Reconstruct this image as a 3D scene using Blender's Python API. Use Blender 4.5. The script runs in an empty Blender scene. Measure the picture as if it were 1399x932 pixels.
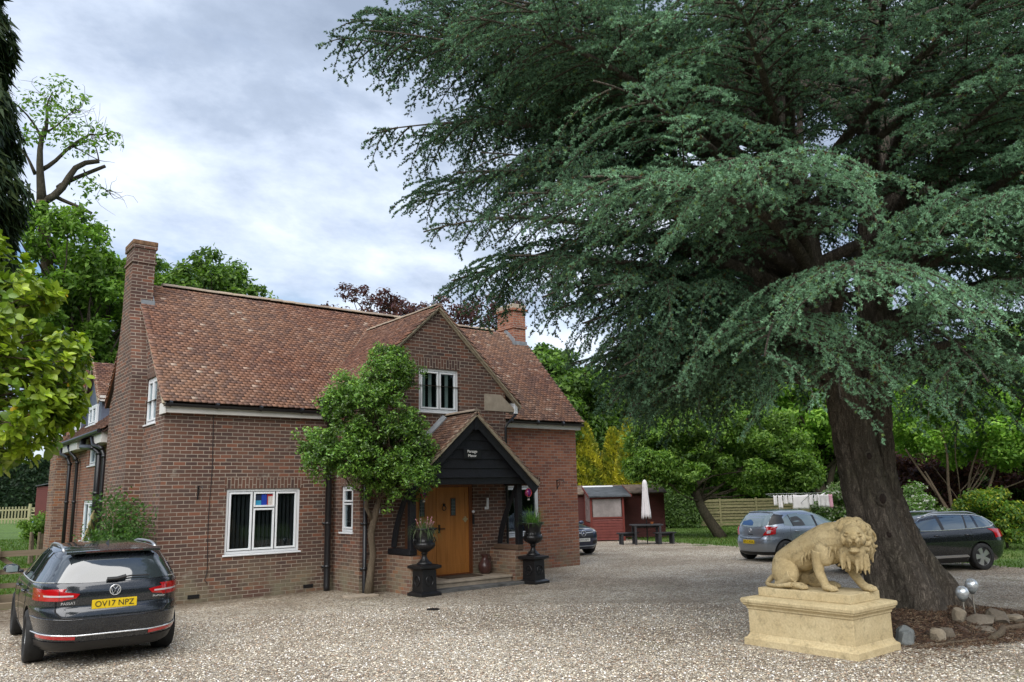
import bpy, math, random
import numpy as np
from mathutils import Vector, Matrix

sc = bpy.context.scene
COL = sc.collection
R = math.radians
rng = np.random.default_rng(7)
random.seed(7)

# ---------------------------------------------------------------- camera
EYE = 1.93
YAW, PITCH, ROLL, FPX, WPX = R(38.5), R(10.97), R(-1.278), 1080.0, 1399.0
fw = Vector((math.sin(YAW)*math.cos(PITCH), math.cos(YAW)*math.cos(PITCH), math.sin(PITCH)))
rt0 = Vector((math.cos(YAW), -math.sin(YAW), 0)); up0 = rt0.cross(fw)
rt = rt0*math.cos(ROLL) + up0*math.sin(ROLL)
up = -rt0*math.sin(ROLL) + up0*math.cos(ROLL)
cam_data = bpy.data.cameras.new('camera')
cam_data.sensor_width = 36; cam_data.lens = FPX/WPX*36
cam_data.clip_start = 0.05; cam_data.clip_end = 3000
cam = bpy.data.objects.new('camera', cam_data); COL.objects.link(cam)
cam.matrix_world = Matrix(((rt.x, up.x, -fw.x, 0), (rt.y, up.y, -fw.y, 0), (rt.z, up.z, -fw.z, EYE), (0, 0, 0, 1)))
sc.camera = cam

# ---------------------------------------------------------------- light
SUN_EL, SUN_AZ = R(50), R(228)          # azimuth from +Y clockwise towards +X
sc.view_settings.view_transform = 'Standard'; sc.view_settings.look = 'None'
sc.view_settings.exposure = 1.08; sc.view_settings.gamma = 1
sun_d = bpy.data.lights.new('sun', 'SUN'); sun_d.energy = 2.5; sun_d.angle = R(75); sun_d.color = (1, .965, .91)
sun = bpy.data.objects.new('sun', sun_d); COL.objects.link(sun)
sdir = Vector((math.sin(SUN_AZ)*math.cos(SUN_EL), math.cos(SUN_AZ)*math.cos(SUN_EL), math.sin(SUN_EL)))
sun.rotation_euler = sdir.to_track_quat('Z', 'Y').to_euler()

class NT:
    """small helper for node trees"""
    def __init__(s, tree): s.t = tree
    def n(s, typ, **kw):
        nd = s.t.nodes.new(typ)
        for k, v in kw.items():
            if k.startswith('i_'):
                key = k[2:]
                key = int(key) if key.isdigit() else key.replace('_', ' ')
                nd.inputs[key].default_value = v
            else: setattr(nd, k, v)
        return nd
    def l(s, a, b): s.t.links.new(a, b)
    def math(s, op, a, b=None, clamp=False):
        nd = s.t.nodes.new('ShaderNodeMath'); nd.operation = op; nd.use_clamp = clamp
        for i, x in enumerate((a, b)):
            if x is None: continue
            if isinstance(x, (int, float)): nd.inputs[i].default_value = x
            else: s.l(x, nd.inputs[i])
        return nd.outputs[0]
    def ramp(s, fac, stops, interp='LINEAR'):
        nd = s.t.nodes.new('ShaderNodeValToRGB'); cr = nd.color_ramp; cr.interpolation = interp
        while len(cr.elements) < len(stops): cr.elements.new(0.5)
        for e, (p, c) in zip(cr.elements, stops):
            e.position = p; e.color = (c, c, c, 1) if isinstance(c, (int, float)) else (*c, 1)
        s.l(fac, nd.inputs[0]); return nd.outputs[0]
    def mix(s, fac, a, b, mode='MIX'):
        nd = s.t.nodes.new('ShaderNodeMix'); nd.data_type = 'RGBA'; nd.blend_type = mode
        for x, i in ((fac, 0), (a, 6), (b, 7)):
            if isinstance(x, (int, float)): nd.inputs[i].default_value = x
            elif isinstance(x, tuple): nd.inputs[i].default_value = (*x, 1)
            else: s.l(x, nd.inputs[i])
        return nd.outputs[2]
    def noise(s, vec, scale, detail=3, rough=.5, dist=0., col=False):
        nd = s.n('ShaderNodeTexNoise'); nd.inputs['Scale'].default_value = scale
        nd.inputs['Detail'].default_value = detail; nd.inputs['Roughness'].default_value = rough
        nd.inputs['Distortion'].default_value = dist
        if vec is not None: s.l(vec, nd.inputs['Vector'])
        return nd.outputs['Color' if col else 'Fac']

world = bpy.data.worlds.new('World'); sc.world = world; world.use_nodes = True
nt = NT(world.node_tree); world.node_tree.nodes.clear()
sky = nt.n('ShaderNodeTexSky', sky_type='NISHITA'); sky.sun_disc = False
sky.sun_elevation = SUN_EL; sky.sun_rotation = SUN_AZ; sky.air_density = 1.6; sky.dust_density = .6; sky.ozone_density = 3
tc = nt.n('ShaderNodeTexCoord')
sep = nt.n('ShaderNodeSeparateXYZ'); nt.l(tc.outputs['Generated'], sep.inputs[0])
zc = nt.math('MAXIMUM', sep.outputs[2], 0.0)
den = nt.math('ADD', zc, 0.38)
cx = nt.math('DIVIDE', sep.outputs[0], den); cy = nt.math('DIVIDE', sep.outputs[1], den)
cmb = nt.n('ShaderNodeCombineXYZ'); nt.l(cx, cmb.inputs[0]); nt.l(cy, cmb.inputs[1])
mp = nt.n('ShaderNodeMapping'); nt.l(cmb.outputs[0], mp.inputs[0]); mp.inputs['Location'].default_value = (3.3, 5.938, 0)
mp.inputs['Rotation'].default_value = (0, 0, R(35)); mp.inputs['Scale'].default_value = (.85, 1.15, 1)
nA = nt.noise(mp.outputs[0], 1.1, 7, .55, .15)
nB = nt.noise(mp.outputs[0], 2.6, 8, .6, .2)
cover = nt.ramp(nt.math('ADD', nt.math('MULTIPLY', nA, .7), nt.math('MULTIPLY', nB, .3)), [(.395, 0.), (.455, .75), (.52, 1.)])
mp2 = nt.n('ShaderNodeMapping'); nt.l(cmb.outputs[0], mp2.inputs[0]); mp2.inputs['Location'].default_value = (12.4, 3.3, 2)
mp2.inputs['Rotation'].default_value = (0, 0, R(30)); mp2.inputs['Scale'].default_value = (.8, 1.1, 1)
nC = nt.noise(mp2.outputs[0], 1.25, 8, .55, .12)
nD = nt.noise(mp2.outputs[0], 5., 8, .62, .1)
shade = nt.math('ADD', nt.math('MULTIPLY', nC, .72), nt.math('MULTIPLY', nD, .28))
ccol = nt.ramp(shade, [(.40, (.25, .305, .405)), (.475, (.34, .405, .52)), (.54, (.50, .57, .69)), (.60, (.66, .72, .82)), (.68, (.80, .84, .91))])
hs = nt.n('ShaderNodeHueSaturation'); hs.inputs['Saturation'].default_value = 1.25; hs.inputs['Hue'].default_value = .515; hs.inputs['Value'].default_value = .72; nt.l(sky.outputs[0], hs.inputs['Color'])
cover = nt.math('MAXIMUM', cover, nt.ramp(zc, [(.03, 1.), (.14, 0.)]))
bg1 = nt.n('ShaderNodeBackground'); nt.l(hs.outputs[0], bg1.inputs[0]); bg1.inputs[1].default_value = .095
bg2 = nt.n('ShaderNodeBackground'); nt.l(ccol, bg2.inputs[0]); bg2.inputs[1].default_value = .76
mx = nt.n('ShaderNodeMixShader'); nt.l(cover, mx.inputs[0]); nt.l(bg1.outputs[0], mx.inputs[1]); nt.l(bg2.outputs[0], mx.inputs[2])
wo = nt.n('ShaderNodeOutputWorld'); nt.l(mx.outputs[0], wo.inputs[0])

cy_ = sc.cycles
cy_.max_bounces = 6; cy_.diffuse_bounces = 3; cy_.glossy_bounces = 3; cy_.transmission_bounces = 4; cy_.transparent_max_bounces = 6
cy_.use_denoising = True
try: cy_.denoiser = 'OPENIMAGEDENOISE'; cy_.denoising_prefilter = 'ACCURATE'
except Exception: pass

# ---------------------------------------------------------------- materials
def new_mat(name):
    m = bpy.data.materials.new(name); m.use_nodes = True
    t = NT(m.node_tree); b = m.node_tree.nodes['Principled BSDF']
    return m, t, b

def bump(t, b, h, strength=.5, dist=.01):
    nd = t.n('ShaderNodeBump'); nd.inputs['Strength'].default_value = strength; nd.inputs['Distance'].default_value = dist
    t.l(h, nd.inputs['Height']); t.l(nd.outputs[0], b.inputs['Normal']); return nd

def plain(name, col, rough=.5, metal=0., spec=.5, var=.0, vscale=6., coat=0., bumps=0., bscale=60.):
    m, t, b = new_mat(name)
    b.inputs['Base Color'].default_value = (*col, 1); b.inputs['Roughness'].default_value = rough
    b.inputs['Metallic'].default_value = metal; b.inputs['Specular IOR Level'].default_value = spec
    if coat: b.inputs['Coat Weight'].default_value = coat; b.inputs['Coat Roughness'].default_value = .04
    o = t.n('ShaderNodeTexCoord').outputs['Object']
    if var:
        f = t.noise(o, vscale, 5, .6)
        dark = tuple(c*(1-var) for c in col); lite = tuple(min(1, c*(1+var)) for c in col)
        t.l(t.ramp(f, [(.3, dark), (.7, lite)]), b.inputs['Base Color'])
        t.l(t.ramp(f, [(.3, min(1, rough*1.15)), (.7, rough*.9)]), b.inputs['Roughness'])
    if bumps: bump(t, b, t.noise(o, bscale, 5, .6), bumps, .01)
    return m

def brick_mat(name, palette, mortar=(.35, .29, .23), dirt=.30, moss=True, soldier=False):
    m, t, b = new_mat(name)
    uv = t.n('ShaderNodeTexCoord').outputs['UV']
    s = t.n('ShaderNodeSeparateXYZ'); t.l(uv, s.inputs[0]); u, v = s.outputs[0], s.outputs[1]
    if soldier: u, v = v, u
    # gentle irregularity of the courses
    wob = t.noise(uv, 2.2, 2)
    u = t.math('ADD', u, t.math('MULTIPLY', wob, .02)); v = t.math('ADD', v, t.math('MULTIPLY', t.math('SUBTRACT', wob, .5), .012))
    bw, rh = .225, .075
    row = t.math('FLOOR', t.math('DIVIDE', v, rh))
    par = t.math('MODULO', t.math('ABSOLUTE', row), 2)
    u2 = t.math('ADD', u, t.math('MULTIPLY', t.math('SUBTRACT', 1, par), bw*.5))
    c = t.n('ShaderNodeCombineXYZ'); t.l(u, c.inputs[0]); t.l(v, c.inputs[1])
    br = t.n('ShaderNodeTexBrick'); br.inputs['Scale'].default_value = 1; br.inputs['Brick Width'].default_value = bw
    br.inputs['Row Height'].default_value = rh; br.inputs['Mortar Size'].default_value = .0075; br.inputs['Mortar Smooth'].default_value = .25
    t.l(c.outputs[0], br.inputs['Vector'])
    col = t.math('FLOOR', t.math('DIVIDE', u2, bw))
    idc = t.n('ShaderNodeCombineXYZ'); t.l(col, idc.inputs[0]); t.l(row, idc.inputs[1])
    wn = t.n('ShaderNodeTexWhiteNoise'); wn.noise_dimensions = '2D'; t.l(idc.outputs[0], wn.inputs['Vector'])
    n = len(palette); stops = [(i/n, p) for i, p in enumerate(palette)]
    base = t.ramp(wn.outputs['Value'], stops, 'CONSTANT')
    grain = t.noise(uv, 55, 4, .7)
    base = t.mix(.45, base, t.ramp(grain, [(.25, .35), (.75, .75)]), 'OVERLAY')
    big = t.noise(uv, .55, 5, .6)
    base = t.mix(dirt, base, t.mix(t.ramp(big, [(.35, 0.), (.7, 1.)]), (.045, .032, .026), (.20, .13, .09)))
    mcol = t.mix(t.ramp(t.noise(uv, 1.3, 4), [(.35, 0.), (.65, 1.)]), mortar, tuple(x*.72 for x in mortar))
    out = t.mix(br.outputs['Fac'], base, mcol)
    # pale bloom and green damp near the ground
    if moss:
        low = t.ramp(t.math('ADD', s.outputs[1], t.math('MULTIPLY', t.noise(uv, .8, 4, .6), -.5)), [(0., 1.), (.55, 0.)])
        pat = t.ramp(t.noise(uv, 1.7, 5, .65), [(.40, 0.), (.60, 1.)])
        out = t.mix(t.math('MULTIPLY', t.math('MULTIPLY', low, pat), .7), out, (.20, .185, .12))
        spots = t.ramp(t.noise(uv, 2.6, 3, .6), [(.66, 0.), (.74, 1.)])
        out = t.mix(t.math('MULTIPLY', spots, .35), out, (.36, .33, .27))
    t.l(out, b.inputs['Base Color']); b.inputs['Roughness'].default_value = .88
    h = t.math('ADD', t.math('MULTIPLY', br.outputs['Fac'], -1), t.math('MULTIPLY', grain, .35))
    bump(t, b, h, .8, .009)
    return m

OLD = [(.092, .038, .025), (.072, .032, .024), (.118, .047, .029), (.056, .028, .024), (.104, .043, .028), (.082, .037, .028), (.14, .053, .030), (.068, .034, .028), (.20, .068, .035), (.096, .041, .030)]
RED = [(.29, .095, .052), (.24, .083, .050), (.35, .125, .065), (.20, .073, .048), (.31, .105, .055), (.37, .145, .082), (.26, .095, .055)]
WING = [(.26, .095, .052), (.20, .075, .045), (.30, .115, .062), (.15, .06, .04), (.24, .09, .05)]
PALE = [(.24, .12, .075), (.19, .09, .06), (.30, .17, .10), (.15, .075, .055), (.33, .13, .06), (.26, .15, .10)]
M = {}
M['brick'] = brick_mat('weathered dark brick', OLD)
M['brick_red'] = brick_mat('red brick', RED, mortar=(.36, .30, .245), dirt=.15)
M['brick_wing'] = brick_mat('orange brick', WING, dirt=.2)
M['brick_pale'] = brick_mat('worn pale brick', PALE, mortar=(.40, .34, .26), dirt=.2)
M['soldier'] = brick_mat('soldier course brick', OLD[:6], dirt=.2, moss=False, soldier=True)
M['upvc'] = plain('white window plastic', (.74, .76, .78), .35, var=.04)
M['fascia'] = plain('off white fascia paint', (.62, .60, .56), .5, var=.12, vscale=2)
M['black'] = plain('black gloss plastic', (.012, .012, .014), .32)
M['timber_black'] = plain('black stained timber', (.0065, .007, .010), .55, var=.4, vscale=9, bumps=.5, bscale=30)
M['iron'] = plain('black painted iron', (.009, .009, .010), .38, var=.3, bumps=.3, bscale=40)
M['lead'] = plain('grey lead flashing', (.20, .215, .23), .55, var=.3)
M['stone'] = plain('buff stone', (.36, .30, .23), .85, var=.2, bumps=.4)
M['mortar'] = plain('lichen covered mortar', (.27, .235, .19), .9, var=.4, vscale=14, bumps=.6)
M['verge'] = plain('pale verge mortar', (.36, .30, .215), .9, var=.3, vscale=10, bumps=.5)
M['curtain'] = plain('pale curtain', (.62, .70, .70), .9)
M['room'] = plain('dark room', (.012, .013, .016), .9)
M['blue_grey'] = plain('slate blue render', (.10, .12, .17), .6, var=.15)
M['lichen_cap'] = plain('orange lichen stone', (.15, .085, .045), .95, var=.6, vscale=12, bumps=.6)
def glass_mat():
    m, t, b = new_mat('window glass')
    b.inputs['Base Color'].default_value = (.02, .025, .03, 1); b.inputs['Roughness'].default_value = .03
    b.inputs['Transmission Weight'].default_value = 0.0; b.inputs['Specular IOR Level'].default_value = .6
    tr = t.n('ShaderNodeBsdfTransparent'); tr.inputs[0].default_value = (.8, .85, .85, 1)
    mxs = t.n('ShaderNodeMixShader'); lw = t.n('ShaderNodeFresnel'); lw.inputs[0].default_value = 1.5
    gl = t.n('ShaderNodeBsdfGlossy'); gl.inputs['Roughness'].default_value = .02; gl.inputs[0].default_value = (.9, .95, 1, 1)
    f = t.math('ADD', t.math('MULTIPLY', lw.outputs[0], .6), .0, True)
    t.l(f, mxs.inputs[0]); t.l(tr.outputs[0], mxs.inputs[1]); t.l(gl.outputs[0], mxs.inputs[2])
    t.l(mxs.outputs[0], t.t.nodes['Material Output'].inputs[0])
    return m
M['glass'] = glass_mat()
def wood_mat(name, c1, c2, scale=14, axis=2, rough=.5, stretch=12., bm=.3):
    m, t, b = new_mat(name)
    o = t.n('ShaderNodeTexCoord').outputs['Object']
    mpn = t.n('ShaderNodeMapping'); t.l(o, mpn.inputs[0]); sclv = [1, 1, 1]; sclv[axis] = 1/stretch; mpn.inputs['Scale'].default_value = sclv
    f = t.noise(mpn.outputs[0], scale, 6, .6, .5)
    t.l(t.ramp(f, [(.3, c1), (.7, c2)]), b.inputs['Base Color']); b.inputs['Roughness'].default_value = rough
    bump(t, b, f, bm, .004); return m
M['oak'] = wood_mat('golden oak', (.30, .115, .022), (.42, .17, .038), 16, rough=.35)
M['oak_dark'] = wood_mat('dark oak frame', (.11, .035, .012), (.17, .055, .018), 16, rough=.4)
M['sill_wood'] = wood_mat('weathered brown timber', (.09, .055, .035), (.17, .11, .07), 14, axis=1, rough=.8)

def attr_mat(name, rough=.85, spec=.3, bumps=.4, bscale=25, dist=.01, mottle=.25, attr='Col'):
    m, t, b = new_mat(name)
    a = t.n('ShaderNodeAttribute'); a.attribute_name = attr
    o = t.n('ShaderNodeTexCoord').outputs['Object']
    f = t.noise(o, bscale, 5, .65)
    c = t.mix(mottle, a.outputs['Color'], t.ramp(f, [(.3, .15), (.7, .85)]), 'OVERLAY')
    t.l(c, b.inputs['Base Color']); b.inputs['Roughness'].default_value = rough; b.inputs['Specular IOR Level'].default_value = spec
    if bumps: bump(t, b, f, bumps, dist)
    return m
M['tile'] = attr_mat('clay roof tiles')
def leaf_mat(name, trans=.35, rough=.55, spec=.35, tint=(1.1, 1.25, .55)):
    m, t, b = new_mat(name)
    a = t.n('ShaderNodeAttribute'); a.attribute_name = 'Col'
    t.l(a.outputs['Color'], b.inputs['Base Color']); b.inputs['Roughness'].default_value = rough; b.inputs['Specular IOR Level'].default_value = spec
    tr = t.n('ShaderNodeBsdfTranslucent'); t.l(t.mix(1., a.outputs['Color'], tint, 'MULTIPLY'), tr.inputs[0])
    ms = t.n('ShaderNodeMixShader'); ms.inputs[0].default_value = trans
    t.l(b.outputs[0], ms.inputs[1]); t.l(tr.outputs[0], ms.inputs[2]); t.l(ms.outputs[0], t.t.nodes['Material Output'].inputs[0])
    return m
M['leaf'] = leaf_mat('leaves', .42)
M['glossleaf'] = leaf_mat('glossy leaves', .3, .35, .5)
M['needle'] = leaf_mat('cedar needles', .22, .6, .25, (1, 1.1, .8))
def bark_mat(name, c1, c2, scale=7., stretch=5., depth=.03, strength=.9):
    m, t, b = new_mat(name)
    o = t.n('ShaderNodeTexCoord').outputs['Object']
    mpn = t.n('ShaderNodeMapping'); t.l(o, mpn.inputs[0]); mpn.inputs['Scale'].default_value = (1, 1, 1/stretch)
    f = t.noise(mpn.outputs[0], scale, 6, .62, .9); f2 = t.noise(mpn.outputs[0], scale*3.3, 5, .65, .5); f3 = t.noise(o, scale*5, 4, .7)
    rid = t.math('ABSOLUTE', t.math('SUBTRACT', f, .5)); rid2 = t.math('ABSOLUTE', t.math('SUBTRACT', f2, .5))
    crack = t.ramp(rid, [(0., 0.), (.06, .8), (.14, 1.)]); crack2 = t.ramp(rid2, [(0., .2), (.10, 1.)])
    h = t.math('ADD', t.math('ADD', t.math('MULTIPLY', crack, .6), t.math('MULTIPLY', crack2, .3)), t.math('MULTIPLY', f3, .2))
    cc = t.mix(t.ramp(f3, [(.3, 0.), (.72, 1.)]), c1, c2)
    big = t.noise(o, 1.3, 5, .65)
    cc = t.mix(t.math('MULTIPLY', t.ramp(big, [(.48, 0.), (.66, 1.)]), .45), cc, (.13, .125, .085))
    cc = t.mix(t.math('MULTIPLY', t.math('SUBTRACT', 1, t.math('MULTIPLY', crack, crack2)), .65), cc, tuple(x*.4 for x in c1))
    t.l(cc, b.inputs['Base Color']); b.inputs['Roughness'].default_value = .92; b.inputs['Specular IOR Level'].default_value = .2
    bump(t, b, h, strength, depth); return m
M['cedar_bark'] = bark_mat('cedar bark', (.11, .092, .074), (.26, .22, .18), 11, 4.5, .03, .95)
M['bark'] = bark_mat('grey brown bark', (.06, .05, .035), (.13, .11, .08), 12, 5, .015)
M['bark_pale'] = bark_mat('pale smooth bark', (.13, .095, .065), (.22, .17, .12), 16, 6, .006, .5)

# ---------------------------------------------------------------- mesh helpers
class MB:
    def __init__(s): s.v = []; s.f = []; s.m = []; s.c = []
    def add(s, vs, fs, mi=0, col=None):
        o = len(s.v); s.v += [tuple(p) for p in vs]; s.f += [tuple(i+o for i in f) for f in fs]; s.m += [mi]*len(fs)
        s.c += [col or (1, 1, 1)]*len(vs); return s
    def box(s, x0, x1, y0, y1, z0, z1, mi=0, col=None):
        return s.add([(x0, y0, z0), (x1, y0, z0), (x1, y1, z0), (x0, y1, z0), (x0, y0, z1), (x1, y0, z1), (x1, y1, z1), (x0, y1, z1)],
                     [(0, 3, 2, 1), (4, 5, 6, 7), (0, 1, 5, 4), (1, 2, 6, 5), (2, 3, 7, 6), (3, 0, 4, 7)], mi, col)
    def frustum(s, cx, cy, a0, b0, z0, a1, b1, z1, mi=0):
        return s.add([(cx-a0, cy-b0, z0), (cx+a0, cy-b0, z0), (cx+a0, cy+b0, z0), (cx-a0, cy+b0, z0), (cx-a1, cy-b1, z1), (cx+a1, cy-b1, z1), (cx+a1, cy+b1, z1), (cx-a1, cy+b1, z1)],
                     [(0, 3, 2, 1), (4, 5, 6, 7), (0, 1, 5, 4), (1, 2, 6, 5), (2, 3, 7, 6), (3, 0, 4, 7)], mi)
    def beam(s, a, b, w, h, mi=0, upv=(0, 0, 1)):
        a = Vector(a); b = Vector(b); d = (b-a).normalized(); u = Vector(upv)
        r = d.cross(u)
        if r.length < 1e-4: r = d.cross(Vector((1, 0, 0)))
        r.normalize(); u = r.cross(d).normalized()
        vs = [p + r*sx*w/2 + u*sz*h/2 for p in (a, b) for sx, sz in ((-1, -1), (1, -1), (1, 1), (-1, 1))]
        return s.add(vs, [(0, 1, 2, 3), (7, 6, 5, 4), (0, 4, 5, 1), (1, 5, 6, 2), (2, 6, 7, 3), (3, 7, 4, 0)], mi)
    def tube(s, pts, rad, n=8, mi=0, cap=True, col=None):
        pts = [Vector(p) for p in pts]; k = len(pts)
        if isinstance(rad, (int, float)): rad = [rad]*k
        o = len(s.v); prev = None; vs = []
        for i, p in enumerate(pts):
            d = (pts[min(i+1, k-1)]-pts[max(i-1, 0)])
            if d.length < 1e-9: d = Vector((0, 0, 1))
            d.normalize()
            if prev is None: r = d.orthogonal().normalized()
            else:
                r = prev - d*prev.dot(d)
                r = d.orthogonal().normalized() if r.length < 1e-6 else r.normalized()
            prev = r; q = d.cross(r)
            for j in range(n):
                a = 2*math.pi*j/n; vs.append(p + (r*math.cos(a)+q*math.sin(a))*rad[i])
        fs = [(i*n+j, i*n+(j+1) % n, (i+1)*n+(j+1) % n, (i+1)*n+j) for i in range(k-1) for j in range(n)]
        if cap: fs += [tuple(range(n))[::-1], tuple((k-1)*n+j for j in range(n))]
        return s.add(vs, fs, mi, col)
    def lathe(s, prof, cx=0, cy=0, z0=0, n=24, mi=0, sq=None):
        vs = []; k = len(prof)
        for r, z in prof:
            for j in range(n):
                a = 2*math.pi*j/n; vs.append((cx+r*math.cos(a), cy+r*math.sin(a), z0+z))
        fs = [(i*n+j, i*n+(j+1) % n, (i+1)*n+(j+1) % n, (i+1)*n+j) for i in range(k-1) for j in range(n)]
        fs += [tuple(range(n))[::-1], tuple((k-1)*n+j for j in range(n))]
        return s.add(vs, fs, mi)
    def sphere(s, c, r, n=12, mi=0, sc3=(1, 1, 1), col=None):
        vs = []; rows = max(4, n//2)
        for i in range(rows+1):
            t = math.pi*i/rows
            for j in range(n):
                a = 2*math.pi*j/n
                vs.append((c[0]+r*sc3[0]*math.sin(t)*math.cos(a), c[1]+r*sc3[1]*math.sin(t)*math.sin(a), c[2]-r*sc3[2]*math.cos(t)))
        fs = [(i*n+j, i*n+(j+1) % n, (i+1)*n+(j+1) % n, (i+1)*n+j) for i in range(rows) for j in range(n)]
        return s.add(vs, fs, mi, col)
    def prism(s, poly, ext, mi=0):
        """poly: list of 3D points (planar), ext: extrusion vector"""
        k = len(poly); e = Vector(ext); vs = [Vector(p) for p in poly]+[Vector(p)+e for p in poly]
        fs = [tuple(range(k))[::-1], tuple(range(k, 2*k))]+[(i, (i+1) % k, (i+1) % k+k, i+k) for i in range(k)]
        return s.add(vs, fs, mi)
    def xform(s, mtx, start=0):
        for i in range(start, len(s.v)): s.v[i] = tuple(mtx @ Vector(s.v[i]))
        return s

def set_props(o, label=None, cat=None, group=None, kind=None):
    for k, v in (('label', label), ('category', cat), ('group', group), ('kind', kind)):
        if v: o[k] = v
    return o
def link(o, parent=None, world=True):
    COL.objects.link(o)
    if parent is not None:
        o.parent = parent
        if world:
            o.matrix_parent_inverse = Matrix.Translation(-parent.location)
    return o
def build(mb, name, mats, parent=None, smooth=False, uv=True, world=True, bevel=0, col=False, fix=True):
    me = bpy.data.meshes.new(name); me.from_pydata(mb.v, [], mb.f)
    mats = mats if isinstance(mats, (list, tuple)) else [mats]
    for m in mats: me.materials.append(M[m] if isinstance(m, str) else m)
    me.polygons.foreach_set('material_index', mb.m)
    if fix:
        import bmesh
        bm = bmesh.new(); bm.from_mesh(me); bmesh.ops.recalc_face_normals(bm, faces=bm.faces); bm.to_mesh(me); bm.free()
    if smooth: me.polygons.foreach_set('use_smooth', [True]*len(me.polygons))
    if uv:
        lay = me.uv_layers.new(name='UVMap'); n = len(me.loops)
        vi = np.empty(n, np.int32); me.loops.foreach_get('vertex_index', vi)
        co = np.array(mb.v, float)[vi]
        nrm = np.empty(len(me.polygons)*3); me.polygons.foreach_get('normal', nrm); nrm = np.abs(nrm.reshape(-1, 3))
        tot = np.empty(len(me.polygons), np.int32); me.polygons.foreach_get('loop_total', tot)
        dom = np.repeat(np.where(nrm[:, 2] > .8, 2, np.where(nrm[:, 0] > nrm[:, 1], 0, 1)), tot)
        u = np.where(dom == 0, co[:, 1], co[:, 0]); v = np.where(dom == 2, co[:, 1], co[:, 2])
        lay.data.foreach_set('uv', np.stack([u, v], 1).ravel())
    if col:
        a = me.attributes.new('Col', 'FLOAT_COLOR', 'POINT')
        c = np.ones((len(mb.v), 4)); c[:, :3] = np.array(mb.c)[:, :3]; a.data.foreach_set('color', c.ravel())
    me.update()
    o = bpy.data.objects.new(name, me); link(o, parent, world)
    if bevel:
        bv = o.modifiers.new('bevel', 'BEVEL'); bv.width = bevel; bv.segments = 2; bv.limit_method = 'ANGLE'; bv.angle_limit = R(40)
    return o
def empty(name, loc, label, cat, group=None):
    o = bpy.data.objects.new(name, None); COL.objects.link(o); o.location = loc; o.empty_display_size = .3
    return set_props(o, label, cat, group)
def np_mesh(name, V, F, mat, col=None, parent=None, smooth=False, world=True):
    """fast mesh from arrays: V (n,3), F (m,k) constant k"""
    me = bpy.data.meshes.new(name); n, k = F.shape
    me.vertices.add(len(V)); me.vertices.foreach_set('co', V.astype(np.float32).ravel())
    me.loops.add(n*k); me.loops.foreach_set('vertex_index', F.astype(np.int32).ravel())
    me.polygons.add(n); me.polygons.foreach_set('loop_start', np.arange(0, n*k, k, dtype=np.int32))
    try: me.polygons.foreach_set('loop_total', np.full(n, k, np.int32))
    except Exception: pass
    if smooth: me.polygons.foreach_set('use_smooth', np.ones(n, bool))
    me.materials.append(M[mat] if isinstance(mat, str) else mat)
    if col is not None:
        a = me.attributes.new('Col', 'FLOAT_COLOR', 'POINT')
        c = np.ones((len(V), 4), np.float32); c[:, :3] = col; a.data.foreach_set('color', c.ravel())
    me.update(calc_edges=True)
    o = bpy.data.objects.new(name, me); link(o, parent, world); return o
def text_mesh(name, body, size, mat, mtx, parent=None, ext=.002, align='CENTER', world=True, sx=1.):
    cu = bpy.data.curves.new(name, 'FONT'); cu.body = body; cu.size = size; cu.extrude = ext; cu.align_x = align; cu.align_y = 'CENTER'
    tmp = bpy.data.objects.new(name+'_tmp', cu); COL.objects.link(tmp)
    dg = bpy.context.evaluated_depsgraph_get(); me = bpy.data.meshes.new_from_object(tmp.evaluated_get(dg))
    bpy.data.objects.remove(tmp); bpy.data.curves.remove(cu)
    me.name = name; me.transform(mtx @ Matrix.Diagonal((sx, 1, 1, 1))); me.materials.clear(); me.materials.append(M[mat] if isinstance(mat, str) else mat)
    o = bpy.data.objects.new(name, me); link(o, parent, world); return o
# ================================================================ ground
def ss(x): x = np.clip(x, 0, 1); return x*x*(3-2*x)
def terrain(x, y):
    x = np.asarray(x, float); y = np.asarray(y, float); d = np.hypot(x, y)
    k = ss((.46 - x/np.maximum(y, .1))/.16) * (y > 5)
    return .72*ss((d-20)/40)*k
def grid_sheet(name, x0, x1, y0, y1, step, zoff, mat, keep=None, kind='structure', bumpy=.0):
    xs = np.arange(x0, x1+step*.5, step); ys = np.arange(y0, y1+step*.5, step)
    X, Y = np.meshgrid(xs, ys, indexing='ij'); Z = terrain(X, Y)+zoff
    if bumpy: Z = Z + bumpy*(np.sin(X*1.3+1.1*np.sin(Y*.7))*np.cos(Y*1.1+X*.3))*.5
    V = np.stack([X, Y, Z], -1).reshape(-1, 3); nx, ny = len(xs), len(ys)
    i, j = np.meshgrid(np.arange(nx-1), np.arange(ny-1), indexing='ij'); a = (i*ny+j).ravel()
    F = np.stack([a, a+ny, a+ny+1, a+1], 1)
    if keep is not None:
        c = V[F].mean(1); F = F[keep(c[:, 0], c[:, 1])]
        used = np.unique(F); mp_ = np.full(len(V), -1); mp_[used] = np.arange(len(used)); V = V[used]; F = mp_[F]
    o = np_mesh(name, V, F, mat, smooth=True); o['kind'] = kind; return o

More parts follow.
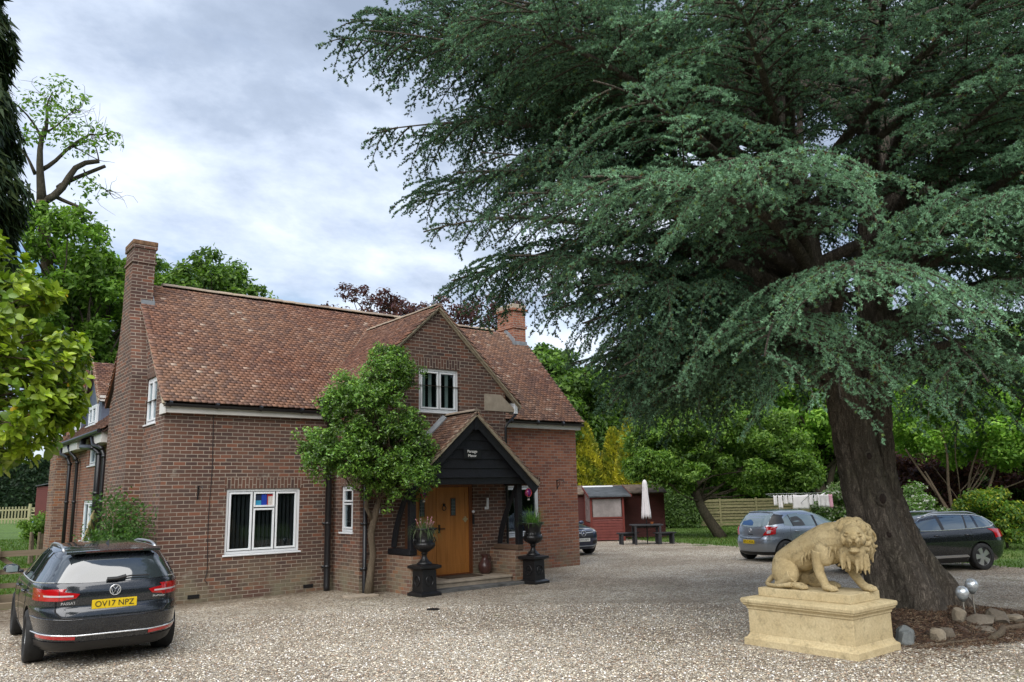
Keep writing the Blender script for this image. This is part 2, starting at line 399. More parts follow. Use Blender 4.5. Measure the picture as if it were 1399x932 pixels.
def grass_mat():
    m, t, b = new_mat('lawn grass')
    o = t.n('ShaderNodeTexCoord').outputs['Object']
    a = t.noise(o, .35, 5, .6); c = t.noise(o, 9, 6, .7); d = t.noise(o, 45, 4, .7)
    base = t.ramp(a, [(.3, (.058, .112, .014)), (.55, (.085, .155, .020)), (.75, (.13, .165, .035))])
    base = t.mix(.6, base, t.ramp(c, [(.3, .2), (.7, .8)]), 'OVERLAY')
    base = t.mix(.5, base, t.ramp(d, [(.3, .2), (.7, .85)]), 'OVERLAY')
    vo = t.n('ShaderNodeTexVoronoi'); vo.inputs['Scale'].default_value = 5; t.l(o, vo.inputs['Vector'])
    dz = t.math('MULTIPLY', t.ramp(vo.outputs['Distance'], [(.045, 1.), (.075, 0.)]), t.ramp(t.noise(o, .5, 3), [(.5, 0.), (.62, .8)]))
    t.l(t.mix(dz, base, (.6, .6, .55)), b.inputs['Base Color']); b.inputs['Roughness'].default_value = .9
    bump(t, b, t.math('ADD', c, d), .9, .05); return m
def gravel_mat():
    m, t, b = new_mat('pale gravel')
    o = t.n('ShaderNodeTexCoord').outputs['Object']
    w = t.noise(o, 30, 2, .5, col=True)
    mv = t.n('ShaderNodeMix'); mv.data_type = 'VECTOR'; mv.inputs[0].default_value = .012
    t.l(o, mv.inputs[4]); t.l(w, mv.inputs[5])
    vo = t.n('ShaderNodeTexVoronoi'); vo.inputs['Scale'].default_value = 40; t.l(mv.outputs[1], vo.inputs['Vector'])
    ve = t.n('ShaderNodeTexVoronoi'); ve.feature = 'DISTANCE_TO_EDGE'; ve.inputs['Scale'].default_value = 40; t.l(mv.outputs[1], ve.inputs['Vector'])
    sp = t.n('ShaderNodeSeparateXYZ'); t.l(vo.outputs['Color'], sp.inputs[0])
    st = t.ramp(sp.outputs[0], [(0, (.17, .13, .10)), (.10, (.38, .31, .22)), (.24, (.62, .53, .40)), (.42, (.50, .445, .36)), (.55, (.78, .70, .55)), (.76, (.84, .80, .70)), (.90, (.48, .33, .23)), (.96, (.30, .27, .23))], 'CONSTANT')
    gap = t.ramp(ve.outputs['Distance'], [(0., 0.), (.14, 1.)])
    st = t.mix(gap, (.20, .165, .13), st)
    vo2 = t.n('ShaderNodeTexVoronoi'); vo2.inputs['Scale'].default_value = 11; t.l(mv.outputs[1], vo2.inputs['Vector'])
    sp2 = t.n('ShaderNodeSeparateXYZ'); t.l(vo2.outputs['Color'], sp2.inputs[0])
    st = t.mix(.45, st, t.ramp(sp2.outputs[1], [(0., .33), (1., .68)]), 'OVERLAY')
    big = t.noise(o, .42, 6, .62)
    st = t.mix(t.ramp(big, [(.42, 0.), (.62, .75)]), st, t.mix(.6, st, (.30, .22, .15), 'MULTIPLY'))
    mid = t.noise(o, 1.9, 5, .65)
    st = t.mix(t.ramp(mid, [(.56, 0.), (.70, .55)]), st, (.20, .17, .12))
    # worn tracks, damp patches and the dirty margin under the house wall
    xy = t.n('ShaderNodeSeparateXYZ'); t.l(o, xy.inputs[0]); wv = t.noise(o, .22, 3, .5)
    tr = t.math('SINE', t.math('MULTIPLY', t.math('ADD', t.math('ADD', t.math('MULTIPLY', xy.outputs[0], .55), t.math('MULTIPLY', xy.outputs[1], -.42)), t.math('MULTIPLY', wv, 2.6)), 3.9))
    st = t.mix(t.math('MULTIPLY', t.math('MULTIPLY', t.ramp(tr, [(.25, 0.), (.95, 1.)]), t.ramp(t.noise(o, .35, 4, .6), [(.42, 0.), (.62, 1.)])), .38), st, (.27, .22, .165))
    fine = t.noise(o, 6., 5, .7)
    st = t.mix(t.ramp(fine, [(.60, 0.), (.74, .5)]), st, (.17, .13, .09))
    edge = t.math('MULTIPLY', t.ramp(t.math('MULTIPLY', t.math('SUBTRACT', xy.outputs[1], 15.3), .9), [(.0, 0.), (.95, 1.)]), t.ramp(xy.outputs[0], [(0., 1.), (1., 1.)]))
    edge = t.math('MULTIPLY', edge, t.math('LESS_THAN', xy.outputs[0], 8.2))
    st = t.mix(t.math('MULTIPLY', edge, t.ramp(fine, [(.35, .35), (.6, 1.)])), st, (.12, .085, .05))
    moss = t.math('MULTIPLY', t.ramp(t.noise(o, .9, 4, .6), [(.6, 0.), (.7, .5)]), t.ramp(fine, [(.45, 0.), (.6, 1.)]))
    st = t.mix(moss, st, (.16, .17, .07))
    t.l(st, b.inputs['Base Color']); b.inputs['Roughness'].default_value = .85; b.inputs['Specular IOR Level'].default_value = .3
    h = t.math('ADD', t.math('MULTIPLY', gap, .6), t.math('MULTIPLY', sp.outputs[1], .5))
    bump(t, b, h, .9, .02); return m
M['grass'] = grass_mat(); M['gravel'] = gravel_mat()
M['soil'] = plain('dark soil', (.055, .038, .026), .95, var=.5, vscale=12, bumps=.8, bscale=30)
M['mulch'] = plain('red brown needle litter', (.065, .040, .028), .95, var=.55, vscale=14, bumps=.9, bscale=50)

g = MB(); g.add([(-900, -900, -.06), (900, -900, -.06), (900, 900, -.06), (-900, 900, -.06)], [(0, 1, 2, 3)])
o = build(g, 'ground', 'grass', uv=False, fix=False); o['kind'] = 'structure'
# gravel drive: right of the house the lawn edge runs diagonally
def wav(t_): return .18*np.sin(t_*1.7)+.1*np.sin(t_*4.1+1)
def lawn_side(x, y):        # >0 on the lawn; edge through (23.8,20.1) and (20.9,7.5)
    return (x-20.9) - (y-7.5)*.232 + wav(y)*.3 + 22*np.clip(-(y-1)/8, 0, 1)*0
DR0 = lambda x, y: (lawn_side(x, y) < .2) & ~((y > 18.35) & (x < 4.3)) & (y < 27) | ((x > 14) & (y >= 18) & (y < 30) & (lawn_side(x, y) < .2))
grid_sheet('gravel_drive', -14, 30, -6, 30, .25, 0., 'gravel', DR0)
grid_sheet('lawn', 16, 100, -40, 80, .5, -.005, 'grass', lambda x, y: lawn_side(x, y) >= -.3, bumpy=.04)
grid_sheet('garden_lawn', -60, 60, 18.3, 150, 1.0, -.012, 'grass', lambda x, y: (x/y < .5) & (x < 60))

# loose stones on the drive: one mass of gravel
def scatter_stones():
    N = 90000
    r_ = np.sqrt(rng.random(N))*0 + 5.2 + 9.5*rng.random(N)**1.35
    az = YAW + (rng.random(N)-.5)*R(78)
    P = np.stack([r_*np.sin(az), r_*np.cos(az), np.zeros(N)], 1)
    ok = ~((P[:, 0] > 8.7) & (P[:, 0] < 9.95) & (P[:, 1] > 4.95) & (P[:, 1] < 6.55))
    ok &= ~(((P[:, 0]-11.85)/1.85)**2+((P[:, 1]-5.6)/1.05)**2 < 1)
    ok &= (P[:, 1] < 14.2) | (P[:, 0] < 3.9) & (P[:, 1] < 16.2)
    ok &= ~((P[:, 1] > 13.6) & (P[:, 0] > 8.4) & (P[:, 0] < 11.9))
    P = P[ok]; N = len(P)
    base = np.array([(1, 0, 0), (.3, .95, 0), (-.8, .6, 0), (-.85, -.5, 0), (.25, -1, 0), (.1, .05, .75)], float)
    bF = np.array([(0, 1, 5), (1, 2, 5), (2, 3, 5), (3, 4, 5), (4, 0, 5)])
    s = .0065+.0095*rng.random(N)**1.5; a = rng.random(N)*2*np.pi
    B = base[None]*(1+.5*(rng.random((N, 6, 3))-.5))
    ca, sa = np.cos(a)[:, None], np.sin(a)[:, None]
    st = .6+.6*rng.random(N)
    X = B[..., 0]*s[:, None]; Y = B[..., 1]*(s*st)[:, None]; Z = B[..., 2]*(s*(.5+.6*rng.random(N)))[:, None]
    tilt = (rng.random(N)-.5)[:, None]*.8
    V = np.stack([X*ca-Y*sa, X*sa+Y*ca, Z+X*tilt*.3+.003], -1)+P[:, None, :]
    F = (bF[None]+6*np.arange(N)[:, None, None]).reshape(-1, 3)
    pal = np.array([(.72, .64, .50), (.80, .75, .64), (.48, .42, .33), (.60, .51, .38), (.22, .19, .165), (.48, .34, .24), (.82, .79, .75), (.35, .30, .25)])
    c = pal[rng.integers(0, len(pal), N)]*(.85+.3*rng.random((N, 1)))
    M['stones'] = attr_mat('loose stones', bumps=0, mottle=.1)
    o = np_mesh('gravel_stones', V.reshape(-1, 3), F, 'stones', np.repeat(c, 6, 0))
    set_props(o, 'loose pale and brown gravel stones scattered over the drive', 'gravel', kind='stuff')
scatter_stones()
def grass_tufts():
    N = 42000; Pt = []
    while sum(len(p) for p in Pt) < N:
        x = 18+26*rng.random(N); y = -2+34*rng.random(N); k = (lawn_side(x, y) > -.15)
        w = rng.random(N) < np.clip(1.2-.04*lawn_side(x, y)**1.0, .15, 1); Pt.append(np.stack([x, y], 1)[k & w])
    P = np.concatenate(Pt)[:N]
    x = -6+12*rng.random(N); y = 18.5+24*rng.random(N)**1.2; k = x < .3*y
    P = np.concatenate([P, np.stack([x, y], 1)[k]]); N = len(P)
    z = terrain(P[:, 0], P[:, 1]); h = .035+.05*rng.random(N); a = rng.random(N)*6.283; w = .012+.012*rng.random(N)
    b = np.stack([P[:, 0], P[:, 1], z-.01], 1); d = np.stack([np.cos(a)*w, np.sin(a)*w, 0*a], 1)
    tip = b+np.stack([(rng.random(N)-.5)*.05, (rng.random(N)-.5)*.05, h], 1)
    V = np.stack([b-d, b+d, tip], 1).reshape(-1, 3); F = np.arange(3*N).reshape(-1, 3)
    c = np.array([.075, .14, .018])*(.7+.7*rng.random((N, 1))); c[rng.random(N) < .08] = (.16, .17, .05)
    o = np_mesh('grass', V, F, 'leaf', np.repeat(c, 3, 0)); set_props(o, 'short green grass growing on the lawns', 'grass', kind='stuff')
grass_tufts()
# ================================================================ the brick house
FX0, FX1, FY, BY = 4.27, 15.2, 16.35, 21.6       # front wall plane and ends
GX0, GX1, GY = 7.89, 11.76, 15.1                 # projecting gable
EZ, RY, RZ = 4.0, 19.0, 6.85                     # eave height at the wall, ridge
SL = (RZ-EZ)/(RY-FY+.12)
house = empty('brick_house', (FX0, FY, 0), 'long red brown brick house with clay tile roof, front gable and timber porch', 'house')

def wall_panel(mb, axis, c, u0, u1, z0, z1, holes, inward, depth=.11, mi=0, topfn=None):
    """vertical wall on plane axis=c with rectangular holes (u0,u1,z0,z1) and reveals"""
    us = sorted({u0, u1, *[h[0] for h in holes], *[h[1] for h in holes]}); zs = sorted({z0, z1, *[h[2] for h in holes], *[h[3] for h in holes]})
    P = (lambda u, z, d=0: (u, c+inward*d, z)) if axis == 'y' else (lambda u, z, d=0: (c+inward*d, u, z))
    for a, b_ in zip(us, us[1:]):
        for e, f in zip(zs, zs[1:]):
            mu, mz = (a+b_)/2, (e+f)/2
            if any(h[0] < mu < h[1] and h[2] < mz < h[3] for h in holes): continue
            mb.add([P(a, e), P(b_, e), P(b_, f), P(a, f)], [(0, 1, 2, 3)], mi)
    for h in holes:
        q = [(h[0], h[2]), (h[1], h[2]), (h[1], h[3]), (h[0], h[3])]
        for i in range(4):
            (a, e), (b_, f) = q[i], q[(i+1) % 4]
            mb.add([P(a, e), P(b_, f), P(b_, f, depth), P(a, e, depth)], [(0, 1, 2, 3)], mi)

W_FRONT = (5.55, 7.12, .865, 2.16); W_RIGHT = (12.62, 13.80, .88, 2.15); W_GABLE = (9.31, 10.385, 3.80, 4.79)
W_SIDE = (15.42, 15.97, 1.22, 2.18); W_END = (17.02, 17.86, 3.52, 4.49); DOOR = (8.96, 10.76, .20, 2.20)
w = MB()
wall_panel(w, 'y', FY, FX0, GX0, -.1, EZ, [W_FRONT], 1)
wall_panel(w, 'x', GX0, GY, FY, -.1, EZ+.1, [W_SIDE], 1)
wall_panel(w, 'x', GX1, GY, FY, -.1, EZ+.1, [], -1)
GZB = 4.40
wall_panel(w, 'y', GY, GX0, GX1, -.1, GZB, [DOOR, (W_GABLE[0], W_GABLE[1], W_GABLE[2], GZB)], 1)
AX, AZ = (GX0+GX1)/2, 6.20
# gable triangle around its window
zt = W_GABLE[3]; sg = (AZ-GZB)/(AX-GX0)
xl = lambda z: GX0+(z-GZB)/sg; xr = lambda z: GX1-(z-GZB)/sg
w.add([(GX0, GY, GZB), (W_GABLE[0], GY, GZB), (W_GABLE[0], GY, zt), (xl(zt), GY, zt)], [(0, 1, 2, 3)])
w.add([(W_GABLE[1], GY, GZB), (GX1, GY, GZB), (xr(zt), GY, zt), (W_GABLE[1], GY, zt)], [(0, 1, 2, 3)])
w.add([(xl(zt), GY, zt), (xr(zt), GY, zt), (AX, GY, AZ)], [(0, 1, 2)])
for a, b_ in (((W_GABLE[0], zt), (W_GABLE[1], zt)), ((W_GABLE[0], 3.8), (W_GABLE[0], zt)), ((W_GABLE[1], 3.8), (W_GABLE[1], zt))):
    w.add([(a[0], GY, a[1]), (b_[0], GY, b_[1]), (b_[0], GY+.11, b_[1]), (a[0], GY+.11, a[1])], [(0, 1, 2, 3)])
# left gable end with its upstairs window
B3 = 21.28
wall_panel(w, 'x', FX0, FY, B3, -.1, EZ, [(W_END[0], W_END[1], W_END[2], EZ)], 1)
zt = W_END[3]; se = (RZ-EZ)/(RY-FY); yl = lambda z: FY+(z-EZ)/se; yr = lambda z: 2*RY-.05-FY-(z-EZ)/se
B2 = 2*RY-FY; B3 = 21.28; ZB3 = EZ+(B2-B3)*se
w.add([(FX0, FY, EZ), (FX0, W_END[0], EZ), (FX0, W_END[0], zt), (FX0, yl(zt), zt)], [(0, 1, 2, 3)])
w.add([(FX0, W_END[1], EZ), (FX0, B3, EZ), (FX0, B3, ZB3), (FX0, B2-(zt-EZ)/se, zt), (FX0, W_END[1], zt)], [(0, 1, 2, 3, 4)])
w.add([(FX0, yl(zt), zt), (FX0, B2-(zt-EZ)/se, zt), (FX0, RY, RZ-.05)], [(0, 1, 2)])
for a, b_ in (((W_END[0], zt), (W_END[1], zt)), ((W_END[0], 3.52), (W_END[0], zt)), ((W_END[1], 3.52), (W_END[1], zt))):
    w.add([(FX0, a[0], a[1]), (FX0, b_[0], b_[1]), (FX0+.11, b_[0], b_[1]), (FX0+.11, a[0], a[1])], [(0, 1, 2, 3)])
w.add([(FX0, B3, -.1), (FX1, B3, -.1), (FX1, B3, ZB3), (FX0, B3, ZB3)], [(0, 1, 2, 3)])
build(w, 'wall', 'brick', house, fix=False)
w = MB()
wall_panel(w, 'y', FY, GX1, FX1, -.1, EZ, [W_RIGHT], 1)
w.add([(FX1, FY, -.1), (FX1, B3, -.1), (FX1, B3, ZB3), (FX1, FY, EZ)], [(0, 1, 2, 3)])
w.add([(FX1, FY, EZ), (FX1, B3, ZB3), (FX1, RY, RZ-.05)], [(0, 1, 2)])
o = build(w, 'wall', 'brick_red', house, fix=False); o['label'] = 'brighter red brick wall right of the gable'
# dark interiors so that panes look into rooms
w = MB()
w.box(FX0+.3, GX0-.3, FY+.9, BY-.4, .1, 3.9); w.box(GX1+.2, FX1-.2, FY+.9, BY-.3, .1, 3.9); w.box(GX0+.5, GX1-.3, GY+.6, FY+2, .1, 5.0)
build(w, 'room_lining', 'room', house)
# soldier courses over openings
def soldier(x0, x1, z, y, axis='y'):
    s_ = MB()
    if axis == 'y': s_.box(x0, x1, y-.004, y+.03, z, z+.225)
    else: s_.box(y-.004, y+.03, x0, x1, z, z+.225)
    build(s_, 'lintel', 'soldier', house)
soldier(5.50, 7.17, 2.165, FY); soldier(12.56, 13.86, 2.155, FY); soldier(9.26, 10.43, 4.795, GY); soldier(15.36, 16.02, 2.185, GX0, 'x'); soldier(16.96, 17.92, 4.495, FX0, 'x')
soldier(8.9, 10.85, 2.205, GY)

def window(axis, c, inward, u0, u1, z0, z1, lights, parent=house, curtain=False, flip=False, proud=.0, frame=.055, label=None, dark=True):
    """lights: list of (u0,u1,z0,z1) glazed casements in fractions"""
    P = (lambda u, d, z: (u, c+inward*d, z)) if axis == 'y' else (lambda u, d, z: (c+inward*d, u, z))
    def bx(mb, a, b_, d0, d1, e, f):
        p, q = P(a, d0, e), P(b_, d1, f)
        mb.box(min(p[0], q[0]), max(p[0], q[0]), min(p[1], q[1]), max(p[1], q[1]), e, f)
    root = MB(); D0, D1 = .035, .10
    bx(root, u0, u0+frame, D0, D1, z0, z1); bx(root, u1-frame, u1, D0, D1, z0, z1)
    bx(root, u0+frame, u1-frame, D0, D1, z1-frame, z1); bx(root, u0+frame, u1-frame, D0, D1, z0, z0+frame)
    iu0, iu1, iz0, iz1 = u0+frame, u1-frame, z0+frame, z1-frame
    W_, H_ = iu1-iu0, iz1-iz0
    for a, b_, e, f in lights:
        a, b_, e, f = iu0+a*W_, iu0+b_*W_, iz0+e*H_, iz0+f*H_
        for edge in (a, b_):
            if iu0+.02 < edge < iu1-.02: bx(root, edge-.022, edge+.022, D0+.001, D1, e, f)
        for edge in (e, f):
            if iz0+.02 < edge < iz1-.02: bx(root, a+.022, b_-.022, D0+.002, D1, edge-.022, edge+.022)
    fo = build(root, 'window', 'upvc', parent, bevel=.004)
    if label: fo['label'] = label
    for k, (a, b_, e, f) in enumerate(lights):
        a, b_, e, f = iu0+a*W_+.012, iu0+b_*W_-.012, iz0+e*H_+.012, iz0+f*H_-.012
        sm = MB(); t_ = .038
        bx(sm, a, a+t_, D0-.012, D1-.02, e, f); bx(sm, b_-t_, b_, D0-.012, D1-.02, e, f)
        bx(sm, a+t_, b_-t_, D0-.012, D1-.02, f-t_, f); bx(sm, a+t_, b_-t_, D0-.012, D1-.02, e, e+t_)
        build(sm, 'sash', 'upvc', fo, bevel=.004)
        gm = MB(); bx(gm, a+t_-.002, b_-t_+.002, D0+.02, D0+.026, e+t_-.002, f-t_+.002); build(gm, 'pane', 'glass', fo)
    sl = MB(); bx(sl, u0-.035, u1+.035, -.035, .09, z0-.035, z0); build(sl, 'sill', 'upvc', fo, bevel=.006)
    if curtain:
        cm = MB()
        for a, b_, cx_ in curtain:
            n = max(2, int((b_-a)/.025)); vs = []
            for i in range(n+1):
                u = u0+(u1-u0)*a+(u1-u0)*(b_-a)*i/n; d = .125+.012*math.sin(i*1.9)
                vs += [P(u, d, z0+.03), P(u, d, z1-.03)]
            cm.add(vs, [(2*i, 2*i+2, 2*i+3, 2*i+1) for i in range(n)])
        build(cm, 'curtain', M[curtain[0][2]] if isinstance(curtain[0][2], str) else 'curtain', fo, smooth=True, fix=False)
    return fo
M['blind'] = plain('dark vertical blind', (.022, .022, .027), .8)
BL = [(i/18+.004, (i+.74)/18, 'blind') for i in range(18)]
wf = window('y', FY, 1, *W_FRONT, [(0, .345, 0, 1), (.345, .67, 0, .72), (.345, .67, .72, 1), (.67, 1, 0, 1)], curtain=BL, label='wide white window with stickers in its small top pane')
# stickers inside the small top light
def stk(u0, u1, z0, z1, col, name='sticker'):
    m_ = MB(); m_.box(u0, u1, FY+.0495, FY+.0525, z0, z1)
    key = 'stk%.2f%.2f%.2f' % col; M[key] = M.get(key) or plain('printed sticker', col, .5)
    return build(m_, name, key, wf)
sx0 = 5.55+.055+.345*1.46+.05; 
stk(sx0+.01, sx0+.13, 1.92, 2.03, (.01, .02, .05)); stk(sx0+.01, sx0+.13, 1.80, 1.92, (.03, .25, .42)); stk(sx0+.135, sx0+.245, 1.80, 2.04, (.01, .04, .32))
stk(sx0+.255, sx0+.40, 1.80, 2.04, (.35, .02, .03))
m_ = MB(); m_.box(sx0+.275, sx0+.38, FY+.0465, FY+.0492, 1.83, 2.0)
M['stkw'] = plain('pale printed sticker', (.5, .46, .42), .5, var=.3, vscale=40); build(m_, 'sticker', 'stkw', wf)
window('y', FY, 1, *W_RIGHT, [(0, .36, 0, 1), (.36, 1, 0, 1)], curtain=[(.9, .98, 'blind')], label='white ground floor window beside the porch post')
window('y', GY, 1, *W_GABLE, [(0, .52, 0, 1), (.52, 1, 0, 1)], curtain=[(.03, .07, 'curtain'), (.15, .22, 'curtain'), (.30, .38, 'curtain'), (.56, .62, 'curtain'), (.72, .80, 'curtain'), (.93, .97, 'curtain')], label='white upstairs window in the front gable')
window('x', GX0, 1, *W_SIDE, [(0, 1, 0, .66), (0, 1, .66, 1)], curtain=[(.1, .9, 'blind')], label='narrow white window on the side of the gable')
window('x', FX0, 1, *W_END, [(0, .5, 0, 1), (.5, 1, 0, 1)], curtain=[(.55, .95, 'curtain')], label='white upstairs window in the end wall')

# ---- tiled roofs: every tile modelled
TILES = np.array([(.27, .140, .085), (.215, .118, .080), (.31, .160, .095), (.165, .100, .076), (.34, .185, .115), (.25, .130, .080), (.195, .112, .082), (.29, .145, .085), (.36, .220, .150), (.15, .092, .072)])*np.array([.95, 1.03, 1.12])
def tile_field(org, along, upv, nrm, L, S, keep=None, gauge=.086, tw=.122, tl=.215, dark=1., seed=1, sag=0.):
    r_ = np.random.default_rng(seed); rows = int(S/gauge)-1; V = []; C = []
    org, along, upv, nrm = [np.array(q, float) for q in (org, along, upv, nrm)]
    for j in range(rows+1):
        n = int(L/tw)+1; off = (j % 2)*tw*.5
        u = np.arange(n)*tw-off*1.0; u = u[(u > -tw*.6) & (u < L-tw*.3)]; n = len(u)
        u = np.clip(u, -.02, None); tq = min(tl, max(.03, S-j*gauge))
        v = j*gauge + (r_.random(n)-.5)*.010; lift = .044+.007*r_.random(n); kick = (r_.random(n)-.5)*.004
        w_ = tw-.0015
        g_ = sag*np.sin(np.pi*np.clip((u/L), 0, 1))
        lo = [org+along*(uu)+upv*vv+nrm*(lf) for uu, vv, lf in zip(u, v, lift)]
        lo = np.array(lo); k1 = np.array(kick)[:, None]*nrm
        lo = lo - nrm*g_[:, None]
        a0 = lo-k1; a1 = lo+along*w_+k1; b0 = lo+upv*tq-nrm*(lift[:, None]-.002); b1 = b0+along*w_
        th = nrm*.022
        cell = np.stack([a0-th, a1-th, b1-th, b0-th, a0, a1, b1, b0], 1)
        cen = (a0+b1)/2
        if keep is not None: k = keep((a0+a1)/2+upv*.03); cell = cell[k]; cen = cen[k]
        V.append(cell)
        nn = len(cell); base = TILES[r_.integers(0, len(TILES), nn)]; base = (base*.7+TILES.mean(0)*.3)*(.93+.14*r_.random((nn, 1)))
        pale = r_.random(nn) < .014; base[pale] = np.array([(.42, .33, .26)])*(.8+.4*r_.random((pale.sum(), 1)))
        patch = .5+.5*np.sin(cen[:, 0]*1.1+cen[:, 2]*.7+seed)*np.cos(cen[:, 0]*.43-cen[:, 2]*1.9)
        base = base*(1-.30*patch[:, None]*np.array([.6, 1., 1.])); C.append(base*dark)
    V = np.concatenate(V); C = np.concatenate(C); n = len(V)
    f = np.array([(0, 1, 5, 4), (1, 2, 6, 5), (3, 0, 4, 7), (4, 5, 6, 7), (2, 3, 7, 6)])
    F = (f[None]+8*np.arange(n)[:, None, None]).reshape(-1, 4)
    CC = np.repeat(C, 8, 0); CC[0::8] *= .30; CC[1::8] *= .30  # lower edge vertices darkened: shadow line under each course put into the colour
    return V.reshape(-1, 3), F, CC
def cat_meshes(lst):
    V = []; F = []; C = []; o_ = 0
    for v, f, c in lst: V.append(v); F.append(f+o_); C.append(c); o_ += len(v)
    return np.concatenate(V), np.concatenate(F), np.concatenate(C)
def slab(quad, th=.04, col=(.05, .03, .025)):
    q = np.array(quad, float); n = np.cross(q[1]-q[0], q[3]-q[0]); n /= np.linalg.norm(n)
    V = np.concatenate([q, q-n*th]); F = np.array([(0, 1, 2, 3), (7, 6, 5, 4), (0, 4, 5, 1), (1, 5, 6, 2), (2, 6, 7, 3), (3, 7, 4, 0)])
    return V, F, np.tile(np.array(col), (8, 1))
VX0, VX1 = FX0-.09, FX1+.14
EY = FY-.17; sl_main = (RZ-EZ)/(RY-FY); EZr = EZ-.17*sl_main+.0
uv_ = np.array([0, RY-EY, RZ-EZr]); S_ = np.linalg.norm(uv_); uv_ /= S_; nn_ = np.cross([1, 0, 0], uv_)
def main_z(y): return EZr+(y-EY)*sl_main
gsl = .93
def keep_main(p):                       # drop what lies under the cross gable
    z = 6.28-np.abs(p[:, 0]-AX)*gsl
    inside = (p[:, 2] < z-.12) & (np.abs(p[:, 0]-AX) < 2.4)
    return ~inside
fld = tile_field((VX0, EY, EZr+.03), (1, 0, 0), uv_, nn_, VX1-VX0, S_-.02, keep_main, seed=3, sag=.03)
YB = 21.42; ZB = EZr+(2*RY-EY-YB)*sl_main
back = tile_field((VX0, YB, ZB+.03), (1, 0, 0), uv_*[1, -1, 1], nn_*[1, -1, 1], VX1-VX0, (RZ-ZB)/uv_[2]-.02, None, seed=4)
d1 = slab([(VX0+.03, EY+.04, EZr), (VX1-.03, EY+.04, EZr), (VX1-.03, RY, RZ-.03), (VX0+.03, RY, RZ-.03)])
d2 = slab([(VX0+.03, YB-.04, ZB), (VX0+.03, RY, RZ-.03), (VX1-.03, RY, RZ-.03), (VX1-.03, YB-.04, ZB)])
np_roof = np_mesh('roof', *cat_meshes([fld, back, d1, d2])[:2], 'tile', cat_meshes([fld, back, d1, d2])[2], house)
np_roof['label'] = 'long clay tile roof of mottled red and brown tiles'
def ridge(name, a, b_, parent, r_=.095, seed=5, mat='mortar', flat=.75):
    a, b_ = Vector(a), Vector(b_); L = (b_-a).length; n = max(1, int(L/.32)); d = (b_-a)/n; m_ = MB(); q = random.Random(seed)
    side = d.normalized().cross(Vector((0, 0, 1))).normalized()
    for i in range(n):
        p = a+d*i+Vector((0, 0, (q.random()-.5)*.012)); e = a+d*(i+1)+Vector((0, 0, (q.random()-.5)*.012)); rr = r_*(.96+.1*q.random()); c = q.choice([(.26, .21, .165), (.30, .24, .18), (.22, .17, .13), (.33, .26, .19)])
        vs = []
        for P_ in (p, e):
            for k in range(9):
                an = math.pi*k/8; vs.append(P_+side*math.cos(an)*rr*1.15+Vector((0, 0, math.sin(an)*rr*flat)))
            rr *= 1.04
        m_.add(vs, [(k, k+1, k+10, k+9) for k in range(8)]+[tuple(range(9))[::-1], tuple(range(9, 18))], 0, c)
    build(m_, name, 'tile', parent, col=True, uv=False)
ridge('ridge_tiles', (VX0+.55, RY, RZ+.01), (VX1-1.0, RY, RZ+.01), np_roof)
# cross gable roof
GYo = GY-.07; gz0 = 6.26; ex = 2.36
for sgn in (-1, 1):
    uvg = np.array([sgn*-1*ex, 0, ex*gsl]); Sg = np.linalg.norm(uvg); uvg = uvg/Sg
    ng = np.array([sgn*gsl, 0, 1.]); ng /= np.linalg.norm(ng)
    org = (AX+sgn*ex, GYo, gz0-ex*gsl+.02)
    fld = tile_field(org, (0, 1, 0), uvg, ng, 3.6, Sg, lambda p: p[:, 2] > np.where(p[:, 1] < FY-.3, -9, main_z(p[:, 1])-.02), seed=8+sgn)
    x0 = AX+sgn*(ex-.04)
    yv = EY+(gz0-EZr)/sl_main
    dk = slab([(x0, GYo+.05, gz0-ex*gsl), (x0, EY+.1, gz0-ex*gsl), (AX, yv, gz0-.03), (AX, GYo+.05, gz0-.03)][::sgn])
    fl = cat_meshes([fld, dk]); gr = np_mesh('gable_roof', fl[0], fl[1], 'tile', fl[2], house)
    # verge of pale mortar, thin, under the tile edge
    vg = MB(); a = Vector((AX+sgn*(ex+.02), GYo+.02, gz0-ex*gsl-.05)); b_ = Vector((AX, GYo+.02, gz0-.02))
    vg.beam(a, b_, .05, .035); vg.beam(a+Vector((0, .045, -.045)), b_+Vector((0, .045, -.045)), .06, .05)
    build(vg, 'verge', 'verge', gr)
ridge('ridge_tiles', (AX, GYo, gz0+.01), (AX, yv+.1, gz0+.01), gr, r_=.08)
# valley lead strips
for sgn in (-1, 1):
    vl = MB(); ylo = EY+(gz0-ex*gsl-EZr)/sl_main
    vl.beam((AX+sgn*ex, ylo+.02, gz0-ex*gsl+.05), (AX, yv, gz0+.035), .09, .02, upv=(0, -.5, 1)); build(vl, 'valley', 'mortar', np_roof)
# main verge at the left end
vg = MB()
vg.beam((VX0+.015, EY, EZr-.005), (VX0+.015, RY, RZ-.0), .05, .035); vg.beam((VX0+.055, EY+.03, EZr-.045), (VX0+.055, RY, RZ-.055), .05, .05)
build(vg, 'verge', 'verge', np_roof); vg = MB(); vg.beam((VX0+.03, YB, ZB-.01), (VX0+.03, RY, RZ-.01), .05, .06); build(vg, 'verge', 'oak_dark', np_roof)
vg = MB()
for y1, z1_ in ((EY, EZr), (YB, ZB)): vg.beam((VX1-.015, y1, z1_-.01), (VX1-.015, RY, RZ-.005), .05, .035)
build(vg, 'verge', 'verge', np_roof)
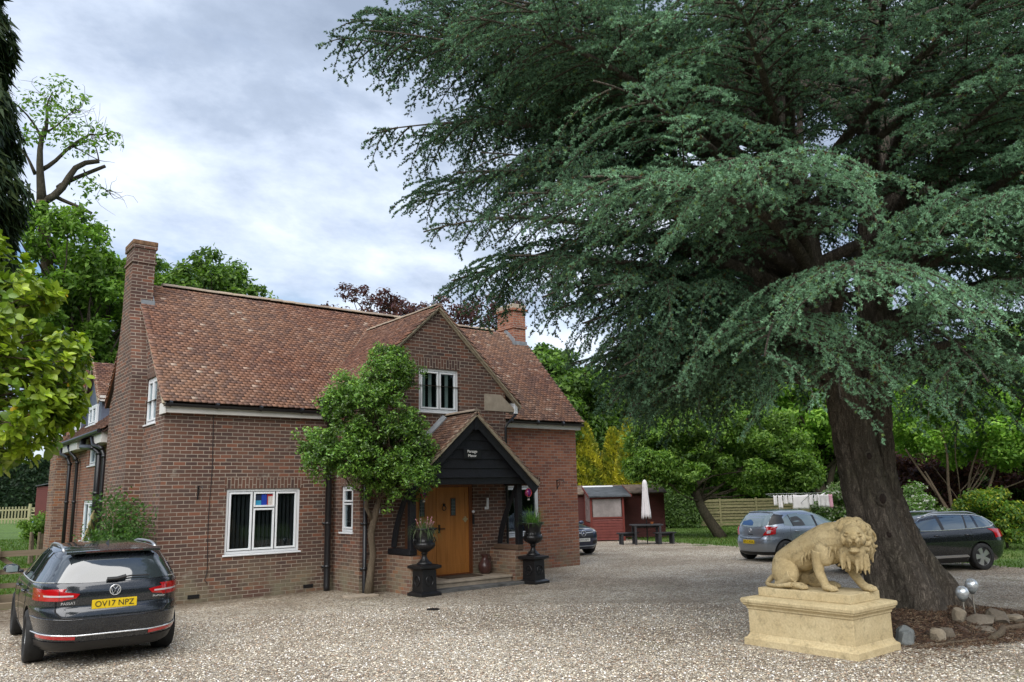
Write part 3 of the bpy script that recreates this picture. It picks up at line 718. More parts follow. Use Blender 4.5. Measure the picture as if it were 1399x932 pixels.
# fascias and gutters
def gutter(a, b_, r_=.055, name='gutter'):
    a, b_ = Vector(a), Vector(b_); d = (b_-a).normalized(); side = d.cross(Vector((0, 0, 1))); m_ = MB(); vs = []
    for P_ in (a, b_):
        for k in range(9):
            an = math.pi+math.pi*k/8; vs.append(P_+side*math.cos(an)*r_+Vector((0, 0, math.sin(an)*r_)))
        for k in range(8, -1, -1):
            an = math.pi+math.pi*k/8; vs.append(P_+side*math.cos(an)*(r_-.006)+Vector((0, 0, math.sin(an)*(r_-.006))))
    m_.add(vs, [(k, (k+1) % 18, (k+1) % 18+18, k+18) for k in range(18)])
    n = int((b_-a).length/.9)
    for i in range(n+1):
        p = a+d*(.1+i*.9)
        if (p-a).length < (b_-a).length: m_.tube([p+Vector((0, 0, .005))-d*.03, p+Vector((0, 0, -.01))+d*.03], r_+.008, 10)
    return build(m_, name, 'black', house)
fz = EZr-.10
f = MB(); f.box(FX0-.02, GX0+.02, EY+.045, EY+.07, fz-.07, fz+.09); f.box(FX0-.02, GX0, EY+.07, FY, fz-.068, fz-.05)
f.box(FX0-.05, FX0-.02, EY+.02, FY+.22, fz-.09, fz+.13)
build(f, 'fascia', 'fascia', house, bevel=.003)
f = MB(); f.box(GX1+.003, FX1+.10, EY+.045, EY+.07, fz-.07, fz+.09); f.box(GX1+.003, FX1+.08, EY+.07, FY, fz-.068, fz-.05); f.box(FX1+.08, FX1+.10, EY+.045, FY+.2, fz-.07, fz+.12)
build(f, 'fascia', 'fascia', house, bevel=.003)
gutter((FX0-.06, EY-.02, EZr-.0), (GX0-.2, EY-.02, EZr-.02)); gutter((GX1+.0, EY-.02, EZr-.0), (FX1+.14, EY-.02, EZr-.02))
# kneeler block and short gutter end at the foot of the gable
k = MB(); k.prism([(11.13, GY-.012, 3.90), (11.13, GY-.012, 4.30), (11.62, GY-.012, 4.30), (12.02, GY-.012, 3.98), (12.02, GY-.012, 3.90)], (0, .25, 0)); build(k, 'kneeler', 'stone', house)
k = MB(); k.box(12.02, 12.12, GY-.03, GY+.2, 3.86, 4.13); build(k, 'fascia', 'upvc', house, bevel=.004)
k = MB(); k.tube([(12.16, GY-.02, 4.12), (12.16, FY-.25, 4.12)], .055, 10); k.tube([(12.16, GY+.03, 4.10), (12.15, GY+.03, 3.90), (12.05, GY+.0, 3.82), (11.80, GY-.045, 3.62), (11.72, GY-.045, 3.52), (11.72, GY-.045, 2.5), (11.72, GY-.045, .06)], .03, 8)
build(k, 'downpipe', 'black', house, smooth=False)
def pipe(x, y, z1, r_=.045, top=None):
    m_ = MB(); pts = [(x, y, z1), (x, y, .08), (x, y-.02, .0)]
    if top: pts = top+pts
    m_.tube(pts, r_, 12)
    for z in (.5, 1.4, 2.4, 3.2):
        if z < z1: m_.tube([(x, y, z-.03), (x, y, z+.03)], r_+.012, 12); m_.box(x-r_-.03, x+r_+.03, y+r_*.4, y+r_+.03, z-.02, z+.02)
    return build(m_, 'downpipe', 'black', house, smooth=True)
pipe(7.72, FY-.11, 3.62, .065, [(7.55, EY-.02, 3.80), (7.55, EY-.02, 3.72), (7.66, FY-.14, 3.66)])
pipe(7.97, GY-.07, 3.6, .042)
# vent pipe stub above the gutter
k = MB(); k.tube([(7.52, EY+.05, 3.75), (7.52, EY+.05, 4.08)], .055, 12); build(k, 'vent_pipe', 'black', house)
# cable down the front wall and wall fittings
k = MB(); k.tube([(5.22+.012*math.sin(z*3), FY-.012, z) for z in np.linspace(3.8, .55, 24)]+[(5.19, FY-.02, .42), (5.24, FY-.02, .36)], .0065, 6); build(k, 'cable', 'black', house)
def wall_bracket(x, y, z):
    m_ = MB(); m_.box(x-.012, x+.012, y-.012, y, z-.13, z+.13)
    m_.tube([(x, y-.01, z+.10), (x, y-.12, z+.13), (x, y-.26, z+.11), (x, y-.29, z+.06)], .008, 6)
    m_.tube([(x, y-.01, z-.10), (x, y-.06, z-.04), (x, y-.12, z+.02), (x, y-.11, z+.08), (x, y-.06, z+.06)], .007, 6)
    build(m_, 'basket_bracket', 'iron', house)
wall_bracket(4.98, FY, 2.10); wall_bracket(14.45, FY, 2.16)
for x, z in ((5.0, .12), (7.35, .12)):
    k = MB(); k.box(x-.11, x+.11, FY-.012, FY+.02, z-.036, z+.036); 
    for i in range(7): k.box(x-.10+i*.03, x-.085+i*.03, FY-.018, FY-.010, z-.03, z+.03)
    build(k, 'air_brick', 'iron', house)
k = MB(); k.sphere((4.62, FY-.03, .33), .035, 10); k.tube([(4.62, FY, .33), (4.62, FY-.03, .33)], .02, 8); build(k, 'overflow_outlet', 'upvc', house)

# ---- chimneys
def chimney(name_mat, x0, x1, y0, y1, zb, zt, steps, label, cap='lichen_cap'):
    m_ = MB(); m_.box(x0, x1, y0, y1, zb, zt)
    for z, h, p in steps: m_.box(x0-p, x1+p, y0-p, y1+p, z, z+h)
    co = build(m_, 'chimney', name_mat, house); co['label'] = label
    return co
m_ = MB()
cxl, cy0, cy1 = 3.96, 17.85, 19.45
U0, U1, CX1 = 18.38, 19.06, 4.40
m_.box(cxl, FX0+.02, cy0, cy1, -.1, 4.6)
m_.add([(cxl, cy0, 4.6), (FX0+.02, cy0, 4.6), (FX0+.02, cy1, 4.6), (cxl, cy1, 4.6), (cxl-.02, U0, 6.1), (FX0+.02, U0, 6.1), (FX0+.02, U1, 6.1), (cxl-.02, U1, 6.1)], [(0, 1, 5, 4), (1, 2, 6, 5), (2, 3, 7, 6), (3, 0, 4, 7)])
m_.box(cxl-.02, CX1, U0, U1, 6.1, 7.18); m_.box(cxl-.045, CX1+.025, U0-.025, U1+.025, 7.18, 7.25); m_.box(cxl-.02, CX1, U0, U1, 7.25, 7.52)
m_.box(cxl-.05, CX1+.03, U0-.03, U1+.03, 7.52, 7.59)
ch1 = build(m_, 'chimney', 'brick', house, fix=False); ch1['label'] = 'tall dark brick chimney on the left end wall'
m_ = MB(); m_.box(cxl-.055, CX1+.035, U0-.035, U1+.035, 7.59, 7.70); build(m_, 'chimney_cap', 'lichen_cap', ch1, bevel=.02)
m_ = MB(); m_.add([(4.17, cy0+.10, 6.12-.42), (4.52, cy0+.10, 6.14-.42), (4.60, cy0+.30, 6.50-.42), (4.60, RY, 6.98), (4.44, RY, 7.05), (4.44, cy0+.11, 6.25)], [(0, 1, 2, 3, 4, 5)])
m_.v, m_.f, m_.m, m_.c = [], [], [], []
m_.box(4.16, 4.45, U0-.012, U0-.002, main_z(U0)-.05, main_z(U0)+.16); m_.prism([(4.41, U0-.02, main_z(U0)+.0), (4.41, RY, RZ+.05), (4.41, RY, RZ+.20), (4.41, U0-.02, main_z(U0)+.17)], (.02, 0, 0)); m_.prism([(4.18, U0-.17, main_z(U0-.17)+.05), (4.58, U0-.17, main_z(U0-.17)+.05), (4.58, U0, main_z(U0)+.055), (4.18, U0, main_z(U0)+.055)], (0, 0, .012))
build(m_, 'flashing', 'lead', ch1)
m_ = MB(); rx0, rx1, ry0, ry1 = 14.82, 15.30, 18.55, 19.35
m_.box(rx0, rx1, ry0, ry1, 5.6, 7.50); m_.box(rx0-.035, rx1+.035, ry0-.035, ry1+.035, 6.95, 7.02); m_.box(rx0-.06, rx1+.06, ry0-.06, ry1+.06, 7.50, 7.57)
ch2 = build(m_, 'chimney', 'brick_red', house); ch2['label'] = 'red brick chimney at the right end of the ridge'
m_ = MB(); m_.box(rx0-.02, rx1+.02, ry0-.02, ry1+.02, 7.57, 7.72); build(m_, 'chimney_cap', 'stone', ch2, bevel=.02)
m_ = MB(); m_.prism([(rx0-.012, ry0-.05, main_z(ry0)-.05), (rx0-.012, RY, RZ), (rx0-.012, RY, RZ+.2), (rx0-.012, ry0-.05, main_z(ry0)+.22)], (.02, 0, 0))
m_.box(rx0-.05, rx1+.03, ry0-.022, ry0-.002, main_z(ry0)-.1, main_z(ry0)+.18); m_.prism([(rx0-.1, ry0-.24, main_z(ry0-.24)+.045), (rx1, ry0-.24, main_z(ry0-.24)+.045), (rx1, ry0, main_z(ry0)+.05), (rx0-.1, ry0, main_z(ry0)+.05)], (0, 0, .015))
build(m_, 'flashing', 'lead', ch2)

# ---- front door
dm = MB(); x0, x1, z0, z1 = DOOR
dm.box(x0, x0+.09, GY+.03, GY+.12, z0, z1); dm.box(x1-.09, x1, GY+.03, GY+.12, z0, z1); dm.box(x0+.09, x1-.09, GY+.03, GY+.12, z1-.08, z1); dm.box(x0+.09, x1-.09, GY+.03, GY+.12, z0, z0+.03)
door = build(dm, 'door_frame', 'oak_dark', house, bevel=.004)
def leaf_(a, b_, gx):
    m_ = MB(); y = GY+.06; zz0, zz1 = z0+.03, z1-.085
    m_.box(a, b_, y, y+.045, zz0, zz1)
    gx0, gx1, gz0_, gz1_ = gx-.055, gx+.055, 1.50, 1.86
    m_.box(a, a+.10, y-.008, y, zz0, zz1); m_.box(b_-.10, b_, y-.008, y, zz0, zz1); m_.box(a+.1, b_-.1, y-.008, y, zz1-.12, zz1); m_.box(a+.1, b_-.1, y-.008, y, zz0, zz0+.2)
    n = 5; W2 = (b_-a-.2)/n
    for i in range(n): m_.box(a+.1+i*W2+.003, a+.1+(i+1)*W2-.003, y-.004, y, zz0+.2, zz1-.12)
    d_ = build(m_, 'door', 'oak', house)
    q = MB(); q.box(gx0-.02, gx1+.02, y-.018, y-.006, gz0_-.02, gz1_+.02); build(q, 'glazing_bead', 'oak_dark', d_)
    q = MB(); q.box(gx0, gx1, y-.022, y-.0185, gz0_, gz1_); M['doorglass'] = M.get('doorglass') or plain('leaded door glass', (.05, .075, .085), .12); build(q, 'pane', 'doorglass', d_)
    q = MB()
    for i in (1, 2): q.box(gx0+(gx1-gx0)*i/3-.003, gx0+(gx1-gx0)*i/3+.003, y-.026, y-.022, gz0_, gz1_)
    for i in (1, 2, 3, 4): q.box(gx0, gx1, y-.027, y-.0225, gz0_+.36*i/5-.003, gz0_+.36*i/5+.003)
    build(q, 'leading', 'lead', d_)
    return d_, y
dl, yy = leaf_(x0+.09, 9.79, 9.42); dr, yy = leaf_(9.80, x1-.09, 10.24)
dl['label'] = 'left oak door leaf with one small leaded pane'; dr['label'] = 'right oak door leaf with ring knocker and number plate'
k = MB(); k.tube([(9.985+.05*math.cos(a), yy-.04, 1.66+.05*math.sin(a)) for a in np.linspace(0, 6.283, 16)], .009, 6); k.sphere((9.985, yy-.025, 1.73), .03, 8); build(k, 'knocker', 'iron', dr)
k = MB(); k.box(9.86, 10.0, yy-.05, yy-.03, 1.20, 1.22); k.box(9.845, 9.885, yy-.03, yy-.008, 1.12, 1.30); build(k, 'handle', 'iron', dr)
M['brass'] = plain('pale brass', (.45, .38, .22), .35, metal=.6)
k = MB(); k.box(10.53, 10.61, yy-.018, yy-.008, 1.36, 1.43); k.box(10.50, 10.64, yy-.02, yy-.008, 1.385, 1.415); k.sphere((10.57, yy-.015, 1.44), .028, 8, sc3=(1, .3, .8)); k.sphere((10.57, yy-.015, 1.35), .028, 8, sc3=(1, .3, .8)); build(k, 'plaque', 'brass', dr)
k = MB(); k.box(10.73, 10.78, GY-.03, GY-.003, 1.28, 1.50); kb = build(k, 'key_safe', 'black', house, bevel=.006)
k = MB(); k.sphere((10.75, GY-.02, 1.56), .035, 10); build(k, 'doorbell', 'upvc', house)
for x in (8.30, 11.14):
    k = MB(); k.box(x-.05, x+.05, GY-.02, GY-.002, 1.60, 1.66); k.tube([(x, GY-.05, 1.62), (x, GY-.05, 1.86)], .028, 10); build(k, 'wall_light', 'upvc' , house)

# ---- porch: tiled roof on black timbers over low brick walls
PXc, PZ, PY0 = 10.08, 3.70, 13.95; ps = .90; pe = 1.68
porch = MB()
porch.prism([(PXc-pe+.25, PY0+.10, 2.32), (PXc+pe-.25, PY0+.10, 2.32), (PXc+pe-.25, PY0+.10, PZ-.02-(pe-.25)*ps), (PXc, PY0+.10, PZ-.10), (PXc-pe+.25, PY0+.10, PZ-.02-(pe-.25)*ps)], (0, .03, 0))
porch.v, porch.f, porch.m, porch.c = [], [], [], []
zz = 2.30; j = 0
while zz < PZ-.15:                      # rough overlapping weatherboards
    zt_ = min(zz+.21, PZ-.10); hw = max(.02, (PZ-.06-zz)/ps-.05); hw2 = max(.01, (PZ-.06-zt_)/ps-.05); y = PY0+.16
    porch.add([(PXc-hw, y-.035, zz), (PXc+hw, y-.035, zz+.004), (PXc+hw2, y-.008, zt_+.02), (PXc-hw2, y-.008, zt_+.02), (PXc-hw, y+.01, zz), (PXc+hw, y+.01, zz), (PXc+hw2, y+.012, zt_+.02), (PXc-hw2, y+.012, zt_+.02)],
              [(0, 1, 2, 3), (7, 6, 5, 4), (0, 4, 5, 1), (1, 5, 6, 2), (2, 6, 7, 3), (3, 7, 4, 0)]); zz += .20
porch_o = build(porch, 'porch', 'timber_black', house); porch_o['label'] = 'porch with black weatherboarded gable'
bb = MB()
for sgn in (-1, 1):
    bb.beam((PXc+sgn*(pe-.01), PY0+.05, PZ-.17-pe*ps), (PXc, PY0+.05, PZ-.17), .035, .20)
bb.box(PXc-1.55, PXc+1.5, PY0+.17, PY0+.30, 2.16, 2.32)
for xb in (8.66, 11.42): bb.box(xb-.06, xb+.06, PY0+.30, GY, 2.17, 2.32)
bb.box(PXc-.05, PXc+.05, PY0+.02, PY0+.09, PZ-.38, PZ-.12)
build(bb, 'bargeboard', 'timber_black', porch_o, bevel=.005)
prs = []
for sgn in (-1, 1):
    uvg = np.array([-sgn*pe, 0, pe*ps]); Sg = np.linalg.norm(uvg); uvg = uvg/Sg; ng = np.array([sgn*ps, 0, 1.]); ng /= np.linalg.norm(ng)
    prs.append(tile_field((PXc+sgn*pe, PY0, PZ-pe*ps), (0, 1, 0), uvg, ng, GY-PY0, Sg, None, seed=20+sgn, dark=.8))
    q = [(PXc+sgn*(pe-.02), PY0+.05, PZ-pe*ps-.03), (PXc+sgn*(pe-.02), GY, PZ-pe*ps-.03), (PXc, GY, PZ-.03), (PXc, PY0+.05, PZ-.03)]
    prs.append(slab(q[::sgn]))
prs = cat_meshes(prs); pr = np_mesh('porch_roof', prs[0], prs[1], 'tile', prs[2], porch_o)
vg = MB()
for sgn in (-1, 1): vg.beam((PXc+sgn*(pe+.03), PY0+.01, PZ-pe*ps-.045), (PXc, PY0+.01, PZ-.015), .045, .085)
build(vg, 'verge', 'verge', porch_o)
ridge('ridge_tiles', (PXc, PY0-.01, PZ+.02), (PXc, GY, PZ+.02), porch_o, r_=.075)
fl = MB(); fl.prism([(PXc-pe+.15, GY-.16, PZ-(pe-.15)*ps+.05), (PXc-pe+.15, GY-.004, PZ-(pe-.15)*ps+.09), (PXc-.12, GY-.004, PZ+.02), (PXc-.12, GY-.16, PZ-.05)], (-.02, 0, .02)); build(fl, 'flashing', 'lead', porch_o)
for x, z0_ in ((8.64, .90), (11.44, .82)):
    p_ = MB(); p_.box(x-.065, x+.065, 14.22, 14.35, z0_-.12, 2.17); build(p_, 'post', 'timber_black', porch_o, bevel=.008)
    p_ = MB(); pts = [(x, 14.32+.66*math.cos(t_*1.57)**1.15*1.0, z0_+.02+1.2*math.sin(t_*1.57)**1.0) for t_ in np.linspace(0.0, 1, 9)]
    pts = [(x+.0, 15.0-.08*t_-.58*t_**1.6, z0_+.0+1.27*t_) for t_ in np.linspace(0, 1, 9)]
    p_.tube(pts, [.062, .066, .068, .066, .064, .062, .06, .06, .06], 6); build(p_, 'brace', 'timber_black', porch_o)
for x, zt_, mt in ((8.64, .87, 'timber_black'), (11.42, .82, 'sill_wood')):
    p_ = MB(); p_.box(x-.10, x+.08, 14.20, 15.095, zt_-.11, zt_+.0); build(p_, 'sill', mt, porch_o, bevel=.012)
p_ = MB(); p_.box(8.52, 8.78, 14.10, 15.098, -.05, .745)
build(p_, 'low_wall', 'brick_pale', porch_o)
p_ = MB(); p_.box(11.22, 11.46, 14.40, 15.098, -.05, .70); p_.box(11.22, 11.72, 14.16, 14.40, -.052, .701); build(p_, 'low_wall', 'brick_pale', porch_o)
st = MB(); st.box(8.80, 11.20, 14.28, 15.10, .0, .14); st.box(8.8, 11.2, 14.24, 15.10, .142, .19); step_o = build(st, 'step', 'stone', porch_o, bevel=.01)
st = MB(); st.box(8.85, 11.3, 13.95, 14.26, -.02, .06); build(st, 'paving_slab', plain('dark slate slab', (.11, .11, .105), .8, var=.4, vscale=4, bumps=.4), porch_o, bevel=.01)
sg_ = MB(); sg_.box(9.79, 10.22, PY0+.085, PY0+.115, 2.70, 2.92); sgo = build(sg_, 'name_sign', 'black', porch_o, bevel=.003)
M['signtext'] = plain('white sign lettering', (.8, .8, .78), .5)
mt = Matrix.Translation((10.0, PY0+.082, 2.855)) @ Matrix.Rotation(R(90), 4, 'X')
text_mesh('lettering', 'Parsage', .085, 'signtext', mt, sgo)
mt = Matrix.Translation((10.0, PY0+.082, 2.765)) @ Matrix.Rotation(R(90), 4, 'X')
text_mesh('lettering', 'Manor', .085, 'signtext', mt, sgo)

# ---- rear wing seen past the left end
WX, WY0, WY1, WZ = 4.50, 21.3, 27.6, 3.55
w = MB(); W_R1 = (22.5, 23.8, .95, 2.05)
wall_panel(w, 'x', WX, WY0, WY1, -.1, WZ+.2, [(23.0, 24.9, .95, 2.02), (23.2, 24.6, 2.95, 3.5)], 1)
w.add([(WX, WY1, -.1), (WX+5, WY1, -.1), (WX+5, WY1, 6), (WX+2.5, WY1, 6.1), (WX, WY1, WZ)], [(0, 1, 2, 3, 4)])
o = build(w, 'wall', 'brick_wing', house, fix=False); o['label'] = 'orange brick wall of the rear wing'
window('x', WX, 1, 23.0, 24.9, .95, 2.02, [(0, .33, 0, 1), (.33, .66, 0, 1), (.66, 1, 0, 1)], curtain=[(.02, .98, 'curtain')], label='white ground floor window of the rear wing')
window('x', WX, 1, 23.2, 24.6, 2.95, 3.5, [(0, .5, 0, 1), (.5, 1, 0, 1)], curtain=[(.05, .95, 'curtain')], label='white window under the rear wing eaves')
w = MB(); w.box(4.12, 4.52, 27.25, 28.3, -.1, 3.95); o = build(w, 'pier', 'brick_pale', house); o['label'] = 'pale brick pier at the far corner of the rear wing'
for ya, yb, zc_ in ((21.75, 22.9, 3.75), (24.8, 27.0, 3.70)): f = MB(); f.box(4.22, 4.6, ya, yb, 3.42, zc_); build(f, 'fascia', 'fascia', house, bevel=.004)
uvw = np.array([2.7, 0, 2.5]); Sw = np.linalg.norm(uvw); uvw /= Sw; nw = np.array([-2.5, 0, 2.7]); nw /= np.linalg.norm(nw)
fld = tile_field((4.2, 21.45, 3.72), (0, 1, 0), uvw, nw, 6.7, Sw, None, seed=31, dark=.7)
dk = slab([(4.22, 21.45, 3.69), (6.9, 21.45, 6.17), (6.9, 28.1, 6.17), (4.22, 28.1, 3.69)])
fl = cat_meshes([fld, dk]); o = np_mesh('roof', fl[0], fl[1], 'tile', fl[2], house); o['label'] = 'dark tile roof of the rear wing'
def dormer(y0, y1, zb, zt_, xd=4.62):
    ym = (y0+y1)/2; m_ = MB(); m_.box(xd, 6.3, y0, y1, 3.7, zb); m_.add([(xd, y0, zb), (xd, y1, zb), (xd, ym, zt_-.05)], [(0, 1, 2)])
    dmo = build(m_, 'dormer', 'blue_grey', house)
    sld = (zt_-zb)/(ym-y0); prt = []
    for s_, y in ((1, y0-.15), (-1, y1+.15)):
        up_ = np.array([0, s_*(ym-y)*s_, (zt_-zb)+.15*sld]) if s_ == 1 else np.array([0, ym-y, (zt_-zb)+.15*sld]); L_ = np.linalg.norm(up_); up_ = up_/L_
        n_ = np.cross([1, 0, 0], up_); n_ = n_ if n_[2] > 0 else -n_
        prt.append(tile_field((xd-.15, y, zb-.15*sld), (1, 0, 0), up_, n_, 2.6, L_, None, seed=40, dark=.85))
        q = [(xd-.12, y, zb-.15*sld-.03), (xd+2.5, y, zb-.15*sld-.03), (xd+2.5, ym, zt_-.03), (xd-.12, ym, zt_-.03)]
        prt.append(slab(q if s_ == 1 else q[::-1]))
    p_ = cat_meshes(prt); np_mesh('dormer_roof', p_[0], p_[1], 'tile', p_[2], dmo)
    b_ = MB(); b_.beam((xd-.13, y0-.17, zb-.17*sld-.05), (xd-.13, ym, zt_-.05), .03, .14); b_.beam((xd-.13, y1+.17, zb-.17*sld-.05), (xd-.13, ym, zt_-.05), .03, .14); build(b_, 'bargeboard', 'verge', dmo)
    b_ = MB(); b_.box(xd-.10, xd+2, y0-.16, y0-.12, zb-.20, zb-.04); build(b_, 'fascia', 'fascia', dmo)
    window('x', xd-.09, 1, ym-.62, ym+.42, zb-.78, zb-.22, [(0, .5, 0, 1), (.5, 1, 0, 1)], parent=house, label=None)
dormer(24.0, 26.0, 4.88, 5.92); dormer(26.7, 28.1, 4.85, 5.5)
m_ = MB(); m_.box(4.65, 5.5, 28.2, 29.3, 3, 6.05); m_.box(4.6, 5.55, 28.15, 29.35, 6.05, 6.2); c3 = build(m_, 'chimney', 'brick_red', house); c3['label'] = 'red chimney behind the rear wing'
def elbow_pipe(pts, r_):
    m_ = MB(); m_.tube(pts, r_, 10); 
    for p in pts[2:-1]: m_.tube([Vector(p)-Vector((0, 0, .05)), Vector(p)+Vector((0, 0, .02))], r_+.015, 10)
    build(m_, 'downpipe', 'black', house, smooth=True)
elbow_pipe([(4.25, 24.1, 3.62), (4.18, 23.8, 3.42), (4.22, 22.6, 3.34), (4.34, 22.45, 3.2), (4.34, 22.45, 2.2), (4.34, 22.45, .05)], .075)
elbow_pipe([(4.2, 22.7, 3.6), (4.2, 22.5, 3.40), (4.3, 22.0, 3.3), (4.36, 21.95, 3.1), (4.36, 21.95, 2), (4.36, 21.95, .05)], .05)
elbow_pipe([(4.2, 27.1, 3.6), (4.2, 27.0, 3.4), (4.3, 26.6, 3.3), (4.36, 26.5, 3.1), (4.36, 26.5, 2), (4.36, 26.5, .05)], .05)
elbow_pipe([(4.2, 26.0, 3.6), (4.25, 25.9, 3.4), (4.36, 25.6, 3.2), (4.4, 25.6, 3.1), (4.4, 25.6, 2), (4.4, 25.6, .05)], .045)
g_ = MB(); g_.tube([(4.16, 21.7, 3.70), (4.16, 28, 3.68)], .06, 8); build(g_, 'gutter', 'black', house)
# ================================================================ vegetation
def unit(v): return v/np.maximum(np.linalg.norm(v, axis=-1, keepdims=True), 1e-9)
def leaf_quads(P, N, size, aspect, rg, fold=.25):
    """one folded rhombic leaf per point, facing N (both (n,3))"""
    n = len(P); N = unit(N); t = unit(np.cross(N, rg.normal(size=(n, 3)))); b = np.cross(N, t)
    s = size[:, None] if isinstance(size, np.ndarray) else size
    L = t*s; W = b*s*aspect
    V = np.stack([P-L, P-W*.9+N*s*fold, P+L*1.1, P+W*.9+N*s*fold], 1).reshape(-1, 3)
    return V, np.arange(4*n).reshape(-1, 4)
def branch_mesh(mb, a, b_, r0, r1, rg, n=6, wob=.08, sides=7, sag=0.):
    a = np.array(a, float); b_ = np.array(b_, float); L = np.linalg.norm(b_-a); pts = []
    k = rg.normal(size=3)*wob*L; k2 = rg.normal(size=3)*wob*L*.5
    for i in range(n+1):
        t_ = i/n; pts.append(a+(b_-a)*t_+k*math.sin(math.pi*t_)+k2*math.sin(2*math.pi*t_)-np.array([0, 0, sag])*t_*t_)
    mb.tube(pts, [r0+(r1-r0)*(i/n)**.8 for i in range(n+1)], sides); return pts
def broadleaf(name, label, cat, base, trunk_top, lobes, n_clumps, leaves, leaf, pal, seed, trunk_r=.25, mat='leaf', bark='bark', clump_r=(.5, .9), group=None,
              aspect=.55, gap=.0, upbias=.45, surf=.75, lean=None, stems=None, hi=1.35, lo=.55, limbs=True, crown_name='crown', push=1., nlimb=70):
    if push != 1.:
        f_ = lambda c: (c[0]*push, c[1]*push, EYE+(c[2]-EYE)*push)
        base = (base[0]*push, base[1]*push, base[2]); trunk_top = f_(trunk_top); lobes = [(f_(c), tuple(q*push for q in r_)) for c, r_ in lobes]; clump_r = tuple(q*push for q in clump_r); leaf *= push
    rg = np.random.default_rng(seed); base = np.array(base, float); top = np.array(trunk_top, float)
    root = empty(name, tuple(base), label, cat, group)
    # clump centres in and near the surface of the lobes
    lob = [(np.array(c, float), np.array(r_, float)) for c, r_ in lobes]; wts = np.array([np.prod(r_)**(2/3) for _, r_ in lob]); wts /= wts.sum()
    C = []
    while len(C) < n_clumps:
        c, r_ = lob[rg.choice(len(lob), p=wts)]; d = unit(rg.normal(size=3)); q = rg.random()**(1/3)
        q = 1-(1-q)*(1-surf*rg.random()); C.append(c+d*r_*q)
    C = np.array(C); n = len(C)
    cr = clump_r[0]+(clump_r[1]-clump_r[0])*rg.random(n)
    tb = MB(); branch_mesh(tb, base-np.array([0, 0, .1]), top, trunk_r, trunk_r*.6, rg, 7, .03, 10)
    for s_ in (stems or []): branch_mesh(tb, base, s_, trunk_r*.6, trunk_r*.25, rg, 7, .05, 7)
    if limbs:
        for i in rg.permutation(n)[:min(n, nlimb)]:
            a = top if rg.random() < .6 else base+(top-base)*(.75+.25*rg.random())
            branch_mesh(tb, a, C[i], trunk_r*.30*(.5+.5*rg.random()), .015, rg, 5, .07, 5)
    build(tb, 'trunk', bark, root, smooth=True, uv=False)
    # leaves: a shell of small sprays round each clump
    per = np.maximum(8, (leaves*cr**2/np.sum(cr**2)).astype(int)); idx = np.repeat(np.arange(n), per); m = len(idx)
    d = unit(rg.normal(size=(m, 3))); d[:, 2] = np.where(rg.random(m) < .35, np.abs(d[:, 2]), d[:, 2])
    # sub clumps give tufts
    sub = unit(rg.normal(size=(n, 26, 3))); k = rg.integers(0, 26, m); sd = sub[idx, k]
    d = unit(d*.55+sd)
    rr = cr[idx]*(.45+.55*rg.random(m)**.5)*(1+.25*np.sin(k*2.3+idx))
    P = C[idx]+d*rr[:, None]*np.array([1, 1, .72]); P += rg.normal(size=(m, 3))*leaf*.6
    N = unit(d*.5+rg.normal(size=(m, 3))*.55+np.array([0, 0, upbias]))
    V, F = leaf_quads(P, N, leaf*(.6+.7*rg.random(m)), aspect, rg)
    pal = np.array(pal); col = pal[rg.integers(0, len(pal), m)]*(.75+.5*rg.random((m, 1)))*(.82+.36*rg.random((n, 1)))[idx]
    np_mesh(crown_name, V, F, mat, np.repeat(col, 4, 0), root)
    return root
G_MID = [(0.1238, 0.2275, 0.0364), (0.1529, 0.2665, 0.0437), (0.1019, 0.195, 0.0374), (0.1893, 0.3055, 0.0499)]
G_DARK = [(0.063, 0.1225, 0.03), (0.084, 0.1562, 0.034), (0.105, 0.1812, 0.04), (0.056, 0.11, 0.034)]
G_FRESH = [(0.1771, 0.3378, 0.0483), (0.2254, 0.4025, 0.0517), (0.1368, 0.2804, 0.0483), (0.2737, 0.4456, 0.069)]
PURP = [(.075, .030, .036), (.10, .040, .042), (.055, .025, .032), (.13, .055, .045)]
GOLD = [(.32, .27, .022), (.24, .24, .025), (.38, .30, .03), (.15, .19, .03)]

# -- behind the house, left to right
broadleaf('sycamore_tree', 'leafy green tree behind the chimney on the left side', 'tree', (7.2, 33, .3), (5.6, 33, 7.2),
          [((4.2, 33, 11.0), (2.0, 2.0, 2.0)), ((6.0, 33.4, 9.2), (2.3, 2, 2.4)), ((4.6, 33, 7.2), (2.4, 2, 2.2)), ((7.2, 33.6, 7.8), (1.6, 1.6, 2.0))], 150, 42000, .11, G_MID+G_FRESH[:2], 11, .35, clump_r=(.28, .72), surf=.95)
t = broadleaf('bare_topped_tree', 'tall pruned tree with bare limbs and few leaves against the clouds', 'tree', (6.4, 34.4, .3), (3.9, 34.2, 13.6),
          [((4.0, 33.8, 17.0), (1.3, 1.2, 1.5)), ((5.0, 33.6, 16.2), (1.2, 1, .7)), ((5.3, 33.6, 14.2), (.8, .6, .4))], 60, 1100, .10, G_MID, 12, .36, 'leaf', 'bark_pale', (.3, .55), surf=.3, limbs=False)
rgx = np.random.default_rng(5)
tb = MB()
t0 = (3.9, 34.2, 13.5)
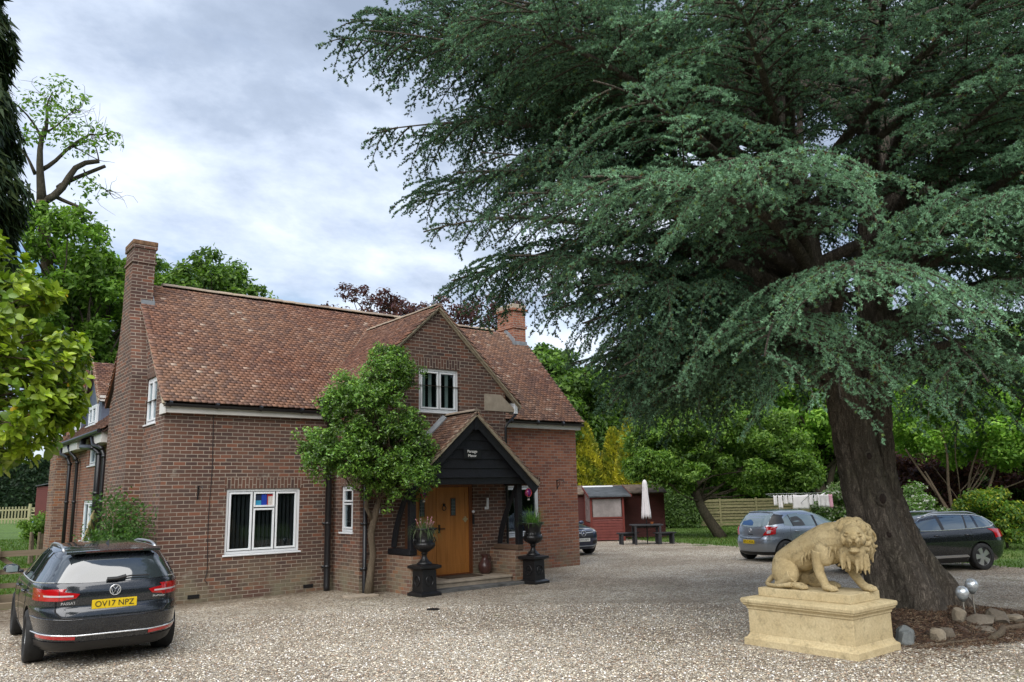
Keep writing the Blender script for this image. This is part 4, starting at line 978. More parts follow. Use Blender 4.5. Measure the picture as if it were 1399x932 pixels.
for a, b_, r0, r1 in ((t0, (3.75, 34.2, 16.6), .20, .07), (t0, (5.7, 33.8, 15.55), .17, .09), ((4.4, 34.1, 14.2), (5.95, 33.8, 15.4), .11, .07), ((3.75, 34.2, 14.8), (5.3, 33.8, 16.6), .10, .04), ((3.75, 34.2, 16.2), (3.9, 34, 18.1), .09, .02),
                      ((3.75, 34.2, 16.0), (2.6, 34, 17.3), .07, .02), ((5.3, 33.8, 16.6), (6.4, 33.7, 16.9), .04, .01), ((4.2, 34.1, 13.9), (5.6, 33.8, 13.3), .09, .06), ((5.7, 33.8, 15.55), (5.3, 33.8, 16.9), .03, .01), ((3.75, 34.2, 16.4), (4.9, 33.8, 17.7), .05, .012), ((3.6, 34.2, 14.6), (2.5, 34.1, 15.8), .08, .02), ((5.2, 33.9, 15.1), (6.3, 33.7, 14.1), .03, .01)):
    branch_mesh(tb, a, b_, r0, r1, rgx, 6, .06, 7)
    if r1 < .05:
        for q in range(9): branch_mesh(tb, np.array(a)+(np.array(b_)-np.array(a))*(.55+.45*rgx.random()), np.array(b_)+rgx.normal(size=3)*.55, max(.012, r1*.6), .005, rgx, 5, .12, 4)
build(tb, 'limbs', 'bark', t, smooth=True, uv=False)
def conifer_drop(name, label, x, y, zt, rad, n, seed, pal, zb=0, spr=.16):
    rg = np.random.default_rng(seed); root = empty(name, (x, y, zb), label, 'tree')
    tb = MB(); branch_mesh(tb, (x, y, zb-.2), (x, y, zt), .35, .04, rg, 8, .01, 8); build(tb, 'trunk', 'bark', root, smooth=True, uv=False)
    u = rg.random(n)**.8; z = zb+8.5+(zt-zb-8.5)*(1-u); R_ = rad*(1-((z-zb)/(zt-zb))**1.6)**.8
    a = rg.random(n)*6.283; lay = np.sin(z*2.6+np.sin(a*3)*1.4)*.22+np.sin(a*7+z)*.12; r_ = R_*(.55+.45*rg.random(n)**.4)*(1+lay)
    P = np.stack([x+r_*np.cos(a), y+r_*np.sin(a), z-.35*r_/rad+rg.normal(size=n)*.12], 1)
    N = unit(np.stack([np.cos(a), np.sin(a), .25+0*a], 1)+rg.normal(size=(n, 3))*.5); T = np.tile(np.array([0, 0, -1.]), (n, 1))+np.stack([np.cos(a), np.sin(a), 0*a], 1)*.5+rg.normal(size=(n, 3))*.25; T = unit(T)
    B = unit(np.cross(N, T)); s = spr*(.6+.8*rg.random(n))[:, None]
    V = np.stack([P-B*s*.22, P+T*s*1.4, P+B*s*.22], 1).reshape(-1, 3); F = np.arange(3*n).reshape(-1, 3)
    pal = np.array(pal); c = pal[rg.integers(0, len(pal), n)]*(.7+.6*rg.random((n, 1)))
    np_mesh('crown', V, F, 'needle', np.repeat(c, 3, 0), root); return root
conifer_drop('cypress_tree', 'dark drooping conifer at the left edge of the photo', -.15+.6, 25.6, 20.5, 2.4, 60000, 13, [(.022, .045, .018), (.035, .06, .02), (.05, .075, .02)], .3, .22)
broadleaf('lime_tree', 'rounded dark green tree rising behind the left half of the roof', 'tree', (10.2, 36, 0), (10.2, 36, 7),
          [((9.3, 35.5, 10.9), (2.3, 2, 2.0)), ((12.2, 34.5, 9.9), (2.0, 1.8, 1.8)), ((7.4, 36, 10.0), (1.7, 1.6, 2.2)), ((10.9, 35, 10.6), (1.6, 1.6, 1.7))], 120, 36000, .11, G_MID+G_DARK[2:], 14, .35, clump_r=(.3, .72), surf=.9)
broadleaf('copper_beech_tree', 'purple leaved tree showing over the middle of the ridge', 'tree', (18, 31, 0), (18, 31, 7),
          [((16.6, 31.4, 10.1), (1.9, 1.3, 1.1)), ((19.0, 29.8, 9.9), (1.9, 1.2, 1.0)), ((21.2, 28, 9.8), (1.7, 1.2, 1.1)), ((18, 30.5, 9.2), (3, 1, .8))], 90, 13000, .085, PURP, 15, .3, clump_r=(.2, .6), surf=.8)
broadleaf('hazel_tree', 'dark green tree just right of the house gable end', 'tree', (23.0, 26.2, 0), (23, 26.2, 4),
          [((22.9, 25.3, 5.6), (2.1, 1.8, 2.4)), ((24.8, 25.0, 4.6), (1.5, 1.4, 1.9)), ((21.6, 25.8, 6.6), (1.5, 1.4, 1.6))], 90, 48000, .11, G_DARK+G_MID[:2], 16, .3, clump_r=(.4, .8), push=1.27)
def gold_conifer(x, y, zt, rad, seed, label):
    rg = np.random.default_rng(seed); n = 30000; root = empty('golden_conifer', (x, y, 0), label, 'tree', 'golden conifers behind the sheds')
    tb = MB(); tb.tube([(x, y, 0), (x, y, zt*.8)], [.12, .02], 6); build(tb, 'trunk', 'bark', root, uv=False)
    z = .3+(zt-.3)*rg.random(n)**1.1; R_ = rad*np.clip(1-(z/zt)**1.7, 0, 1)**.72; a = rg.random(n)*6.283
    r_ = R_*(.72+.28*rg.random(n))*(1+.09*np.sin(a*5+z*2.5)+.08*np.sin(z*7+a*3))
    P = np.stack([x+r_*np.cos(a), y+r_*np.sin(a), z], 1)+rg.normal(size=(n, 3))*.05
    T = unit(np.stack([np.cos(a)*.6, np.sin(a)*.6, .8+0*a], 1)+rg.normal(size=(n, 3))*.35); B = unit(np.cross(T, rg.normal(size=(n, 3)))); s = (.065+.07*rg.random(n))[:, None]
    V = np.stack([P-B*s*.5, P+T*s*1.6, P+B*s*.5], 1).reshape(-1, 3); F = np.arange(3*n).reshape(-1, 3)
    k = np.clip((r_/np.maximum(R_, .01)-.75)*2.6+.25*np.sin(z*3+a*2)+.2*rg.normal(size=n), 0, 1)[:, None]
    c = (np.array([.48, .43, .035])*k+np.array([.15, .20, .03])*(1-k))*(.75+.5*rg.random((n, 1)))
    np_mesh('foliage', V, F, 'leaf', np.repeat(c, 3, 0), root)
gold_conifer(28.5, 30.1, 5.45, 1.2, 21, 'leftmost golden yellow conifer, beside the house wall')
gold_conifer(29.9, 29.3, 5.1, .95, 22, 'middle golden yellow conifer of three behind the sheds')
gold_conifer(30.1, 28.3, 5.5, 1.03, 23, 'rightmost golden yellow conifer of three behind the sheds')
# hedge beyond the sheds
def hedge(name, label, x0, x1, y0, y1, zt, n, pal, seed, cat='hedge', leaf=.07, kind=None, zb=0, jag=.1):
    rg = np.random.default_rng(seed); a = np.array([x0, y0], float); b_ = np.array([x1, y1], float); d = (b_-a); L = np.linalg.norm(d); d /= L; nv = np.array([-d[1], d[0]])
    u = rg.random(n); s = rg.random(n); top = rg.random(n) < .3
    w = np.where(top, (s-.5)*1.2, -.6+.15*rg.random(n)); w = np.where(rg.random(n) < .15, -w, w)
    hh = zt*(1+jag*np.sin(u*L*1.7)+jag*.6*np.sin(u*L*4.1+2)); z = np.where(top, hh-.12*rg.random(n), hh*s)
    p = a+d*(u*L)[:, None]+nv*w[:, None]; P = np.stack([p[:, 0], p[:, 1], z+zb], 1)+rg.normal(size=(n, 3))*.09
    N = unit(rg.normal(size=(n, 3))*.8+np.stack([nv[0]*np.sign(w), nv[1]*np.sign(w), .4+0*w], 1))
    V, F = leaf_quads(P, N, leaf*(.6+.7*rg.random(n)), .5, rg); pal = np.array(pal); c = pal[rg.integers(0, len(pal), n)]*(.7+.6*rg.random((n, 1)))
    core = MB(); q = [a-nv*.45, b_-nv*.45, b_+nv*.45, a+nv*.45]; core.prism([(v[0], v[1], zb) for v in q], (0, 0, zt*.86))
    M['hedgecore'] = M.get('hedgecore') or plain('dense inner twigs', (.016, .028, .010), .95)
    o = np_mesh(name, V, F, 'leaf', np.repeat(c, 4, 0)); set_props(o, label, cat, kind=kind); build(core, 'inner_twigs', 'hedgecore', o, uv=False)
    return o
hedge('laurel_hedge', 'dark green clipped hedge between the red shed and the slatted fence', 31.2, 33.9, 30.0, 27.2, 2.15, 16000, G_DARK[:3], 31)
hedge('field_hedge', 'distant dark hedgerow beyond the left lawn gate', -8, 30, 84, 96, 6.2, 26000, [(.02, .045, .02), (.03, .06, .025), (.04, .075, .03)], 32, leaf=.22, zb=.5, jag=.16)
# leaning tree on the lawn
broadleaf('leaning_apple_tree', 'round leafy tree with a leaning trunk in front of the slatted fence', 'tree', (27.75, 21.15, 0), (26.85, 21.65, 1.9),
          [((26.3, 21.9, 3.6), (2.1, 1.7, 1.5)), ((28.6, 20.1, 3.7), (2.2, 1.7, 1.7)), ((27.4, 21.0, 4.6), (1.7, 1.5, 1.1)), ((25.3, 22.6, 3.0), (1.1, 1.0, 1.0)), ((29.9, 19.0, 2.8), (1.2, 1.1, 1.1))], 130, 85000, .075, G_MID+[(.08, .165, .03)], 41, .27, clump_r=(.32, .66), surf=.6, nlimb=26)
broadleaf('maple_tree', 'light green tree with dark forked trunk behind the washing line', 'tree', (39.5, 23.2, 0), (39.0, 23.5, 3.2),
          [((39.0, 23.1, 6.6), (3.2, 2.6, 2.8)), ((41.5, 20.6, 6), (2.4, 2.2, 2.6)), ((36.8, 25.5, 6.2), (2.4, 2.1, 2.2)), ((38.4, 23.9, 4.1), (2.6, 2, 1.3))], 120, 60000, .13, G_FRESH, 42, .38, clump_r=(.55, 1.0), stems=[(41, 22, 5)])
broadleaf('ash_tree', 'tall spreading green tree rising behind the slatted fence', 'tree', (44, 33.5, 0), (44, 33.5, 5),
          [((43, 34, 8), (4.2, 3.5, 3.8)), ((47, 30, 7.2), (4, 3.5, 3.8)), ((39.5, 36.5, 7.2), (3.6, 3.2, 3.8)), ((44, 33, 4), (4.5, 3, 2.5))], 130, 52000, .2, G_DARK+G_MID, 43, .45, clump_r=(.8, 1.5))
broadleaf('oak_tree', 'broad dark tree behind the hedge and red shed', 'tree', (35, 41, 0), (35, 41, 5),
          [((34.5, 41.5, 6.8), (4.2, 3.5, 4.2)), ((39, 38, 6.4), (3.6, 3.2, 3.8)), ((30.5, 43, 6.6), (3.4, 3, 3.6))], 110, 44000, .2, G_DARK, 44, .45, clump_r=(.8, 1.5))
# right hand group
broadleaf('young_cherry_tree', 'light green multi stemmed tree behind the black estate car', 'tree', (29.1, 12.2, 0), (29.1, 12.15, 1.25),
          [((29.2, 11.6, 3.9), (2.0, 1.7, 1.4)), ((28.3, 13.6, 4.3), (1.7, 1.6, 1.3)), ((30.0, 9.7, 3.9), (1.7, 1.6, 1.5)), ((29.4, 11.0, 5.2), (1.8, 1.5, .9)), ((29.8, 8.2, 3.0), (1.2, 1.1, 1.5))], 105, 62000, .075, G_FRESH, 45, .12, 'leaf', 'bark_pale', (.35, .65), surf=.5, nlimb=8,
          stems=[(28.2, 13.4, 3.2), (29.6, 10.9, 3.4), (28.9, 12.4, 3.8), (29.4, 11.5, 3.1), (28.6, 13.0, 2.4)])
broadleaf('copper_shrub', 'dark purple leaved shrub between the cedar trunk and the young tree', 'shrub', (31.6, 14.2, 0), (31.6, 14.2, 1),
          [((31.6, 14.3, 1.9), (1.5, 1.6, 1.4)), ((32.2, 12.6, 1.6), (1.3, 1.4, 1.3))], 50, 15000, .08, PURP, 46, .1, clump_r=(.35, .6))
broadleaf('white_flowering_shrub', 'green shrub dotted with white blossom beside the black estate roof', 'shrub', (26.2, 12.3, 0), (26.2, 12.3, .7),
          [((26.2, 12.5, 1.25), (.9, 1.0, .75))], 34, 12000, .05, [(.10, .2, .04), (.13, .24, .06), (.5, .52, .46), (.09, .18, .03)], 47, .06, clump_r=(.2, .38))
broadleaf('elder_shrub', 'pale green flowering shrub at the left edge of the cedar trunk', 'shrub', (33.4, 19.0, 0), (33.4, 19, .7),
          [((33.4, 19.0, 1.15), (1.2, 1.1, .75))], 30, 9000, .07, [(.12, .22, .05), (.15, .26, .08), (.42, .45, .36)], 48, .06, clump_r=(.25, .42))
broadleaf('golden_shrub', 'yellow green shrub on the lawn beyond the rear of the black estate', 'shrub', (26.9, 10.1, 0), (26.9, 10.1, .5),
          [((26.7, 10.6, 1.0), (.8, .9, .75)), ((27.0, 9.7, .8), (.65, .6, .6))], 36, 12000, .055, [(.09, .19, .03), (.13, .22, .03), (.30, .33, .035), (.07, .15, .03)], 49, .05, clump_r=(.2, .38))
broadleaf('dark_yew_tree', 'dark evergreen tree at the right edge behind the lawn', 'tree', (33, 8.5, 0), (33, 8.5, 3),
          [((33.2, 8.0, 3.3), (2.0, 2.2, 3.0)), ((34.5, 11.5, 3.6), (2.2, 2.2, 2.6)), ((33.0, 5.0, 3.4), (2, 2, 3.0))], 90, 40000, .12, G_DARK, 50, .25, clump_r=(.5, .9))
broadleaf('beech_tree', 'tall green tree behind the young multi stemmed tree', 'tree', (41, 13.5, 0), (41, 13.5, 4),
          [((41, 12, 4.0), (3.4, 4, 1.9)), ((41, 14, 6.0), (3.2, 3, 3.4)), ((42, 9.5, 5.8), (3.0, 3, 3.2)), ((41, 17.6, 5.6), (2.6, 2.6, 3.0)), ((42, 5.5, 5.4), (3, 3, 3.2))], 160, 62000, .17, G_MID+G_FRESH[:2], 51, .35, clump_r=(.6, 1.2))
hedge('garden_hedge', 'long dark hedge behind the far fence and trees', 46, 50, 40, -6, 7.2, 42000, G_DARK, 52, leaf=.17, jag=.08)

# tree trained against the house wall
def wall_tree():
    rg = np.random.default_rng(61)
    root = empty('holly_tree', (8.0, 14.86, 0), 'small evergreen tree growing up the house wall left of the porch', 'tree')
    tb = MB()
    stem = [(7.98, 14.86, -.05), (8.0, 14.84, .35), (8.06, 14.84, .8), (8.0, 14.82, 1.2), (8.08, 14.80, 1.6), (8.16, 14.78, 1.9), (8.16, 14.75, 2.4), (8.1, 14.7, 3.0), (8.0, 14.7, 3.8), (8.05, 14.7, 4.6)]
    tb.tube(stem, [.10, .075, .066, .068, .070, .058, .052, .045, .035, .02], 10)
    tb.tube([(8.04, 14.82, 1.45), (7.86, 14.8, 1.75), (7.92, 14.78, 2.0), (7.85, 14.75, 2.3)], [.05, .045, .04, .03], 8)
    lob = [((8.35, 14.2, 2.22), (.70, .6, .36)), ((7.0, 14.3, 2.65), (.65, .6, .36)), ((7.90, 14.3, 2.75), (1.20, .8, .68)), ((6.95, 14.35, 2.95), (.72, .65, .42)), ((7.75, 14.35, 3.55), (.92, .75, .68)), ((7.95, 14.4, 4.25), (.50, .5, .52)), ((7.3, 14.4, 3.85), (.5, .5, .34)), ((8.6, 14.3, 2.5), (.55, .5, .38)), ((8.1, 14.4, 4.72), (.26, .25, .30)), ((8.45, 14.3, 4.45), (.24, .25, .26)), ((8.45, 14.3, 3.25), (.38, .4, .28))]
    C = []; Pn = []
    for c, r_ in lob:
        for _ in range(int(60*np.prod(r_)**.5)+6):
            d = unit(rg.normal(size=3)); C.append(np.array(c)+d*np.array(r_)*(.6+.4*rg.random()))
    C = np.array(C); C = C[C[:, 1] < 15.0]
    for c in C[rg.permutation(len(C))[:60]]: branch_mesh(tb, stem[rg.integers(5, 9)], c, .03, .006, rg, 5, .08, 5)
    build(tb, 'trunk', 'bark_pale', root, smooth=True, uv=False)
    n = 62000; idx = rg.integers(0, len(C), n); d = unit(rg.normal(size=(n, 3))+np.array([0, 0, .25])); rr = (.13+.17*rg.random(len(C)))[idx]*(.3+.7*rg.random(n)**.5)
    # spiky outward shoots
    sh = unit(rg.normal(size=(len(C), 7, 3))+np.array([0, -.2, .35])); k = rg.integers(0, 7, n); d = unit(d*.35+sh[idx, k])
    P = C[idx]+d*(rr*1.25)[:, None]; P[:, 1] = np.minimum(P[:, 1], 15.02)
    N = unit(d*.3+rg.normal(size=(n, 3))*.6+np.array([-.1, -.25, .5])); V, F = leaf_quads(P, N, .031*(.7+.6*rg.random(n)), .5, rg)
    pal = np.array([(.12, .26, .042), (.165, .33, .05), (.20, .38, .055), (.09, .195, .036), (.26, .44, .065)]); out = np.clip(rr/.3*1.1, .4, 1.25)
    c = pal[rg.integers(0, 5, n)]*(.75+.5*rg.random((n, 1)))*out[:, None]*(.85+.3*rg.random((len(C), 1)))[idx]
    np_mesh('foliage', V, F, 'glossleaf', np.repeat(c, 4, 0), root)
wall_tree()
# shrub by the end wall, beyond the near car
def end_shrub():
    rg = np.random.default_rng(62); root = empty('rose_shrub', (3.6, 17.2, 0), 'leafy green shrub against the left end wall behind the parked estate', 'shrub'); tb = MB(); C = []
    for i in range(14):
        a = np.array([3.85+rg.normal()*.08, 17.35+rg.normal()*.3, 0]); b_ = np.array([3.75+rg.normal()*.16, 17.4+rg.normal()*.62, 1.0+rg.random()*1.15]); branch_mesh(tb, a, b_, .012, .005, rg, 6, .08, 5)
        for q in range(7): C.append(a+(b_-a)*(.4+.6*rg.random())+rg.normal(size=3)*.16)
    build(tb, 'stems', 'bark_pale', root, uv=False); C = np.array(C); C[:, 0] = np.minimum(C[:, 0], 3.95); n = 9000; idx = rg.integers(0, len(C), n); P = C[idx]+rg.normal(size=(n, 3))*.13; P[:, 0] = np.minimum(P[:, 0], 4.2)
    V, F = leaf_quads(P, unit(rg.normal(size=(n, 3))+np.array([-.2, -.2, .6])), .04*(.6+.7*rg.random(n)), .42, rg); pal = np.array([(.05, .12, .025), (.07, .16, .03), (.04, .095, .02), (.10, .19, .04)])
    np_mesh('foliage', V, F, 'leaf', np.repeat(pal[rg.integers(0, 4, n)]*(.7+.5*rg.random((n, 1))), 4, 0), root)
    k = MB()
    for i in range(5):
        z = .95+.16*i; k.tube([(3.45+.02*i, 18.8-.2*i, z), (3.42, 18.62-.2*i, z+.08), (3.40, 18.45-.2*i, z+.20)], [.03, .055, .01], 6)
    M['dryleaf'] = plain('dry cream leaves', (.42, .36, .19), .8, var=.3); build(k, 'dry_leaves', 'dryleaf', root, uv=False)
end_shrub()

# -- magnolia leaves close to the camera at the left edge
def magnolia():
    rg = np.random.default_rng(71); root = empty('magnolia_tree', (-.6, 8.3, 0), 'bright yellow green large leaved tree filling the left edge', 'tree'); tb = MB()
    top = np.array([-.55, 8.2, 2.2]); branch_mesh(tb, (-.6, 8.3, -.1), top, .09, .07, rg, 6, .02, 8)
    lob = [((.45, 7.55, 3.45), (.62, .7, .70)), ((.55, 7.5, 2.75), (.70, .75, .55)), ((.1, 7.7, 4.0), (.62, .6, .38)), ((1.05, 7.35, 3.05), (.30, .35, .35)), ((.75, 7.4, 2.55), (.45, .4, .3)), ((-.2, 7.9, 3.2), (.9, .8, 1.0)), ((1.12, 7.35, 2.72), (.20, .3, .2)), ((.78, 7.45, 3.62), (.34, .35, .16)), ((.35, 7.5, 2.3), (.5, .5, .18))]
    tips = []
    for c, r_ in lob:
        for _ in range(int(520*np.prod(r_)**.6)+20):
            d = unit(rg.normal(size=3)+np.array([.1, -.1, .1])); p = np.array(c)+d*np.array(r_)*(.55+.45*rg.random()**.5); tips.append((p, unit(d*.7+np.array([.1, 0, .6])+rg.normal(size=3)*.3)))
    for p, d in [tips[i] for i in rg.permutation(len(tips))[:170]]:
        a = top+np.array([0, 0, rg.random()*1.0]); m_ = (a+p)/2+np.array([0, 0, .12]); pts = [a*(1-q)**2+m_*2*q*(1-q)+p*q*q for q in np.linspace(0, 1, 7)]; tb.tube(pts, [.022, .018, .014, .010, .008, .006, .004], 5)
    build(tb, 'trunk', 'bark_pale', root, smooth=True, uv=False)
    Vs = []; Fs = []; Cs = []; o_ = 0
    tpl = []; nseg = 5
    for i in range(nseg+1):
        q = i/nseg; w = math.sin(math.pi*min(1, q*.93+.05))**.75*.34; w = w*(1 if q < 1 else 0); bend = -.25*q*q
        tpl += [(q, -w, bend+.30*w), (q, 0, bend), (q, w, bend+.30*w)]
    tpl = np.array(tpl); tf = [(3*i+j, 3*i+j+1, 3*i+j+4, 3*i+j+3) for i in range(nseg) for j in range(2)]; tf = np.array(tf)
    for p, d in tips:
        k = rg.integers(5, 9); young = rg.random(); a0 = rg.random()*6.28; r_ = unit(np.cross(d, rg.normal(size=3))); q_ = np.cross(d, r_)
        for j in range(k):
            an = a0+j*2.4; el = .25+.75*(j/k)+rg.normal()*.12; ax = unit((r_*math.cos(an)+q_*math.sin(an))*math.cos(el)+d*math.sin(el)+np.array([0, 0, -.12])); nn = unit(d-ax*np.dot(d, ax)+rg.normal(size=3)*.12); bb = np.cross(nn, ax); L = (.06+.055*rg.random())*(1-.35*j/k)
            b0 = p-d*.05*(1-j/k); V = b0+L*(tpl[:, 0:1]*ax+tpl[:, 1:2]*bb+tpl[:, 2:3]*nn); Vs.append(V); Fs.append(tf+o_); o_ += len(V)
            if rg.random() < .012: c = np.array([.62, .42, .03])
            else: c = (np.array([.13, .235, .025])*(1-young)+np.array([.36, .46, .04])*young)*(.8+.4*rg.random())*(1.15 if j > k*.6 else .85)
            Cs.append(np.tile(c, (len(V), 1)))
    np_mesh('foliage', np.concatenate(Vs), np.concatenate(Fs), 'glossleaf', np.concatenate(Cs), root, smooth=True)
magnolia()

hedge('added_reflection_trees', 'unseen dark tree belt added behind the camera for window reflections', -60, 60, -34, -30, 9.5, 9000, G_DARK[:2], 99, cat='tree belt', leaf=.5, jag=.2, kind='stuff')  # both unseen belts are added so that the panes reflect something dark
hedge('added_reflection_trees', 'unseen dark tree belt added left of the camera for window reflections', -38, -34, -30, 60, 8.5, 7000, G_DARK[:2], 98, cat='tree belt', leaf=.5, jag=.2, kind='stuff')
# ================================================================ the cedar
def cedar():
    rg = np.random.default_rng(101)
    root = empty('cedar_tree', (12.1, 5.9, 0), 'huge twin trunked blue green cedar spreading over the drive', 'tree')
    cr_ = np.array([math.cos(YAW), -math.sin(YAW), 0]); cf = np.array([math.sin(YAW), math.cos(YAW), 0])       # screen right / away
    # --- trunks, with flare, ribs and knots
    def trunk(name, pts, radii, seed, flare, ring=72, parent=root):
        r2 = np.random.default_rng(seed); pts = np.array(pts, float); n = 90; T = np.linspace(0, len(pts)-1, n); ctr = np.stack([np.interp(T, range(len(pts)), pts[:, k]) for k in range(3)], 1)
        for _ in range(6): ctr[1:-1] = (ctr[:-2]+2*ctr[1:-1]+ctr[2:])/4
        rad = np.interp(T, range(len(pts)), radii); th = np.linspace(0, 2*np.pi, ring, endpoint=False)
        V = []
        ph = r2.random(6)*6.28
        for i in range(n):
            z = ctr[i, 2]; fl = math.exp(-max(z, 0)/.42)*flare
            r_ = rad[i]*(1+.06*np.sin(3*th+ph[0]+z*.3)+.045*np.sin(5*th+ph[1]-z*.5)+.02*np.sin(11*th+ph[2]+z))+fl*(.45+.55*np.clip(np.sin(4*th+ph[3])+.4*np.sin(7*th+ph[4]), -.6, 1.2))
            r_ = r_+.012*np.sin(23*th+z*2+np.sin(z*5))+.008*r2.normal(size=ring)
            V.append(np.stack([ctr[i, 0]+r_*np.cos(th), ctr[i, 1]+r_*np.sin(th), np.full(ring, z)], 1))
        V = np.concatenate(V); i, j = np.meshgrid(np.arange(n-1), np.arange(ring), indexing='ij'); a = (i*ring+j).ravel(); b_ = (i*ring+(j+1) % ring).ravel()
        F = np.stack([a, b_, b_+ring, a+ring], 1); o = np_mesh(name, V, F, 'cedar_bark', None, parent, smooth=True); return o, ctr
    P1 = [(12.12, 5.93, -.15), (11.98, 5.92, .40), (11.73, 6.0, .95), (11.5, 6.06, 1.5), (11.35, 6.06, 2.0), (11.2, 6.05, 2.6), (11.05, 6.02, 3.25), (10.92, 6.05, 3.9), (10.7, 6.25, 5.2), (10.6, 6.45, 7), (10.5, 6.5, 9), (10.4, 6.6, 12), (10.3, 6.6, 15)]
    P2 = [(12.62, 5.85, -.15), (12.50, 5.86, .45), (12.33, 6.06, 1.0), (12.18, 6.14, 1.5), (12.04, 6.18, 2.0), (11.93, 6.12, 2.6), (11.80, 6.02, 3.3), (11.75, 5.85, 4.0), (11.8, 5.8, 5.2), (11.95, 5.6, 7.0), (12.1, 5.5, 9), (12.2, 5.3, 13)]
    t1, c1 = trunk('trunk', P1, [.42, .41, .36, .325, .30, .280, .27, .27, .26, .24, .20, .13, .05], 3, .42)
    t2, c2 = trunk('trunk', P2, [.34, .32, .28, .255, .245, .24, .24, .24, .24, .20, .15, .05], 4, .36)
    t1['label'] = 'thicker front trunk with knot holes'; t2['label'] = 'slimmer rear trunk in the shade'
    kb = MB()
    for px_, pz, r_ in (((-.16, -.28), 1.75, .075), ((-.20, -.26), 2.35, .05), ((.03, -.335), 2.1, .035), ((-.22, -.25), 1.28, .06)):
        i = int(np.argmin(abs(c1[:, 2]-pz))); c = c1[i]; d = unit(np.array([px_[0], px_[1], 0])*1.0); rr = .345
        p = c+d*rr; t_ = unit(np.cross(d, [0, 0, 1])); ring = []
        kb.tube([p+(t_*math.cos(a)*.8+np.array([0, 0, 1.15])*math.sin(a))*r_ for a in np.linspace(0, 6.283, 15)], r_*.38, 8)
    build(kb, 'knot', 'cedar_bark', t1, smooth=True, uv=False)
    kb = MB()
    for px_, pz, r_ in (((-.16, -.28), 1.75, .06), ((-.20, -.26), 2.35, .04), ((-.22, -.25), 1.28, .045)):
        i = int(np.argmin(abs(c1[:, 2]-pz))); c = c1[i]; d = unit(np.array([px_[0], px_[1], 0])); p = c+d*.35; kb.sphere(tuple(p), r_, 10, sc3=(1, 1, 1.3))
    M['hollow'] = plain('dark hollow wood', (.02, .012, .009), .95); build(kb, 'knot_hole', 'hollow', t1, uv=False)
    # --- limbs
    limb = MB(); SP = []      # sprays
    def env(p, wob=0):
        q = p-np.array([11.3, 6, 0]); lat = -float(q@cr_); near = max(0., -float(q@cf))
        return np.interp(lat, [-7, -3, 2.3, 3.1, 3.6, 4.0, 4.6, 5.0, 6.0, 7.2, 9], [2.9, 2.95, 2.9, 3.05, 3.5, 4.2, 4.5, 5.0, 5.6, 6.3, 7.0])+wob+(.16*near if lat > 2 else 0)
    def out_of_crown(p, wob=0.):
        q = p-np.array([11.3, 6, 0]); lat = -float(q@cr_); near = -float(q@cf)
        if lat < 3: return False
        return lat*(11.6/max(5., 11.6-near)) > np.interp(p[2], [4.2, 5.2, 5.7, 6.3, 6.9, 7.7, 8.9, 10], [6.2, 6.7, 6.9, 6.1, 6.1, 6.9, 7.7, 7.6])+wob
    def along(c, z): i = int(np.argmin(abs(c[:, 2]-z))); return c[i]
    def make_limb(start, az, L, el0, el1, r0, frac0=.25, dens=1., side_l=1.9, hang=.62, light=0.):
        """az in screen frame: 0 right, 90 away, 180 left, 270 towards the camera"""
        n = 22; p = np.array(start, float); pts = [p.copy()]; az = math.radians(az); wob = rg.normal()*.25; ph = rg.random()*6
        for i in range(n):
            t_ = (i+1)/n; el = math.radians(el0+(el1-el0)*t_**1.2)+.08*math.sin(6*t_+ph); a = az+wob*math.sin(2.5*t_+ph)*.6
            d = (cr_*math.cos(a)+cf*math.sin(a))*math.cos(el)+np.array([0, 0, math.sin(el)]); p = p+d*L/n; pts.append(p.copy())
        cut = [k for k in range(4, n+1) if pts[k][2] < env(pts[k], .1) or out_of_crown(pts[k], -.25)]
        if cut: pts = pts[:cut[0]+1]; L = L*cut[0]/n; n = cut[0]
        pts = np.array(pts); rad = [max(.012, r0*(1-(i/n))**1.1) for i in range(n+1)]; limb.tube(pts, rad, 8)
        u = frac0; side = 1
        while u < 1.0:
            i = u*n; k = min(int(i), n-1); q = pts[k]+(pts[k+1]-pts[k])*(i-k); ax = unit(pts[k+1]-pts[k]); sd = unit(np.cross(ax, [0, 0, 1.]))*side
            ls = side_l*(.35+.65*math.sin(math.pi*min(1, (u-frac0)/(1-frac0)*.75+.22)))*(.7+.5*rg.random())
            ang = math.radians(48+rg.normal()*9); d0 = ax*math.cos(ang)+sd*math.sin(ang)+np.array([0, 0, rg.normal()*.12]); SP.append((q, unit(d0), ls, hang*(.7+.6*rg.random()), light)); side = -side
            u += .125/L/dens*(1.0+.5*rg.random())
        SP.append((pts[-2], unit(pts[-1]-pts[-2]), .7, hang, light)); return pts
    # screen azimuth, height, length chosen limb by limb where they read in the silhouette
    L_ = []
    A = lambda trunk_c, z, az, L, e0, e1, r0, **k: L_.append(make_limb(along(trunk_c, z), az, L, e0, e1, r0, **k))
    # left side, top to bottom
    A(c1, 6.2, 174, 8.2, 44, 6, .16); A(c1, 6.6, 190, 7.6, 36, -4, .14, light=.3); A(c1, 5.6, 168, 8.0, 38, -6, .16); A(c1, 5.2, 184, 7.8, 32, -14, .15, hang=.7)
    A(c1, 6.4, 204, 6.6, 32, -8, .13, light=.5); A(c1, 7.6, 180, 7.2, 30, 4, .13); A(c1, 8.4, 172, 6.4, 24, 0, .12); A(c1, 9.4, 188, 6.0, 18, -4, .11)
    A(c1, 4.7, 177, 7.6, 30, -20, .15, hang=.75); A(c1, 4.3, 190, 6.9, 30, -26, .13, hang=.8); A(c1, 4.4, 162, 7.6, 28, -20, .13, hang=.75); A(c1, 4.0, 175, 6.4, 26, -32, .12, hang=.85)
